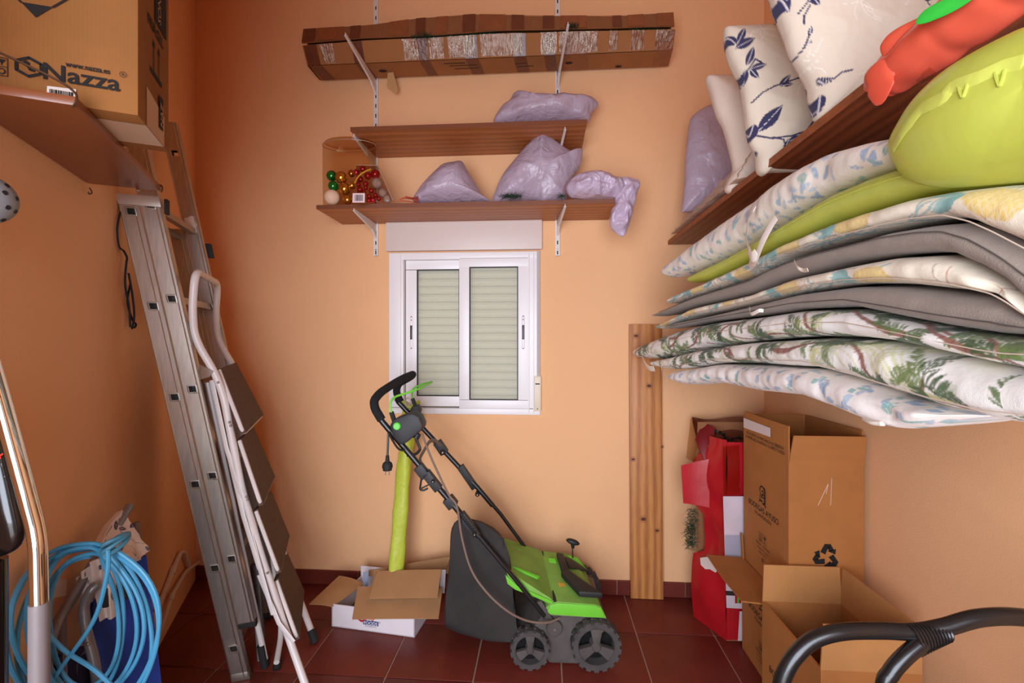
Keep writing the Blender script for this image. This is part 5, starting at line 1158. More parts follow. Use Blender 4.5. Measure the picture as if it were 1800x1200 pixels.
decal([(977, 1022), (991, 1023), (988, 1009), (974, 1008)], [0.17, 0.17, 0.21, 0.21], mat('rating_plate', (70, 68, 64), rough=0.5), 'rating_plate', 0.008)
decal([(1039, 1035), (1048, 1036), (1043, 1016), (1033, 1013)], [0.15, 0.15, 0.24, 0.24], mat('decal_brown', (88, 70, 56), rough=0.5), 'name_decal', 0.006)
# black carrying handle and vents on the front body
def slab(ps, dys, th, name, m_):
    m = MB(); a = [P_m(x, y, d) for (x, y), d in zip(ps, dys)]; m.hexa(a, [p+UP*th for p in a], bev=0.004); return obj(name, m, m_, mw)
slab([(986, 1014), (997, 1008), (1059, 1052), (1018, 1049)], [0.17, 0.19, 0.06, 0.06], 0.022, 'carry_handle', M_plas)
slab([(978, 978), (990, 980), (1000, 1008), (988, 1010)], [0.33, 0.33, 0.2, 0.2], 0.02, 'carry_handle', M_plas)
slab([(992, 980), (1004, 984), (1036, 1006), (1000, 999)], [0.32, 0.32, 0.26, 0.24], 0.008, 'air_vent', M_plas)
# catcher bag
M_bag = mat('catcher_cloth', (47, 42, 39), rough=0.9, var=0.25, vs_=8, bump=0.25, bs=14)
m = MB(); k = 0
secs = [([(806, 914), (884, 948), (905, 1075), (910, 1120), (880, 1128), (835, 1118), (790, 1100), (783, 1085), (792, 985)], 0.045, 0.0), ([(803, 914), (884, 946), (905, 1072), (908, 1118), (880, 1128), (835, 1120), (788, 1102), (780, 1083), (790, 983)], 0.1, 0.0), ([(806, 912), (880, 940), (900, 1060), (900, 1100), (875, 1106), (832, 1096), (792, 1080), (786, 1066), (795, 975)], 0.28, 0), ([(815, 918), (876, 936), (895, 1050), (895, 1085), (872, 1090), (836, 1080), (800, 1064), (796, 1054), (806, 976)], 0.38, 0)]
rings_ = []
for ps, dy, _ in secs:
    O = smooth_outline([P_m(x, y, dy) for x, y in ps], 72); rings_.append(O)
nn = []
for a, b in zip(rings_[:-1], rings_[1:]):
    for j in range(8): nn.append([a[i].lerp(b[i], j/8) for i in range(72)])
nn.append(rings_[-1]); c0_ = sum(nn[0], V((0, 0, 0)))/72; c1_ = sum(nn[-1], V((0, 0, 0)))/72
full_ = [[c0_.lerp(p, f_) - CF*0.012*(1-f_*f_) for p in nn[0]] for f_ in (0.001, 0.25, 0.5, 0.75, 0.92)]+nn+[[c1_.lerp(p, f_) for p in nn[-1]] for f_ in (0.6, 0.001)]
for r_ in full_:
    for p in r_: q = p+(V((1, 1, 1))*0)+(-CF)*0.012*noise.noise(p*9)+UP*0.008*noise.noise(p*8+V((5, 5, 5)))+CR*0.006*noise.noise(p*14+V((9, 2, 5))); q.z = max(q.z, 0.01); m.v.append(q)
for j in range(len(full_)-1):
    for i in range(72): m.f.append([j*72+i, (j+1)*72+i, (j+1)*72+(i+1) % 72, j*72+(i+1) % 72])
m.sm = [True]*len(m.f); obj('catcher_bag', m, M_bag, mw, ang=60)
m = MB(); m.tube([P_m(806, 913, 0.05), P_m(886, 948, 0.05)], 0.004, 6); m.tube([P_m(884, 948, 0.05), P_m(892, 1010, 0.05), P_m(905, 1075, 0.045)], 0.0035, 6); obj('bag_piping', m, M_blackrub, mw, kind='stuff')
# handle tubes, in two bolted lengths each side
def htube(ps, r, nm): m = MB(); m.tube([P_m(*p) for p in ps], r, 12); return obj(nm, m, M_tubeb, mw)
dN, dF = 0.02, 0.36
htube([(957, 1082, 0.03), (910, 1023, dN), (865, 969, dN), (822, 918, dN)], 0.0085, 'lower_handle_tube')
htube([(842, 942, dN-0.012), (802, 893, dN-0.012), (735, 815, dN), (673, 742, dN), (664, 729, dN)], 0.0115, 'upper_handle_tube')
htube([(940, 985, dF), (916, 952, dF), (880, 903, dF), (850, 868, dF)], 0.0085, 'lower_handle_tube')
htube([(866, 888, dF-0.014), (838, 855, dF-0.014), (800, 813, dF), (743, 752, dF), (700, 706, dF), (697, 700, dF)], 0.0115, 'upper_handle_tube')
m = MB(); m.prism([P_m(x, y, 0.03) for x, y in ((940, 1060), (952, 1056), (968, 1082), (975, 1092), (955, 1090))], CF*0.02, bev=0.004); obj('handle_foot', m, M_dust, mw)
def clamp(px, py, dy, L, w_, ang, nm='handle_clamp'):
    c = P_m(px, py, dy); d = CR*math.cos(ang)+UP*math.sin(ang); n = CR*-math.sin(ang)+UP*math.cos(ang)
    b = [c+d*x*L+n*y*w_-CF*0.016 for x, y in ((-1, -1), (1, -1), (1, 1), (-1, 1))]; m = MB(); m.hexa(b, [p+CF*0.034 for p in b], bev=0.003); o = obj(nm, m, M_plas, mw); return o, c, d, n
AH = -math.atan2(0.749, 0.593)
for px, py, L, w_ in ((760, 845, 0.040, 0.016), (792, 882, 0.020, 0.021), (824, 921, 0.05, 0.015), (742, 828, 0.026, 0.018)):
    o, c, d, n = clamp(px, py, dN-0.006, L, w_, AH)
for px, py, L, w_ in ((775, 786, 0.032, 0.019), (822, 838, 0.06, 0.015)):
    o, c, d, n = clamp(px, py, dF-0.006, L, w_, -math.atan2(0.665, 0.457))
for px, py, dy, r in ((761, 846, dN-0.03, 0.007), (834, 939, dN-0.03, 0.008), (778, 795, dF-0.03, 0.012), (839, 869, dF-0.03, 0.010)):
    m = MB(); c = P_m(px, py, dy); m.lathe(c, CF, [(-0.006, 0), (-0.004, r*0.6), (0, r), (0.03, r)], 14); kn = obj('clamp_knob', m, M_plas, mw)
    m = MB(); m.ball(c-CF*0.006, r*0.5, 8, 6); obj('knob_bolt', m, M_screw, kn)
m = MB()   # a row of vents/ratchet teeth on the lower clamp
for k in range(8): c = P_m(812+k*3.2, 905+k*4.2, dN-0.026); m.tube([c-CR*0.012+UP*0.006, c+CR*0.006-UP*0.0], 0.0018, 5)
obj('clamp_tooth', m, M_blackrub, mw, kind='stuff')
m = MB(); m.tube(rounded([P_m(752, 858, dN-0.01), P_m(744, 862, dN-0.01), P_m(738, 860, dN-0.012), P_m(742, 832, dN-0.012), P_m(748, 824, dN-0.01), P_m(755, 826, dN-0.01)], 0.01, 4), 0.004, 7); m.tube(rounded([P_m(741, 858, dN-0.02), P_m(757, 850, dN-0.02), P_m(758, 846, dN-0.02)], 0.01, 4), 0.003, 6); obj('cable_hook', m, M_plas, mw)
m = MB(); m.tube(rounded([P_m(742, 818, dN+0.02), P_m(737, 806, 0.1), P_m(755, 775, 0.25), P_m(764, 773, 0.3), P_m(775, 783, dF-0.02)], 0.04, 5), 0.0085, 8, flat=0.6); obj('cross_brace', m, mat('brace_grey', (120, 106, 98), rough=0.6), mw)
# foam grip: up from the near tube, across and down to the far one
grip = [P_m(672, 716, dN), P_m(660, 696, dN), P_m(662, 684, dN+0.005), P_m(690, 664, 0.14), P_m(722, 652, dF-0.04), P_m(731, 657, dF-0.02), P_m(729, 661, dF), P_m(702, 676, dF), P_m(697, 684, dF), P_m(707, 702, dF)]
grip = [P_m(671, 738, dN), P_m(659, 718, dN), P_m(657, 704, dN+0.01), P_m(668, 690, 0.08), P_m(703, 667, 0.22), P_m(727, 657, dF-0.03), P_m(722, 662, dF), P_m(700, 674, dF), P_m(696, 688, dF), P_m(704, 706, dF)]
m = MB(); m.tube(rounded(grip, 0.06, 6), 0.0165, 14); obj('foam_grip', m, mat('foam_black', (20, 19, 20), rough=0.9, bump=0.1, bs=300), mw)
# green switch bail
m = MB(); bl = [P_m(688, 728, dN-0.01), P_m(686, 706, dN-0.01), P_m(694, 697, 0.03), P_m(735, 684, 0.08), P_m(762, 670, 0.2), P_m(745, 674, 0.3), P_m(726, 682, dF-0.02), P_m(724, 694, dF), P_m(727, 706, dF)]
m.tube(rounded(bl, 0.03, 6), 0.0042, 8); obj('switch_bail', m, mat('bail_green', (112, 206, 60), rough=0.35), mw, label='bright green wire bail')
for a, b in (((688, 724, dN-0.01), (695, 745, dN)), ((725, 700, dF), (731, 716, dF))): m = MB(); m.tube([P_m(*a), P_m(*b)], 0.009, 10); obj('bail_socket', m, M_plas, mw)
# switch housing
m = MB(); hp = [(684, 748), (692, 737), (716, 728), (726, 727), (736, 733), (743, 748), (741, 756), (716, 777), (706, 783), (700, 780), (690, 768)]
m.prism([P_m(x, y, dN-0.045) for x, y in hp], CF*0.09, bev=0.010); hs = obj('switch_housing', m, M_plas, mw)
m = MB(); c = P_m(697.5, 749, dN-0.05); m.lathe(c, CF, [(-0.004, 0), (-0.004, 0.011), (0, 0.0145), (0.012, 0.0145)], 22); obj('start_button', m, mat('button_green', (96, 204, 70), rough=0.35), hs, label='green round button')
m = MB(); m.prism([P_m(x, y, dF-0.03) for x, y in ((720, 722), (724, 714), (733, 713), (738, 722), (735, 730), (725, 730))], CF*0.06, bev=0.004); obj('far_housing', m, M_plas, mw)
m = MB(); m.tube([P_m(735, 762, dN-0.02), P_m(731, 770, dN-0.02)], 0.012, 10); m.tube(spline([P_m(731, 770, dN-0.02), P_m(736, 782, dN-0.02), P_m(738, 790, dN-0.02), P_m(730, 798, dN-0.01), P_m(716, 800, dN)], 6), 0.0055, 8); obj('cable_strain', m, M_plas, mw)
# mains cable down to the deck, and the plug hanging from its lead
M_cable = mat('dusty_cable', (122, 98, 84), rough=0.6)
cp = [(742, 762, dN-0.03), (752, 790, dN-0.035), (765, 820, dN-0.035), (788, 868, dN-0.03), (803, 890, dN-0.035), (812, 945, dN-0.04), (828, 1000, dN-0.05), (855, 1040, dN-0.06), (890, 1072, dN-0.06), (925, 1090, dN-0.04), (960, 1094, dN-0.02), (984, 1086, 0.03)]
m = MB(); m.tube(spline([P_m(*p) for p in cp], 6), 0.0042, 8); obj('mains_cable', m, M_cable, mw)
m = MB(); m.tube(spline([P_m(712, 792, dN-0.03), P_m(700, 788, dN-0.035), P_m(688, 770, dN-0.035), P_m(683, 760, dN-0.03), P_m(682, 780, dN-0.03), P_m(681, 802, dN-0.03)], 6), 0.004, 8); obj('plug_lead', m, M_tubeb, mw)
m = MB(); c = P_m(681, 800, dN-0.03); m.lathe(c, (0, 0, -1), [(0, 0.006), (0.01, 0.007), (0.022, 0.008), (0.028, 0.016), (0.036, 0.019), (0.046, 0.0195), (0.047, 0.017), (0.056, 0.0165), (0.057, 0)], 16); pg = obj('plug', m, M_blackrub, mw)
for s_ in (-0.006, 0.005): m = MB(); m.tube([c-UP*0.056+CR*s_, c-UP*0.074+CR*s_*1.3], 0.0018, 6); obj('plug_pin', m, M_screw, pg)
# depth lever with its oval knob
m = MB(); m.tube([P_m(1007, 980, 0.30), P_m(1006, 955, 0.30)], 0.004, 8); obj('lever_rod', m, M_screw, mw)
m = MB(); c = P_m(1007, 952, 0.295); m.ball(c, 0.03, 16, 10, (1.0, 0.5, 0.42)); 
for p in m.v: p.z = p.z - 0.25*(p-c).dot(CR)
m.tube([c-UP*0.002, c-UP*0.028], [0.012, 0.006], 10); obj('lever_knob', m, M_plas, mw)
# ------------------------------------------------------------------ upper board on the right wall, lower board under the cushions
M_dkwood = wood('dark_stained_board', (96, 42, 18), (142, 72, 34), axis=1, ring=15, dist=7, rough=0.4)
se = on(1175, 430, y=YB-0.003); XS, ZU = se.x, se.z          # front edge and underside height
t = thing('wall_shelf', 'dark stained board high on the right wall carrying the pillows', 'shelf', ((XS+XR)/2, 1.3, ZU))
m = MB(); m.box(((XS+XR)/2-0.001, (YB+0.18)/2-0.002, ZU+0.010), (XR-XS-0.002, YB-0.18-0.004, 0.020), bev=0.002); obj('board', m, M_dkwood, t)
m = MB(); m.box((XS-0.001, (YB+0.18)/2, ZU+0.010), (0.002, YB-0.18, 0.020)); obj('front_edge_band', m, mat('worn_edge', (150, 84, 44), rough=0.6, var=0.2, vs_=30), t, label='worn lighter front edge')
for y in (0.55, 1.25, 1.95):
    m = MB(); m.prism([(XR-0.002, y, ZU-0.001), (XR-0.30, y, ZU-0.001), (XR-0.30, y, ZU-0.010), (XR-0.002, y, ZU-0.04)], (0, 0.003, 0)); obj('bracket_arm', m, M_rail, t)
ZT = ZU+0.0205
ZLO = 1.112
t = thing('wall_shelf', 'board on the right wall hidden under the stack of seat cushions', 'shelf', ((0.72+XR)/2, 1.25, ZLO-0.02))
m = MB(); m.box(((0.80+XR)/2-0.001, 1.705, ZLO-0.010), (XR-0.80-0.002, 1.11, 0.020), bev=0.002); obj('board', m, M_dkwood, t)
for y in (1.3, 2.0):
    m = MB(); m.prism([(XR-0.002, y, ZLO-0.021), (XR-0.2, y, ZLO-0.021), (XR-0.2, y, ZLO-0.028), (XR-0.002, y, ZLO-0.05)], (0, 0.003, 0)); obj('bracket_arm', m, M_rail, t)

# ------------------------------------------------------------------ printed cloths
def leaf_canvas(seed, base=(236, 224, 208), L=0.027, n=1100):
    rnd = random.Random(seed); cv = Canvas(2.0, 0.62, base, res=0.0014); pal = [(150, 176, 202), (128, 158, 190), (168, 190, 208), (140, 168, 196), (120, 176, 168), (160, 182, 200)]
    for _ in range(n):
        x, y = rnd.uniform(0, 2.0), rnd.uniform(0, 0.62)
        cv.leaf(x, y, rnd.uniform(-0.9, 0.9)+rnd.choice([0, math.pi, 1.4]), L*rnd.uniform(0.6, 1.3), L*rnd.uniform(0.4, 0.6), rnd.choice(pal), al=0.8, hatch=rnd.choice([0, 0.35, 0.5]))
    return cv
def pine_canvas(seed):
    rnd = random.Random(seed); cv = Canvas(2.0, 0.62, (238, 224, 200), res=0.0014)
    for _ in range(60):
        x, y = rnd.uniform(0, 2), rnd.uniform(0.15, 0.47); c = rnd.choice([(146, 178, 178), (120, 160, 166), (170, 192, 188)])
        for k in range(rnd.randint(6, 11)):
            a = rnd.uniform(-0.9, 0.9)+rnd.choice([0, math.pi]); l = rnd.uniform(0.05, 0.11); cv.line(arc(x, y, x+l*math.cos(a), y+l*math.sin(a), rnd.uniform(-.3, .3), 6), rnd.uniform(0.002, 0.006), c, 0.75)
    for _ in range(40):
        x, y = rnd.uniform(0, 2), rnd.uniform(0.15, 0.47)
        for k in range(5): cv.line(arc(x+rnd.uniform(-.03, .03), y+rnd.uniform(-.03, .03), x+rnd.uniform(-.06, .06), y+rnd.uniform(-.06, .06), rnd.uniform(-1, 1), 8), 0.002, (196, 142, 120), 0.8)
    for _ in range(30):
        x, y = rnd.uniform(0, 2), rnd.uniform(0, 0.62); cv.line(arc(x, y, x+rnd.uniform(-.08, .08), y+rnd.uniform(-.06, .06), 0.3, 8), 0.0018, (110, 104, 92), 0.5)
    for x in (0.35, 0.62, 0.85, 1.05, 1.3, 1.6, 1.85):
        y = 0.31+rnd.uniform(-0.02, 0.02); cv.ell(x, y, 0.045, 0.022, (226, 192, 112), 1.0, hatch=True); cv.ell(x, y, 0.040, 0.018, (232, 204, 136), 0.45)
        for k in range(9): a = rnd.uniform(-0.7, 0.7)+math.pi; cv.leaf(x-0.04, y, a, 0.06, 0.012, rnd.choice([(128, 170, 168), (150, 186, 180)]), 0.9)
    return cv
def palm_canvas(seed):
    rnd = random.Random(seed); cv = Canvas(2.0, 0.62, (240, 234, 226), res=0.0014)
    greens = [(62, 86, 40), (84, 108, 50), (48, 70, 36), (110, 130, 66)]
    for _ in range(120):   # pale brushed fronds behind
        x, y = rnd.uniform(0, 2), rnd.uniform(0, 0.62); c = rnd.choice([(206, 208, 140), (176, 192, 186), (190, 196, 170), (214, 210, 168)]); a0 = rnd.uniform(0, 6.3)
        for k in range(9): a = a0+k*0.07; l = rnd.uniform(0.06, 0.14); cv.line(arc(x+k*0.003, y, x+k*0.003+l*math.cos(a), y+l*math.sin(a), 0.25, 7), 0.003, c, 0.7)
    for i in range(34):
        x, y = (i+rnd.random())*2.0/34, 0.31+rnd.choice([-1, 1])*rnd.uniform(0.0, 0.11)
        tr = rnd.uniform(2.4, 3.9) if rnd.random() < .5 else rnd.uniform(-.7, .7); l = rnd.uniform(0.12, 0.2); P_ = arc(x, y, x+l*math.cos(tr), y+l*math.sin(tr), 0.2, 8); cv.line(P_, 0.008, (146, 92, 74), 0.95)
        for q in range(8): cv.line([(P_[q][0]-0.004, P_[q][1]-0.005), (P_[q][0]+0.003, P_[q][1]+0.005)], 0.0015, (112, 66, 54), 0.8)
        for k in range(6):
            a = rnd.uniform(0, 6.3); l = rnd.uniform(0.04, 0.085); fr_ = arc(x, y, x+l*math.cos(a), y+l*math.sin(a), rnd.uniform(-.35, .35), 12); g = rnd.choice(greens)
            for j, (u, v) in enumerate(fr_[1:]):
                d = math.atan2(v-fr_[j][1], u-fr_[j][0])
                for s_ in (-1, 1): cv.leaf(u, v, d+s_*rnd.uniform(0.5, 0.9), 0.026*(1-j/16), 0.0042, g, 0.9)
            cv.line(fr_, 0.002, g, 0.9)
    return cv
CV_leaf, CV_leaf2, CV_pine, CV_palm, CV_palm2 = leaf_canvas(1), leaf_canvas(2, base=(240, 230, 222)), pine_canvas(3), palm_canvas(5), palm_canvas(8)
M_grey = mat('grey_canvas', (142, 127, 114), rough=0.92, var=0.04, vs_=120, bump=0.25, bs=500, sheen=0.15)
PREV = {}
def front_line(tx):
    """the stack's front edge: set back .52 from the room axis, swinging out towards the back wall; solved for a viewing slope"""
    lo, hi = 0.2, 2.6
    f = lambda y: 0.52-0.095*np.clip((y-1.2)/0.9, 0, 1)**2*(3-2*np.clip((y-1.2)/0.9, 0, 1))
    Y = np.full_like(tx, 1.0)
    lo = np.full_like(tx, 0.15); hi = np.full_like(tx, 2.7)
    for _ in range(40):
        mid = (lo+hi)/2; g = mid*tx-f(mid); hi = np.where(g > 0, mid, hi); lo = np.where(g > 0, lo, mid)
    Y = np.minimum((lo+hi)/2, 2.245); return Y, f(Y)
def cushion(name, label, x0, rows, cv=None, m_=None, xback=1.055, seed=0, wr=0.0025, buttons=(), uoff=0.0, group='seat cushions stacked along the right wall', piping=None):
    xs_ = np.array([r[0] for r in rows], float); yt = np.array([r[1] for r in rows], float); yb = np.array([r[2] for r in rows], float)
    step = 1.7 if cv is not None else 4.0; px = np.arange(xs_[0], 1800+130 if xs_[-1] >= 1800 else xs_[-1]+0.1, step); n = len(px)
    def interp(v):
        r = np.interp(px, xs_, v)
        if xs_[-1] >= 1800:
            k = px > xs_[-1]; r[k] = v[-1]+(v[-1]-v[-2])/(xs_[-1]-xs_[-2])*0.6*(px[k]-xs_[-1])
        w_ = max(3, int(26/step)); kern = np.hanning(w_+2)[1:-1]; kern /= kern.sum(); pad = np.pad(r, (w_, w_), mode='edge'); pad[:w_] = r[0]+(np.arange(-w_, 0))*(r[1]-r[0]); return np.convolve(pad, kern, 'same')[w_:-w_]
    T_, B_ = interp(yt), interp(yb)
    if PREV: T_ = np.maximum(T_, np.interp(px, PREV['px'], PREV['b'], left=-1e9, right=PREV['b'][-1] if px[-1] > 1850 and PREV['px'][-1] > 1850 else -1e9)+0.6); B_ = np.maximum(B_, T_+2.0)
    if not PREV: PREV.update(px=px, b=B_)
    else:
        gx = np.arange(1100, 1931, 1.0); ob = np.interp(gx, PREV['px'], PREV['b'], left=-1e9, right=-1e9); nb = np.interp(gx, px, B_, left=-1e9, right=-1e9); PREV.update(px=gx, b=np.maximum(ob, nb))
    a = (px-900)/FPX; Y, X0 = front_line((a*CP-SP)/(a*SP+CP)); D = Y/(a*SP+CP); zt = EYE+(600-T_)/FPX*D; zb_ = EYE+(600-B_)/FPX*D
    for i in range(1, n): Y[i] = min(Y[i], Y[i-1]-1e-5)
    NF = 46 if cv is not None else 20; prof = []   # (dx from the front, height -1..1), front half finely divided
    rf_ = 0.5
    for k in range(NF+1): th = -math.pi/2+math.pi*k/NF; prof.append(('f', math.cos(th), math.sin(th)))
    nT = 4
    top = [('t', (k+1)/(nT+1), 1.0) for k in range(nT)]; back = [('b', math.cos(math.pi/2-math.pi*k/6), math.sin(math.pi/2-math.pi*k/6)) for k in range(7)]; bot = [('t', 1-(k+1)/(nT+1), -1.0) for k in range(nT)]
    ring = prof+top+back+bot; R = len(ring); m = MB(); U = np.zeros((n, R)); Vv = np.zeros((n, R)); arcu = 0.0
    ln = np.concatenate([[0], np.cumsum(np.hypot(np.diff(Y), np.diff((zt+zb_)/2)))])
    Ltot = ln[-1]; 
    for i in range(n):
        x0 = float(X0[i]); zc = (zt[i]+zb_[i])/2; h = max(0.002, (zt[i]-zb_[i])/2-0.002); e = min(1.0, ln[i]/0.035)
        e = min(e, (Ltot-ln[i])/0.03+0.02)
        e = math.sqrt(max(0.0, 1-(1-max(0.02, e))**2)); h2 = h*e; x0_ = x0+(1-e)*0.03; rf_ = max(2.0*h, 0.055); rb = 0.04; Yi = Y[i]
        for j, (kd, c, s_) in enumerate(ring):
            if kd == 'f': x = x0_+rf_*(1-c**0.8 if c > 0 else 1); z = zc+h2*(abs(s_)**0.85)*(1 if s_ >= 0 else -1); vv = 0.31+(s_ if True else 0)*h2*0.5+math.copysign(1, s_)*(1-max(0, c))*rf_
            elif kd == 't': x = x0_+rf_+(xback-rb-x0_-rf_)*c; z = zc+h2*s_; vv = 0.31+s_*(h2+rf_+0.1*c)
            else: x = xback-rb+rb*c; z = zc+h2*s_; vv = 0.31+s_*0.3
            if kd == 'f' and wr:
                q = V((Yi*16, z*30, seed*7.7)); w2 = (wr*0.7*noise.noise(q)+wr*0.6*noise.noise(V((Yi*34, z*14, seed*3.1))))*max(0, c); x -= w2*1.6
                for (bp_x, bd) in buttons:
                    dd = (px[i]-bp_x)/26.0; g = math.exp(-dd*dd-(s_-bd)**2*5)*0.012; x += g
            q_ = min(1.0, max(0.0, (x-x0-0.08)/0.2)); z += 0.034*q_*q_*(3-2*q_)
            m.v.append(V((x, Yi, z))); U[i, j] = ln[i]+uoff; Vv[i, j] = vv
    for i in range(n-1):
        for j in range(R): m.f.append([i*R+j, i*R+(j+1) % R, (i+1)*R+(j+1) % R, (i+1)*R+j])
    m.f.append(list(range(R))[::-1]); m.f.append([(n-1)*R+j for j in range(R)]); m.sm = [True]*len(m.f)
    bY = float(np.median(Y)); t = thing(name, label, 'cushion', ((x0+xback)/2, bY, float(zb_[n//2])), group)
    o = obj('cushion_body', m, m_ or M_print, t, ang=70)
    if cv is not None: set_print(o, cv.look(U.ravel() % 1.98, np.clip(Vv.ravel(), 0, 0.6)))
    if piping is not None:   # the sewn seam that runs along the front
        f_, col = piping; p = MB(); k = [V((X0[i]-0.0005+0.10*max(2.0*h_, 0.055)*f_*f_, Y[i], (zt[i]+zb_[i])/2+((zt[i]-zb_[i])/2)*f_)) for i, h_ in [(i, (zt[i]-zb_[i])/2) for i in range(4, n-2, max(1, int(9/step)))]]
        p.tube(k, 0.0009, 5); obj('seam', p, col, t)
    return t
M_seam = mat('grey_seam', (86, 76, 70), rough=0.9); M_seamw = mat('cream_seam', (206, 184, 164), rough=0.9)
A_ = [(1158, 474, 486), (1166, 460, 490), (1200, 428, 479), (1232, 400, 466), (1265, 372, 450), (1299, 345, 431), (1330, 320, 408), (1365, 296, 385), (1400, 278, 362), (1431, 264, 342), (1497, 248, 312), (1560, 236, 290), (1640, 226, 268), (1800, 214, 250)]
cushion('seat_cushion', 'topmost blue leaf-print seat cushion directly under the upper shelf board', 0.56, A_, CV_leaf, seed=1, buttons=((1436, 0.0), (1299, 0.3)))
M_seam = mat('grey_seam', (86, 76, 70), rough=0.9); M_seamw = mat('cream_seam', (206, 184, 164), rough=0.9)
M_lime = film_mat('lime_vinyl', (222, 228, 104), rough=0.22, transl=0.4, bump=0.12, bs=7)
M_limes = film_mat('lime_seam', (230, 234, 112), rough=0.25, transl=0.3, bump=0.1)
B_ = [(1200, 486, 499), (1230, 468, 494), (1270, 449, 475), (1310, 425, 455), (1345, 404, 436), (1400, 366, 411), (1450, 334, 388), (1500, 312, 370), (1540, 292, 358), (1580, 285, 345), (1640, 270, 333)]
cx_ = cushion('lime_inflatable', 'lime green inflatable squeezed between the top leaf cushion and the pineapple one', 0.555, B_, None, M_lime, seed=9, wr=0.001, group='', piping=(0.15, M_limes)); cx_['category'] = 'inflatable'
C_ = [(1166, 526, 536), (1200, 508, 524), (1232, 495, 513), (1270, 476, 500), (1312, 455, 486), (1365, 424, 451), (1427, 396, 431), (1497, 369, 412), (1541, 354, 401), (1586, 343, 391), (1652, 332, 384), (1700, 326, 398), (1740, 321, 420), (1800, 317, 458)]
cushion('seat_cushion', 'cream pineapple-print cushion lying under the lime inflatable', 0.55, C_, CV_pine, seed=2, uoff=0.1, piping=(-0.75, M_seamw))
D_ = [(1142, 552, 557), (1165, 542, 552), (1210, 521, 537), (1260, 503, 527), (1312, 486, 515), (1340, 470, 500), (1383, 451, 486), (1420, 439, 474), (1453, 431, 464), (1500, 418, 456), (1541, 405, 450), (1608, 393, 446), (1652, 389, 450), (1718, 403, 482), (1762, 427, 508), (1800, 460, 548)]
cushion('seat_cushion', 'upper one of the two grey cushions, arching over the pineapple print', 0.52, D_, None, M_grey, seed=3, wr=0.0015, piping=(0.42, M_seam))
E_ = [(1148, 572, 580), (1180, 557, 567), (1210, 540, 556), (1260, 528, 546), (1312, 516, 534), (1387, 486, 515), (1440, 474, 505), (1480, 464, 501), (1541, 451, 501), (1577, 446, 503), (1630, 447, 510), (1687, 453, 516), (1740, 484, 523), (1800, 538, 555)]
cushion('seat_cushion', 'pineapple-print cushion sandwiched between the two grey cushions', 0.53, E_, CV_pine, seed=4, uoff=0.75, buttons=((1733, 0.1),), piping=(-0.5, M_seamw))
F_ = [(1163, 572, 578), (1175, 567, 577), (1232, 556, 565), (1316, 534, 555), (1383, 515, 544), (1480, 501, 541), (1541, 501, 556), (1630, 510, 575), (1718, 516, 590), (1762, 523, 593), (1800, 528, 588)]
cushion('seat_cushion', 'lower one of the two grey cushions, resting on the palm prints', 0.54, F_, None, M_grey, seed=5, wr=0.0015, piping=(-0.25, M_seam))
G_ = [(1110, 612, 628), (1125, 603, 631), (1144, 592, 632), (1175, 580, 624), (1210, 570, 615), (1260, 561, 606), (1312, 555, 599), (1409, 541, 592), (1484, 541, 594), (1541, 556, 601), (1630, 575, 620), (1718, 590, 641), (1800, 588, 660)]
cushion('seat_cushion', 'upper of the two white palm-print cushions, right under the lower grey one', 0.45, G_, CV_palm, seed=6, uoff=0.05, piping=(0.05, M_seamw))
H_ = [(1138, 634, 643), (1160, 628, 649), (1188, 620, 649), (1246, 606, 638), (1312, 599, 639), (1365, 596, 644), (1409, 593, 646), (1475, 594, 666), (1541, 601, 692), (1630, 620, 722), (1718, 641, 743), (1800, 660, 749)]
cushion('seat_cushion', 'lower of the two white palm-print cushions, bulging over the bottom leaf print', 0.46, H_, CV_palm2, seed=7, uoff=0.6, piping=(-0.55, M_seamw))
I_ = [(1170, 656, 669), (1185, 646, 675), (1201, 640, 677), (1250, 632, 673), (1290, 634, 683), (1312, 638, 688), (1387, 644, 696), (1444, 652, 720), (1497, 672, 742), (1541, 690, 755), (1586, 702, 750), (1630, 720, 736)]
cushion('seat_cushion', 'lowest cushion of the stack, pale blue leaf print sagging over the board', 0.50, I_, CV_leaf2, seed=8, wr=0.004, uoff=0.2, buttons=((1541, -0.1),))
M_rib = mat('white_ribbon', (236, 222, 208), rough=0.8)
def ribbon(name_parent, ps, w_=0.011, nm='tie_ribbon', dx=0.02):
    par = [o for o in bpy.data.objects if o.name == name_parent][0]; m = MB(); P_ = spline(ps, 8); m.tube(P_, w_, 8, flat=0.09, up=(0, 0.4, 1)); return obj(nm, m, M_rib, par)
def oncx(px, py, x): return on(px, py, x=x)
cn = [o for o in bpy.data.objects if o.get('category') == 'cushion' and o.get('group') == 'seat cushions stacked along the right wall']
cn = [o for o in cn if not o.name.startswith('lime')]; cn.sort(key=lambda o: int((o.name.split('.')+['0'])[1]))
nA, nC, nD, nE, nF, nG, nH, nI = [o.name for o in cn]
ribbon(nC, [oncx(1318, 470, 0.505), oncx(1320, 450, 0.497), oncx(1312, 420, 0.490), oncx(1316, 385, 0.497), oncx(1326, 368, 0.500)], 0.013)
ribbon(nC, [oncx(1318, 468, 0.500), oncx(1328, 455, 0.490), oncx(1340, 425, 0.490), oncx(1355, 396, 0.500), oncx(1364, 382, 0.505)], 0.012)
ribbon(nC, [oncx(1316, 440, 0.487), oncx(1322, 452, 0.485), oncx(1330, 445, 0.487)], 0.012)
ribbon(nD, [oncx(1396, 458, 0.495), oncx(1402, 470, 0.490), oncx(1412, 475, 0.493), oncx(1420, 474, 0.485)], 0.004)
ribbon(nF, [oncx(1318, 540, 0.500), oncx(1320, 552, 0.490), oncx(1334, 546, 0.490), oncx(1342, 546, 0.500)], 0.004)
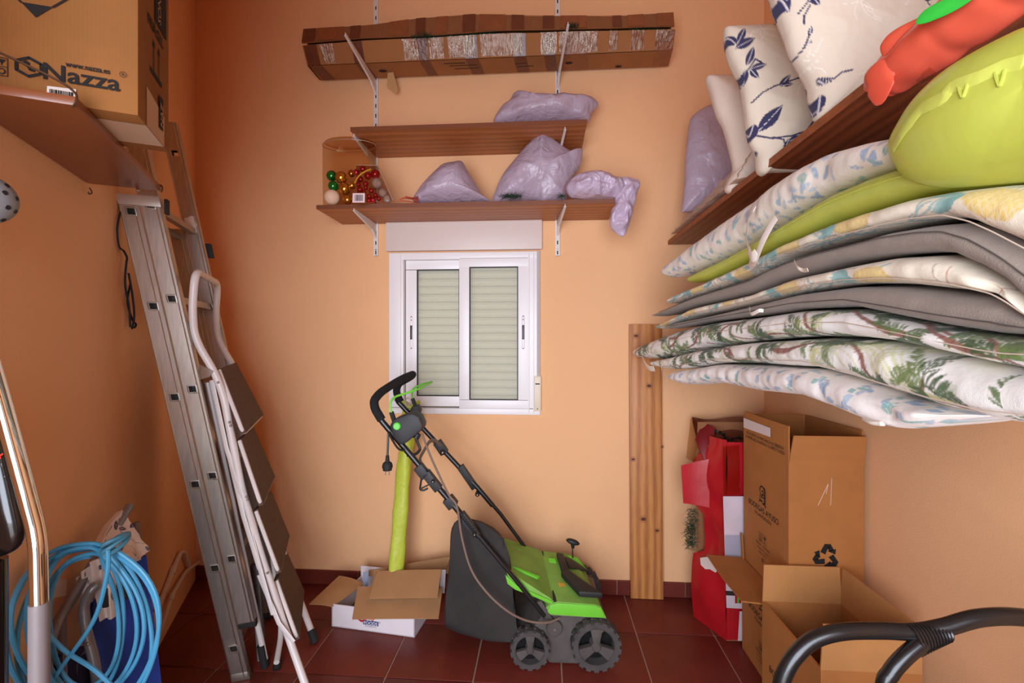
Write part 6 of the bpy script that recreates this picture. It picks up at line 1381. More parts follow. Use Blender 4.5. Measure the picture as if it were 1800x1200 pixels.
ribbon(nH, [oncx(1128, 610, .44), oncx(1131, 632, .435), oncx(1140, 646, .44), oncx(1150, 648, .45)], 0.011)
ribbon(nH, [oncx(1163, 640, .455), oncx(1164, 655, .45), oncx(1172, 668, .46)], 0.008)
m = MB(); m.tube(spline([oncx(1520, 736, .515), oncx(1532, 742, .507), oncx(1548, 744, .507), oncx(1550, 748, .507)], 6), 0.004, 6); obj('cloth_label', m, M_rib, bpy.data.objects[nI])

# ------------------------------------------------------------------ lime inflatable between the cushions: flat tail and swollen end
ol = [(1560, 258), (1578, 215), (1605, 176), (1650, 135), (1700, 104), (1750, 78), (1800, 58), (1880, 52), (1960, 90), (2000, 180), (1980, 270), (1900, 312), (1800, 318), (1720, 325), (1660, 328), (1612, 320), (1580, 300)]
def onD(px, py): D_ = 0.63-0.00055*(px-1600); return on(px, py, D_)
Nn = -(CF*0.8+CR*0.6).normalized()
m = puff([onD(x, y) for x, y in ol], Nn, 0.085, 0.07, nang=140, nr=36, q=0.55, ridge=0.006, rs=8, seed=3, edge=0.1)
obj('swollen_end', m, M_lime, cx_, ang=70)
m = MB(); sp_ = spline([onD(x, y) for x, y in ((1562, 255), (1590, 216), (1630, 185), (1672, 164), (1720, 140), (1770, 122), (1820, 108), (1900, 100))], 10)
ctr = sum([onD(x, y) for x, y in ol], V((0, 0, 0)))/len(ol)
sp2 = []
for i, p in enumerate(sp_):
    best = min(obj_v for obj_v in [(v-p).cross(Nn).length for v in (p,)]); d = (V((0, 0, EYE))-p).normalized(); sp2.append(p)
# lay the welded band on the swollen skin: nearest skin point along the line of the band
from mathutils.bvhtree import BVHTree
bv = BVHTree.FromPolygons([tuple(v) for v in cx_.children[-1].data.vertices and [v.co+BASE[cx_.name] for v in cx_.children[-1].data.vertices]], [list(p.vertices) for p in cx_.children[-1].data.polygons])
def skin(px, py, off=0.0015):
    d = ray(px, py).normalized(); h = bv.ray_cast(V((0, 0, EYE)), d); return (h[0]-d*off) if h[0] is not None else onD(px, py)-d*off
band = [skin(x, y) for x, y in [(1566+4*k, None) for k in range(0)]] or [skin(p[0], p[1]) for p in [((1570+(1798-1570)*k/40), float(np.interp(1570+(1798-1570)*k/40, [1570, 1590, 1620, 1660, 1672, 1720, 1760, 1800], [258, 225, 192, 172, 156, 140, 122, 112]))) for k in range(41)]]
m.tube(band, 0.0095, 8, flat=0.16, up=(0, 0, 1)); obj('welded_band', m, M_limes, cx_)
for (px, py, h) in ((1692, 150, 22), (1757, 128, 24)):
    m = MB()
    for s_ in (-1, 1):
        q = [skin(px+s_*9, py-h*0.2), skin(px+s_*5, py+h*0.5), skin(px+s_*0.5, py+h)]; m.tube(spline(q, 5), [0.0018]*10+[0.0006], 6)
    obj('vinyl_pleat', m, M_lime, cx_)

# ------------------------------------------------------------------ pillows standing on the upper board, facing the room
def floral(seed, w_=0.6, h_=0.6):
    rnd = random.Random(seed); cv = Canvas(w_, h_, (218, 200, 178), res=0.0009); NV = (50, 46, 80); bg_ = (218, 200, 178)
    for _ in range(7):   # ghost white line flowers
        x, y = rnd.uniform(0.05, w_-0.05), rnd.uniform(0.05, h_-0.05)
        for k in range(14): a = rnd.uniform(0, 6.3); l = rnd.uniform(0.03, 0.07); cv.line(arc(x, y, x+l*math.cos(a), y+l*math.sin(a), rnd.uniform(-.5, .5)), 0.0012, (236, 224, 208), 0.9)
    def pair(x, y, a, L):
        for s_ in (0.55, -0.45): cv.leaf(x, y, a+s_, L*(1 if s_ > 0 else .8), L*0.46, NV, vein=(214, 204, 200))
    return cv, NV, pair
def pillow(label, D, pts, cvp, tf=0.055, tb=0.055, lean=0.0, seed=0, name='throw_pillow', flip=0.0):
    base_y = max(p[1] for p in pts)
    o3 = [on(x, y, D+lean*(base_y-y)/FPX) for x, y in pts]; N = (-CF+CR*-0.1+UP*-0.05).normalized()
    m = puff(o3, N, tf, tb, nang=400, nr=170, q=0.42, pw=2.6, crumple=0.004, cs=9, ridge=0.012, rs=9, seed=seed, edge=0.4)
    zz = min(p.z for p in m.v)
    t = thing(name, label, 'pillow', (sum(p.x for p in m.v)/len(m.v), sum(p.y for p in m.v)/len(m.v), zz))
    o = obj('pillow_body', m, M_print, t, ang=70)
    if cvp is not None:
        u = np.array([(p-o3[0]).dot(CR) for p in m.v]); v = np.array([p.z for p in m.v]); px_ = lambda: None
        Dm = D; ppx = np.array([900+FPX*((p-V((0, 0, EYE))).dot(CR))/((p-V((0, 0, EYE))).dot(CF)) for p in m.v]); ppy = np.array([600-FPX*(p.z-EYE)/((p-V((0, 0, EYE))).dot(CF)) for p in m.v])
        return t, o, u, v, o3
    return t, o, None, None, o3
def pcanvas(o3, D, m_):
    """a cloth canvas in metres laid over the pillow front: origin at the outline's left bottom"""
    pass
M_cream = mat('cream_cloth', (222, 200, 182), rough=0.9, bump=0.4, bs=20)
# where each pillow's print sits, in metres from its own lower left corner
def make_print(t, o, o3, D, draw, seed):
    x0 = min(p.dot(CR) for p in o3); z0 = min(p.z for p in o3); w_ = max(p.dot(CR) for p in o3)-x0; h_ = max(p.z for p in o3)-z0
    cv, NV, pair = floral(seed, w_+0.02, h_+0.02)
    S = lambda px, py: ((on(px, py, D).dot(CR)-x0), on(px, py, D).z-z0)
    draw(cv, NV, pair, S); vs_ = [v.co+BASE[o.name] for v in o.data.vertices]
    set_print(o, cv.look([max(0, p.dot(CR)-x0) for p in vs_], [max(0, p.z-z0) for p in vs_]))
P1 = [(1241, 137), (1258, 134), (1300, 134), (1380, 140), (1470, 150), (1480, 240), (1480, 336), (1400, 339), (1330, 338), (1287, 341), (1275, 334), (1279, 318), (1288, 298), (1282, 262), (1272, 226), (1259, 200), (1247, 160)]
t, o, *_r = pillow('plain cream pillow between the lilac bag and the small navy-leaf pillow', 1.50, P1, None, seed=2, tf=0.05, tb=0.05)
o.data.materials[0] = M_cream
P2 = [(1272, 56), (1283, 49), (1324, 48), (1400, 46), (1520, 50), (1548, 60), (1545, 180), (1540, 296), (1450, 300), (1380, 302), (1353, 303), (1341, 309), (1331, 300), (1328, 272), (1317, 250), (1312, 220), (1308, 190), (1301, 147), (1290, 126), (1279, 100)]
t, o, u, v, o3 = pillow('smaller off-white pillow with navy leaves, middle one on the upper shelf', 1.27, P2, 1, seed=4)
def draw2(cv, NV, pair, S):
    def lf(px, py, dx, dy, L, W=0.45): a = math.atan2(-dy, dx); x, y = S(px, py); cv.leaf(x, y, a, L*1.27/800, L*W*1.27/800, NV, vein=(214, 204, 200))
    def ln(ps, w_=2.6): cv.line([S(x, y) for x, y in ps], w_*1.27/800, NV)
    lf(1286, 90, .4, -.9, 28); lf(1283, 98, 1, -.4, 30, .6); lf(1284, 92, -.6, -1, 24)
    lf(1300, 130, .3, -1, 30); lf(1306, 136, 1, -.2, 26); lf(1306, 136, .6, .7, 22); lf(1300, 135, .1, 1, 22); ln([(1300, 155), (1302, 138), (1312, 122), (1322, 128)])
    lf(1408, 158, -1, -.7, 38, .55); lf(1400, 150, .9, .2, 30, .6); lf(1410, 155, .8, .6, 26, .5); lf(1352, 170, .8, -.9, 26); lf(1356, 168, 1, -.1, 18); ln([(1312, 190), (1325, 178), (1345, 168), (1380, 158), (1420, 160)])
    lf(1322, 240, .9, -1, 52, .45); lf(1316, 226, -.1, 1, 30, .6); ln([(1320, 245), (1345, 254), (1372, 253), (1395, 246), (1410, 225), (1413, 205)])
    for a in range(5): cv.leaf(*S(1410, 202), a*1.257+0.3, 13*1.27/800, 9*1.27/800, NV)
    lf(1368, 262, .9, -.4, 24); lf(1362, 275, .4, -1, 20); lf(1322, 265, .3, 1, 18); lf(1360, 56, .9, .4, 14); ln([(1350, 56), (1366, 52)]); ln([(1345, 252), (1360, 258), (1364, 270)])
make_print(t, o, o3, 1.27, draw2, 11)
P3 = [(1352, -85), (1357, 0), (1368, 33), (1379, 62), (1390, 99), (1408, 128), (1421, 154), (1426, 185), (1434, 210), (1448, 212), (1520, 209), (1640, 208), (1760, 206), (1764, 100), (1760, -85), (1560, -95)]
t, o, u, v, o3 = pillow('largest off-white pillow with navy leaves, beside the red inflatable', 1.03, P3, 1, seed=6, tf=0.07, tb=0.06)
def draw3(cv, NV, pair, S):
    def lf(px, py, dx, dy, L, W=0.45): a = math.atan2(-dy, dx); x, y = S(px, py); cv.leaf(x, y, a, L*1.03/800, L*W*1.03/800, NV, vein=(214, 204, 200))
    def ln(ps, w_=2.6): cv.line([S(x, y) for x, y in ps], w_*1.03/800, NV)
    lf(1360, 10, .5, 1, 30); lf(1362, 2, .2, -1, 22); lf(1366, 20, .6, -1, 26, .5)
    ln([(1384, 46), (1392, 36), (1408, 18), (1420, -4)]); lf(1394, 34, .6, -.7, 22, .5); lf(1398, 24, .6, .8, 22, .6); ln([(1398, 38), (1392, 52), (1394, 64)]); ln([(1421, -4), (1428, 14), (1440, 24), (1460, 24), (1480, 16)])
    for a in range(6): cv.leaf(*S(1492, 8), a*1.05+0.2, 15*1.03/800, 11*1.03/800, NV)
    lf(1402, 84, .1, -1, 14); lf(1398, 98, .8, -.5, 12); ln([(1390, 112), (1398, 100), (1402, 82)])
    lf(1586, 0, -.8, -.6, 22); lf(1584, 2, .8, -1, 20); ln([(1564, 14), (1576, 44), (1588, 40)]); ln([(1574, 14), (1580, 52)])
    lf(1428, 178, .1, 1, 28); lf(1425, 158, .9, .4, 14); ln([(1422, 152), (1440, 160), (1450, 152), (1464, 150)]); lf(1430, 165, -.6, -.9, 14)
make_print(t, o, o3, 1.03, draw3, 12)
# lilac bag at the back end of the board, on a sheet of clear plastic
mm = bag('lilac_bag', [(1212, 215), (1222, 200), (1240, 188), (1256, 184), (1300, 186), (1330, 200), (1340, 280), (1335, 365), (1280, 374), (1230, 372), (1203, 373), (1198, 371), (1203, 330), (1206, 270)], 2.02, 'upright lilac bag at the far end of the right upper shelf', tf=0.06, tb=0.07, seed=31, crumple=0.006, ridge=0.02, rs=8, q=0.5, zmin=ZT)
t = thing('clear_wrap', 'loose sheet of clear plastic under the pillow and lilac bag on the right upper shelf', 'plastic sheet', (0.8, 1.85, ZT))
m = MB(); m.sheet([(XS-0.01, 2.2, ZT+0.012), (XS-0.012, 1.47, ZT+0.012), (1.0, 1.47, ZT+0.02), (1.0, 2.2, ZT+0.02)], 0.001, 40, 14, fn=lambda u, v: 0.012*abs(noise.noise(V((u*14, v*5, 4))))); M_clear3 = clear_mat('hazy_plastic', (240, 226, 212), keep=0.72, rough=0.25, bump=0.6, bs=20); obj('sheet', m, M_clear3, t)
m = MB(); m.sheet([(XS+0.0, 2.18, ZT+0.02), (XS+0.0, 1.5, ZT+0.02), (XS+0.05, 1.5, ZT+0.11), (XS+0.05, 2.18, ZT+0.08)], 0.001, 40, 14, fn=lambda u, v: 0.016*noise.noise(V((u*12, v*5, 8)))); obj('sheet_fold', m, M_clear3, t)
# red inflatable ring lying along the edge with a green disc and clear valve
M_redv = film_mat('red_vinyl', (246, 106, 78), rough=0.2, transl=0.3, bump=0.06, bs=8); M_grnv = film_mat('green_vinyl', (60, 200, 70), rough=0.25, transl=0.2, bump=0.05)
t = thing('red_inflatable', 'red vinyl inflatable with a green patch drooping over the upper shelf edge', 'inflatable', on(1650, 90, 0.68))
cl = [(1541, 158, 0.80, 0.016), (1548, 145, 0.79, 0.028), (1575, 125, 0.765, 0.036), (1620, 92, 0.72, 0.040), (1670, 52, 0.68, 0.043), (1720, 10, 0.64, 0.046), (1780, -45, 0.60, 0.048), (1840, -100, 0.56, 0.046)]
pp = spline([on(a, b, c) for a, b, c, _ in cl], 8); rr = list(np.interp(np.linspace(0, 1, len(pp)), np.linspace(0, 1, len(cl)), [c[3] for c in cl]))
m = MB(); m.tube(pp, rr, 28)
for i, p in enumerate(m.v): q = pp[min(i//28, len(pp)-1)]; m.v[i] = q+(p-q)*(1+0.10*noise.noise(p*26)+0.05*math.sin(i//28*0.9)*(1 if i//28 < 14 else 0.3))
obj('inflated_tube', m, M_redv, t, ang=70)
m = puff([on(x, y, 0.76-0.0006*(x-1540)) for x, y in ((1533, 140), (1532, 120), (1545, 108), (1570, 122), (1562, 150), (1552, 178), (1546, 183), (1538, 160))], -CF, 0.02, 0.02, nang=70, nr=12, ridge=0.012, rs=30, seed=5, edge=0.2); obj('folded_end', m, M_redv, t, ang=70)
m = puff([on(x, y, 0.70-0.0006*(x-1640)) for x, y in ((1550, 82), (1560, 62), (1585, 46), (1612, 34), (1650, 20), (1655, 40), (1620, 62), (1580, 90), (1560, 100))], -CF, 0.015, 0.015, nang=70, nr=12, ridge=0.01, rs=30, seed=8, edge=0.2); obj('folded_edge', m, M_redv, t, ang=70)
m = puff([on(x, y, 0.645-0.0006*(x-1640)) for x, y in ((1610, 38), (1625, 18), (1660, -2), (1700, -24), (1730, -30), (1715, -6), (1680, 18), (1640, 36), (1618, 42))], -CF, 0.008, 0.008, nang=70, nr=10); obj('green_patch', m, M_grnv, t, label='bright green vinyl patch')
m = MB(); a, b = on(1615, 145, 0.655), on(1640, 126, 0.64); m.tube([a, a.lerp(b, 0.4), a.lerp(b, 0.45), b], [0.006, 0.006, 0.0085, 0.0085], 12); obj('valve', m, M_clear2, t)

# ------------------------------------------------------------------ torn red carton in the corner
M_redc = mat('red_card', (178, 24, 34), rough=0.35, var=0.1, vs_=6, bump=0.25, bs=9, coat=0.2)
M_inner = mat('brown_inner_card', (150, 96, 60), rough=0.85)
eb = on(1277, 1127, z=0.0); lb_ = on(1222, 1086, z=0.0)
lf_d = (lb_-eb); Ll = lf_d.length; lf_d.normalize(); fr_d = V((-lf_d.y, lf_d.x, 0)); fr_d = fr_d if fr_d.x > 0 else -fr_d
fr_d = V((1, 0.06, 0)).normalized(); Wf = XR-0.012-eb.x
t = thing('red_carton', 'battered red carton with a torn side standing in the right corner', 'box', eb+lf_d*Ll/2+fr_d*Wf/2)
He = on(1268, 775, 1.89).z
def rface(org, du, Lu, Hf, name, m_, nrm, dents, n=26, edge_fn=None):
    m = MB()
    for side in (0, 1):
        for j in range(n+1):
            for i in range(n+1):
                u, v = i/n, j/n; lo, hi, l0, l1 = edge_fn(u, v) if edge_fn else (0, 1, 0, 1)
                p = org+du*(Lu*(l0+(l1-l0)*u))+UP*(Hf*v+0.002)
                d = sum(a*math.exp(-((u-cu)/wu)**2-((v-cv_)/wv)**2) for a, cu, cv_, wu, wv in dents)+0.006*noise.noise(V((u*3+1, v*7, 3)))
                m.v.append(p+nrm*(d*(1 if 0.02 < v else 0.2))-nrm*(0.004*side))
    B = (n+1)**2
    for j in range(n):
        for i in range(n): q = [j*(n+1)+i, j*(n+1)+i+1, (j+1)*(n+1)+i+1, (j+1)*(n+1)+i]; m.f += [q, [B+k for k in q[::-1]]]
    for i in range(n):
        for a, b in ((i, i+1), (n*(n+1)+i, n*(n+1)+i+1), (i*(n+1), (i+1)*(n+1)), (i*(n+1)+n, (i+1)*(n+1)+n)): m.f.append([a, b, B+b, B+a])
    m.sm = [True]*len(m.f); return obj(name, m, m_, t, ang=60)
nl = -V((lf_d.y, -lf_d.x, 0)); nl = nl if nl.x < 0 else -nl; nf = V((0, -1, 0))
def ledge(u, v):   # the side wall narrows where it is torn away, between the flap and the lower panel
    cut = 0.30 if 0.36 < v < 0.60 else 0.0 if v < 0.34 else 0.12*max(0, (v-0.86)/0.14)*7 if v > 0.86 else 0.0
    return 0, 1, 0, 1-min(cut, 0.5)
rface(eb, lf_d, Ll*1.05, He*1.0, 'carton_side', M_redc, nl, [(0.02, 0.5, 0.8, 0.5, 0.12), (-0.02, 0.6, 0.45, 0.6, 0.1), (0.025, 0.6, 0.2, 0.6, 0.15), (-0.015, 0.2, 0.65, 0.3, 0.05)], edge_fn=ledge)
rface(eb+V((0.001, 0, 0)), fr_d, Wf, He*0.99, 'carton_front', M_redc, nf, [(0.015, 0.2, 0.85, 0.3, 0.1), (-0.012, 0.3, 0.6, 0.3, 0.15)])
rface(eb+lf_d*Ll+fr_d*0.01, fr_d, Wf-0.03, 0.885, 'carton_back', M_inner, V((0, 1, 0)), [])
m = MB(); q = [eb+UP*0.004, eb+fr_d*Wf+UP*0.004, eb+fr_d*Wf+lf_d*Ll+UP*0.004, eb+lf_d*Ll+UP*0.004]; m.sheet(q, 0.004); obj('carton_bottom', m, M_inner, t)
m = MB(); m.sheet([on(1197, 818, 2.0), on(1247, 806, 1.97), on(1247, 892, 1.97), on(1201, 884, 2.0)], 0.004, 8, 8, fn=lambda u, v: 0.006*math.sin(3*u)); obj('torn_side_flap', m, M_redc, t)
m = MB(); m.sheet([on(1216, 733, 2.17), on(1305, 736, 2.16), on(1305, 775, 1.98), on(1226, 770, 2.05)], 0.004, 8, 8, fn=lambda u, v: 0.012*math.sin(5*u+2*v)); obj('top_flap', m, mat('taped_brown', (118, 62, 44), rough=0.25, var=0.2, vs_=18, bump=0.4, bs=40), t)
m = MB(); m.sheet([on(1222, 772, 2.02), on(1236, 742, 2.08), on(1258, 752, 2.0), on(1240, 815, 1.98)], 0.004, 4, 4); obj('inner_flap', m, mat('dark_red_card', (120, 14, 22), rough=0.5), t)
m = MB(); m.sheet([on(1206, 805, 2.01), on(1214, 735, 2.14), on(1232, 742, 2.08), on(1222, 812, 1.98)], 0.001, 8, 12, fn=lambda u, v: 0.01*noise.noise(V((u*6, v*6, 2)))); obj('clear_tape', m, M_clear, t)
m = MB(); m.sheet([on(1270, 785, 1.872), on(1300, 782, 1.87), on(1302, 868, 1.87), on(1272, 870, 1.872)], 0.0008, 14, 22, fn=lambda u, v: 0.004*abs(noise.noise(V((u*9, v*4, 2))))); obj('clear_tape', m, M_clear, t)
m = MB(); m.tube(spline([on(1256, 757, 1.99), on(1272, 763, 1.96), on(1280, 773, 1.93), on(1296, 768, 1.93), on(1304, 772, 1.92)], 8), [0.006+0.003*math.sin(i*1.7) for i in range(33)], 6); obj('twisted_film', m, M_gloss, t)
needles('green_tinsel', [on(x, y, 2.0) for x, y in [(1216, y) for y in range(896, 960, 5)]+[(1212, y) for y in range(920, 968, 6)]], 40, 0.034, M_needle, t, seed=12)
m = MB(); tp = [(1231, 980), (1246, 978), (1262, 984), (1275, 984), (1275, 1004), (1264, 999), (1258, 1006), (1248, 1000), (1240, 1000), (1232, 992)]
def onS(px, py, off=0.006): d = ray(px, py); k = (nl.dot(eb-V((0, 0, EYE)))+off+0.016)/nl.dot(d); return V((0, 0, EYE))+d*k
m.prism([onS(x, y) for x, y in tp], nl*0.001); obj('torn_white_patch', m, mat('torn_paper_white', (232, 214, 206), rough=0.9), t)
# the printed photograph on the front: pale room, dark table edge, small presents
def onF(px, py, off=0.016): d = ray(px, py); y = eb.y-off+(0.06)*0; return V((0, 0, EYE))+d*(y/d.y)
def fprint(ps, nm, m_, off=0.016): m = MB(); m.add([onF(x, y, off) for x, y in ps], [list(range(len(ps)))], False); return obj(nm, m, m_, t)
fprint([(1277, 1068), (1314, 1070), (1312, 872), (1271, 872)], 'printed_photo', mat('photo_pale', (206, 190, 196), rough=0.35, var=0.12, vs_=9, coat=0.3))
fprint([(1275, 1005), (1312, 1004), (1312, 940), (1274, 940)], 'photo_sofa', mat('photo_grey', (166, 162, 176), rough=0.35), 0.0172)
fprint([(1276, 1046), (1312, 1048), (1312, 1040), (1276, 1038)], 'photo_table', mat('photo_dark', (52, 40, 44), rough=0.4), 0.0174)
fprint([(1292, 1060), (1303, 1060), (1303, 1042), (1292, 1042)], 'photo_gift', M_redc, 0.0178); fprint([(1296, 1060), (1299, 1060), (1299, 1042), (1296, 1042)], 'photo_ribbon', M_grnv, 0.0182)
fprint([(1297, 1126), (1306, 1126), (1306, 1074), (1300, 1074)], 'photo_edge', mat('photo_pale', (206, 190, 196)), 0.0172)

# ------------------------------------------------------------------ wine cartons
M_cw = cardboard('wine_carton_brown', (172, 112, 60), axis=1, rib=420, amt=0.05)
M_cw2 = cardboard('wine_carton_inner', (184, 130, 78), axis=0, rib=420, amt=0.09)
def open_carton(label, x0, x1, y0, y1, z0, z1, th=0.005):
    t = thing('wine_carton', label, 'box', ((x0+x1)/2, (y0+y1)/2, z0), 'open wine cartons in the right corner')
    for nm, a, b, inw in (('side_wall', (x0, y1-th-0.0002), (x0, y0+th+0.0002), (1, 0)), ('side_wall', (x0, y0), (x1, y0), (0, 1)), ('side_wall', (x1, y0+th+0.0002), (x1, y1-th-0.0002), (-1, 0)), ('side_wall', (x1, y1), (x0, y1), (0, -1))):
        m = MB(); A, B, I = V((*a, z0)), V((*b, z0)), V((*inw, 0))*th; m.hexa([A, B, B+I, A+I], [p+UP*(z1-z0) for p in (A, B, B+I, A+I)]); obj(nm, m, M_cw, t)
    m = MB(); m.box(((x0+x1)/2, (y0+y1)/2, z0+0.004), (x1-x0-2*th-0.001, y1-y0-2*th-0.001, 0.006)); obj('carton_bottom', m, M_cw2, t)
    return t
def cflap(t, a, b, d, L, m_=None, inset=0.006, bow=0.0):
    """a flap hinged on a-b, opening along d"""
    a, b, d = V(a), V(b), V(d).normalized(); u = (b-a).normalized()*inset; m = MB(); m.sheet([a, b, b+d*L-u, a+d*L+u], 0.0045, 6, 6, fn=(lambda p, q: bow*math.sin(3.14*p)*q)); o = obj('carton_flap', m, m_ or M_cw, t)
    mm = MB(); mm.tube([a+u*0.3, b-u*0.3], 0.0012, 5); obj('flap_crease', mm, M_cw2, o); return o
ax0, ax1, ay0, ay1 = 0.816, 1.056, 1.575, 1.915
zAB = 0.371; zAT = on(1385, 819, D=1.516).z
tb_ = open_carton('wine carton standing on the floor underneath the tall lettered one', ax0-0.004, ax1, ay0-0.005, ay1+0.005, 0.001, zAB-0.002)
ta = open_carton('tall open wine carton with logo stacked on top of another carton', ax0, ax1, ay0, ay1, zAB, zAT)
cx0, cx1, cy0, cy1 = 0.722, 0.972, 1.238, 1.556
zC = 0.395
tc_ = open_carton('lowest front wine carton, wide open beside the black chair', cx0, cx1, cy0, cy1, 0.001, zC)
# flaps of the tall one: left flap straight up, front flap thrown outwards, back and right flaps against the walls
cflap(ta, (ax0+0.002, ay1, zAT), (ax0+0.002, ay0, zAT), (0.02, 0, 1), on(1370, 752, D=1.55).z-zAT+0.012, bow=0.004)
cflap(ta, (ax0, ay0+0.002, zAT), (ax1, ay0+0.002, zAT), (0.045, -0.12, 1), 0.105)
cflap(ta, (ax1, ay1-0.002, zAT), (ax0, ay1-0.002, zAT), (0, 0.10, 1), 0.12); cflap(ta, (ax1-0.002, ay0, zAT), (ax1-0.002, ay1, zAT), (0.004, 0, 1), 0.12)
# the lower one: its left flap sticks out to the side; the rest fold under the box above
cflap(tb_, (ax0-0.004, ay0-0.005, zAB-0.002), (ax0-0.004, ay1, zAB-0.002), (-1, 0, 0.06), 0.145, bow=-0.008)
cflap(tb_, (ax0-0.006, ay1, zAB-0.004), (ax0-0.006, ay1-0.015, zAB-0.004), (-0.02, 0.1, 1), 0.10, inset=0.0)
# front one
cflap(tc_, (cx0, cy1-0.002, zC), (cx1, cy1-0.002, zC), (0, 0.03, 1), 0.118, M_cw2); cflap(tc_, (cx1-0.002, cy1, zC), (cx1-0.002, cy0, zC), (0.03, 0, 1), 0.118, M_cw2)
cflap(tc_, (cx0, cy0+0.002, zC), (cx1, cy0+0.002, zC), (0.0, -0.02, 1), 0.120, M_cw2); cflap(tc_, (cx0+0.006, cy0+0.01, zC-0.002), (cx0+0.006, cy1-0.01, zC-0.002), (0.22, 0, -1), 0.118, M_cw2)
m = MB(); m.sheet([(cx0+0.022, cy1-0.05, zC-0.022), (cx0+0.022, cy0+0.02, zC-0.022), (cx0+0.034, cy0+0.02, zC-0.08), (cx0+0.034, cy1-0.05, zC-0.08)], 0.001); obj('white_label', m, mat('label_paper2', (220, 206, 204), rough=0.7), tc_)
def logo(t, org, ex, ey, s=1.0):
    """blackletter A above the name, with the house name below"""
    def T(ps): return [(x*s, y*s) for x, y in ps]
    m = MB(); pol = []
    for ps, w_ in (([(-0.022, 0.040), (-0.018, 0.052), (-0.006, 0.058), (0.006, 0.055), (0.012, 0.048)], 0.005), ([(-0.022, 0.040), (-0.016, 0.030), (-0.020, 0.016)], 0.004), ([(0.013, 0.056), (0.013, -0.002), (0.022, -0.008)], 0.0065), ([(0.020, 0.050), (0.020, 0.002)], 0.003), ([(-0.008, 0.040), (0.002, 0.044), (0.003, 0.034), (-0.010, 0.018), (0.010, 0.020)], 0.004), ([(-0.022, 0.010), (-0.014, 0.002), (-0.006, 0.006), (0.004, -0.004), (0.012, 0.004)], 0.0045), ([(-0.010, 0.026), (0.012, 0.030)], 0.003), ([(-0.026, -0.002), (-0.018, 0.008)], 0.004)):
        pol += stroke2(T(ps), w_*s)
    flatpoly(m, org, ex, ey, pol); obj('letter_mark', m, M_ink, t)
    text('name_print', 'BODEGAS AYUSO', t, V(org)-V(ey)*0.036*s, ex, ey, 0.0275*s, M_ink, bold=0.0002, wide=1.0)
    text('town_print', 'VILLARROBLEDO', t, V(org)-V(ey)*0.056*s, ex, ey, 0.0165*s, M_ink)
def handling(t, org, ex, ey, s=1.0):
    m = MB(); pol = stroke2([(-0.032*s, 0.016*s), (0.032*s, 0.016*s), (0.032*s, -0.018*s), (-0.032*s, -0.018*s), (-0.032*s, 0.016*s)], 0.0012)+stroke2([(0, 0.016*s), (0, -0.018*s)], 0.0012)
    for x in (-0.022, -0.011): pol += stroke2([(x*s, -0.012*s), (x*s, 0.010*s)], 0.003*s)
    pol += stroke2([(-0.027*s, -0.013*s), (-0.006*s, -0.013*s)], 0.0025*s)+[[(0.006*s, 0.010*s), (0.026*s, 0.010*s), (0.019*s, -0.001*s), (0.013*s, -0.001*s)]]+stroke2([(0.016*s, 0), (0.016*s, -0.010*s)], 0.003*s)+stroke2([(0.010*s, -0.012*s), (0.022*s, -0.012*s)], 0.002*s)
    flatpoly(m, org, ex, ey, pol); obj('handling_mark', m, M_ink, t)
    for k, (w_, tx) in enumerate(((0.014, 'FRÁGIL - FRAGILE'), (0.009, 'MANTENER EN LUGAR'), (0.009, 'FRESCO Y SECO'))): text('small_print', tx, t, V(org)-V(ey)*(0.036+0.015*k)*s, ex, ey, w_*s, M_ink)
    m = MB(); flatpoly(m, V(org)-V(ey)*0.086*s, ex, ey, ring2(0, 0, 0.007*s, 0.002, 14)+stroke2([(-0.004*s, -0.003*s), (0.004*s, 0.003*s)], 0.002)); obj('small_mark', m, M_ink, t)
def onX(px, py, x): return on(px, py, x=x)
LEX, LEY = V((0, -1, 0)), V((0, 0, 1))
o1 = onX(1341, 884, ax0); logo(ta, (ax0-0.0002, o1.y, o1.z), LEX, LEY, 1.05); o2 = onX(1341, 946, ax0); handling(ta, (ax0-0.0002, o2.y, o2.z), LEX, LEY, 0.95)
o1 = onX(1341, 1077, ax0-0.004); logo(tb_, (ax0-0.0042, o1.y, o1.z), LEX, LEY, 1.05); o2 = onX(1341, 1140, ax0-0.004); handling(tb_, (ax0-0.0042, o2.y, o2.z), LEX, LEY, 0.95)
logo(tc_, (cx0-0.0002, (cy0+cy1)/2, 0.235), LEX, LEY, 1.0)
o1 = onX(1345, 757, ax0+0.004); text('notice_print', 'NO ACEPTE LA MERCANCÍA SI OBSERVA\nEL EMBALAJE GOLPEADO O DEFECTUOSO', ta, (ax0+0.0025-0.004, o1.y, onX(1345, 776, ax0).z), LEX, LEY, 0.0155, M_ink)
q = [onX(1309, 751, ax0), onX(1356, 768, ax0), onX(1356, 752, ax0), onX(1309, 734, ax0)]
m = MB(); m.sheet([p+V((-0.004, 0, 0)) for p in q], 0.0006); obj('white_label', m, mat('label_paper2', (220, 206, 204), rough=0.7), ta)
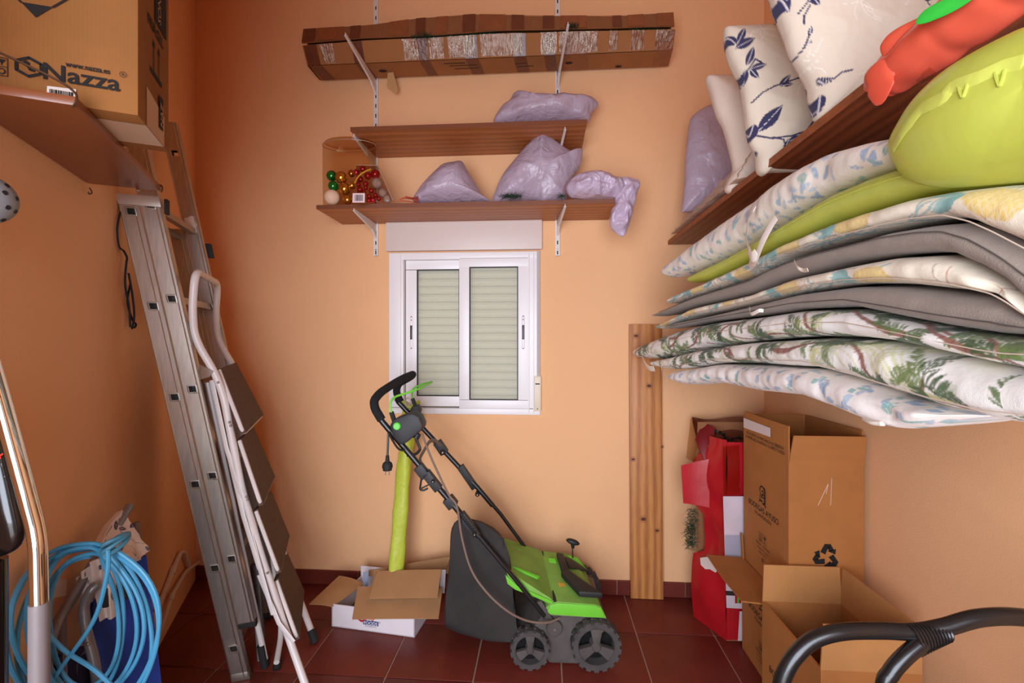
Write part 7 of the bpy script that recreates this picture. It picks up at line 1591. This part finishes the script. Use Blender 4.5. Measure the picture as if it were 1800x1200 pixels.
# the three-arrow recycling mark on the front face
def onY(px, py, y): return on(px, py, y=y)
c = onY(1452, 978, ay0); s = 0.047; m = MB(); pol = []
for k in range(3):
    a = math.pi/2-k*2*math.pi/3; rot = lambda x, y: (x*math.cos(a-math.pi/2)-y*math.sin(a-math.pi/2), x*math.sin(a-math.pi/2)+y*math.cos(a-math.pi/2))
    for ps in ([(-0.40, 0.38), (-0.10, 0.95), (0.10, 0.62), (-0.06, 0.20)], [(-0.10, 0.95), (0.30, 0.95), (0.16, 0.62), (0.10, 0.62)], [(0.30, 0.95), (0.52, 0.55), (0.22, 0.42), (0.10, 0.62)], [(0.10, 0.45), (0.66, 0.62), (0.62, 0.22)]):
        pol.append([rot(x*s, (y-0.05)*s) for x, y in ps])
flatpoly(m, (c.x, ay0-0.0002, c.z), (1, 0, 0), (0, 0, 1), pol); obj('recycling_mark', m, M_ink, ta)
m = MB(); 
for (xa, ya, xb, yb2) in ((1438, 888, 1455, 852), (1452, 868, 1456, 850), (1460, 888, 1462, 840)): m.tube([onY(xa, ya, ay0-0.0008), onY(xb, yb2, ay0-0.0008)], 0.0006, 5)
obj('tape_glint', m, mat('film_white', (236, 226, 214), rough=0.15), ta, kind='stuff')  # white strokes laid on as painted highlights of the tape

# ------------------------------------------------------------------ black cane chair at the lower right
M_cane = mat('black_cane', (24, 21, 21), rough=0.32, coat=0.25, bump=0.05, bs=30)
t = thing('cane_chair', 'black lacquered cane armchair in front of the open wine cartons', 'chair', (0.68, 0.72, 0))
Dc_ = 0.82; R2 = 0.0142
def pth(ps): return [on(x, y, d) for x, y, d in ps]
arm = pth([(1372, 1215, 0.83), (1380, 1182, 0.83), (1398, 1152, 0.83), (1430, 1124, 0.83), (1480, 1110, 0.825), (1550, 1108, 0.82), (1610, 1110, 0.81), (1660, 1102, 0.80), (1720, 1086, 0.79), (1790, 1084, 0.78), (1870, 1100, 0.77), (1920, 1150, 0.77)])
p0 = arm[0]; p9 = arm[-1]
m = MB(); m.tube(spline([V((p0.x-0.005, p0.y, 0.012)), V((p0.x-0.004, p0.y, 0.3)), V((p0.x-0.002, p0.y, 0.55))]+arm+[V((p9.x+0.01, p9.y, 0.45)), V((p9.x+0.012, p9.y, 0.2)), V((p9.x+0.012, p9.y, 0.012))], 8), R2, 14); obj('arm_frame', m, M_cane, t)
j = on(1612, 1122, 0.80); b_ = pth([(1622, 1128, 0.80), (1592, 1152, 0.80), (1566, 1182, 0.80), (1552, 1220, 0.80)]); e = b_[-1]
m = MB(); m.tube(spline(b_+[V((e.x-0.012, e.y, 0.45)), V((e.x-0.014, e.y, 0.2)), V((e.x-0.014, e.y, 0.012))], 8), R2*0.92, 14); obj('brace_leg', m, M_cane, t)
m = MB(); n = 11
for k in range(n):
    f_ = k/(n-1); a, b = on(1600+58*f_, 1099-3*f_, 0.808-0.008*f_), on(1612+46*f_, 1150-27*f_, 0.808-0.008*f_); c = (a+b)/2; r_ = (a-b).length/2; d = (a-b).normalized()
    m.tube([c+d*(r_*math.cos(th))+CF*(0.0175*math.sin(th)) for th in [2*math.pi*i/18 for i in range(18)]], 0.0026, 6, closed=True)
obj('binding_wrap', m, M_cane, t, kind='stuff')
# the rest of the chair below the frame: seat ring, cane seat, the two other legs and stretchers
zS = 0.43; s0, s1_ = V((p0.x, p0.y, zS)), V((p9.x+0.01, p9.y, zS)); bk = CF*-0.40
s2_, s3_ = V((0.86, p9.y-0.36, zS)), V((p0.x+0.06, p0.y-0.40, zS))
m = MB(); m.tube([s0, s1_, s2_, s3_], R2*0.9, 10, closed=True); obj('seat_ring', m, M_cane, t)
m = MB(); m.sheet([s0+UP*0.004, s1_+UP*0.004, s2_+UP*0.004, s3_+UP*0.004], 0.012, 6, 6); obj('seat', m, mat('cane_seat', (52, 42, 36), rough=0.7), t)
for p in (s2_, s3_): m = MB(); m.tube([V((p.x, p.y, 0.012)), V((p.x, p.y, 0.62))], R2*0.9, 10); obj('leg', m, M_cane, t)
m = MB(); m.tube(rounded([V((s2_.x, s2_.y, 0.62)), V((s2_.x, s2_.y+0.02, 0.66)), V((s3_.x, s3_.y, 0.66)), V((s3_.x, s3_.y, 0.6))], 0.05), R2*0.9, 10); obj('far_rail', m, M_cane, t)
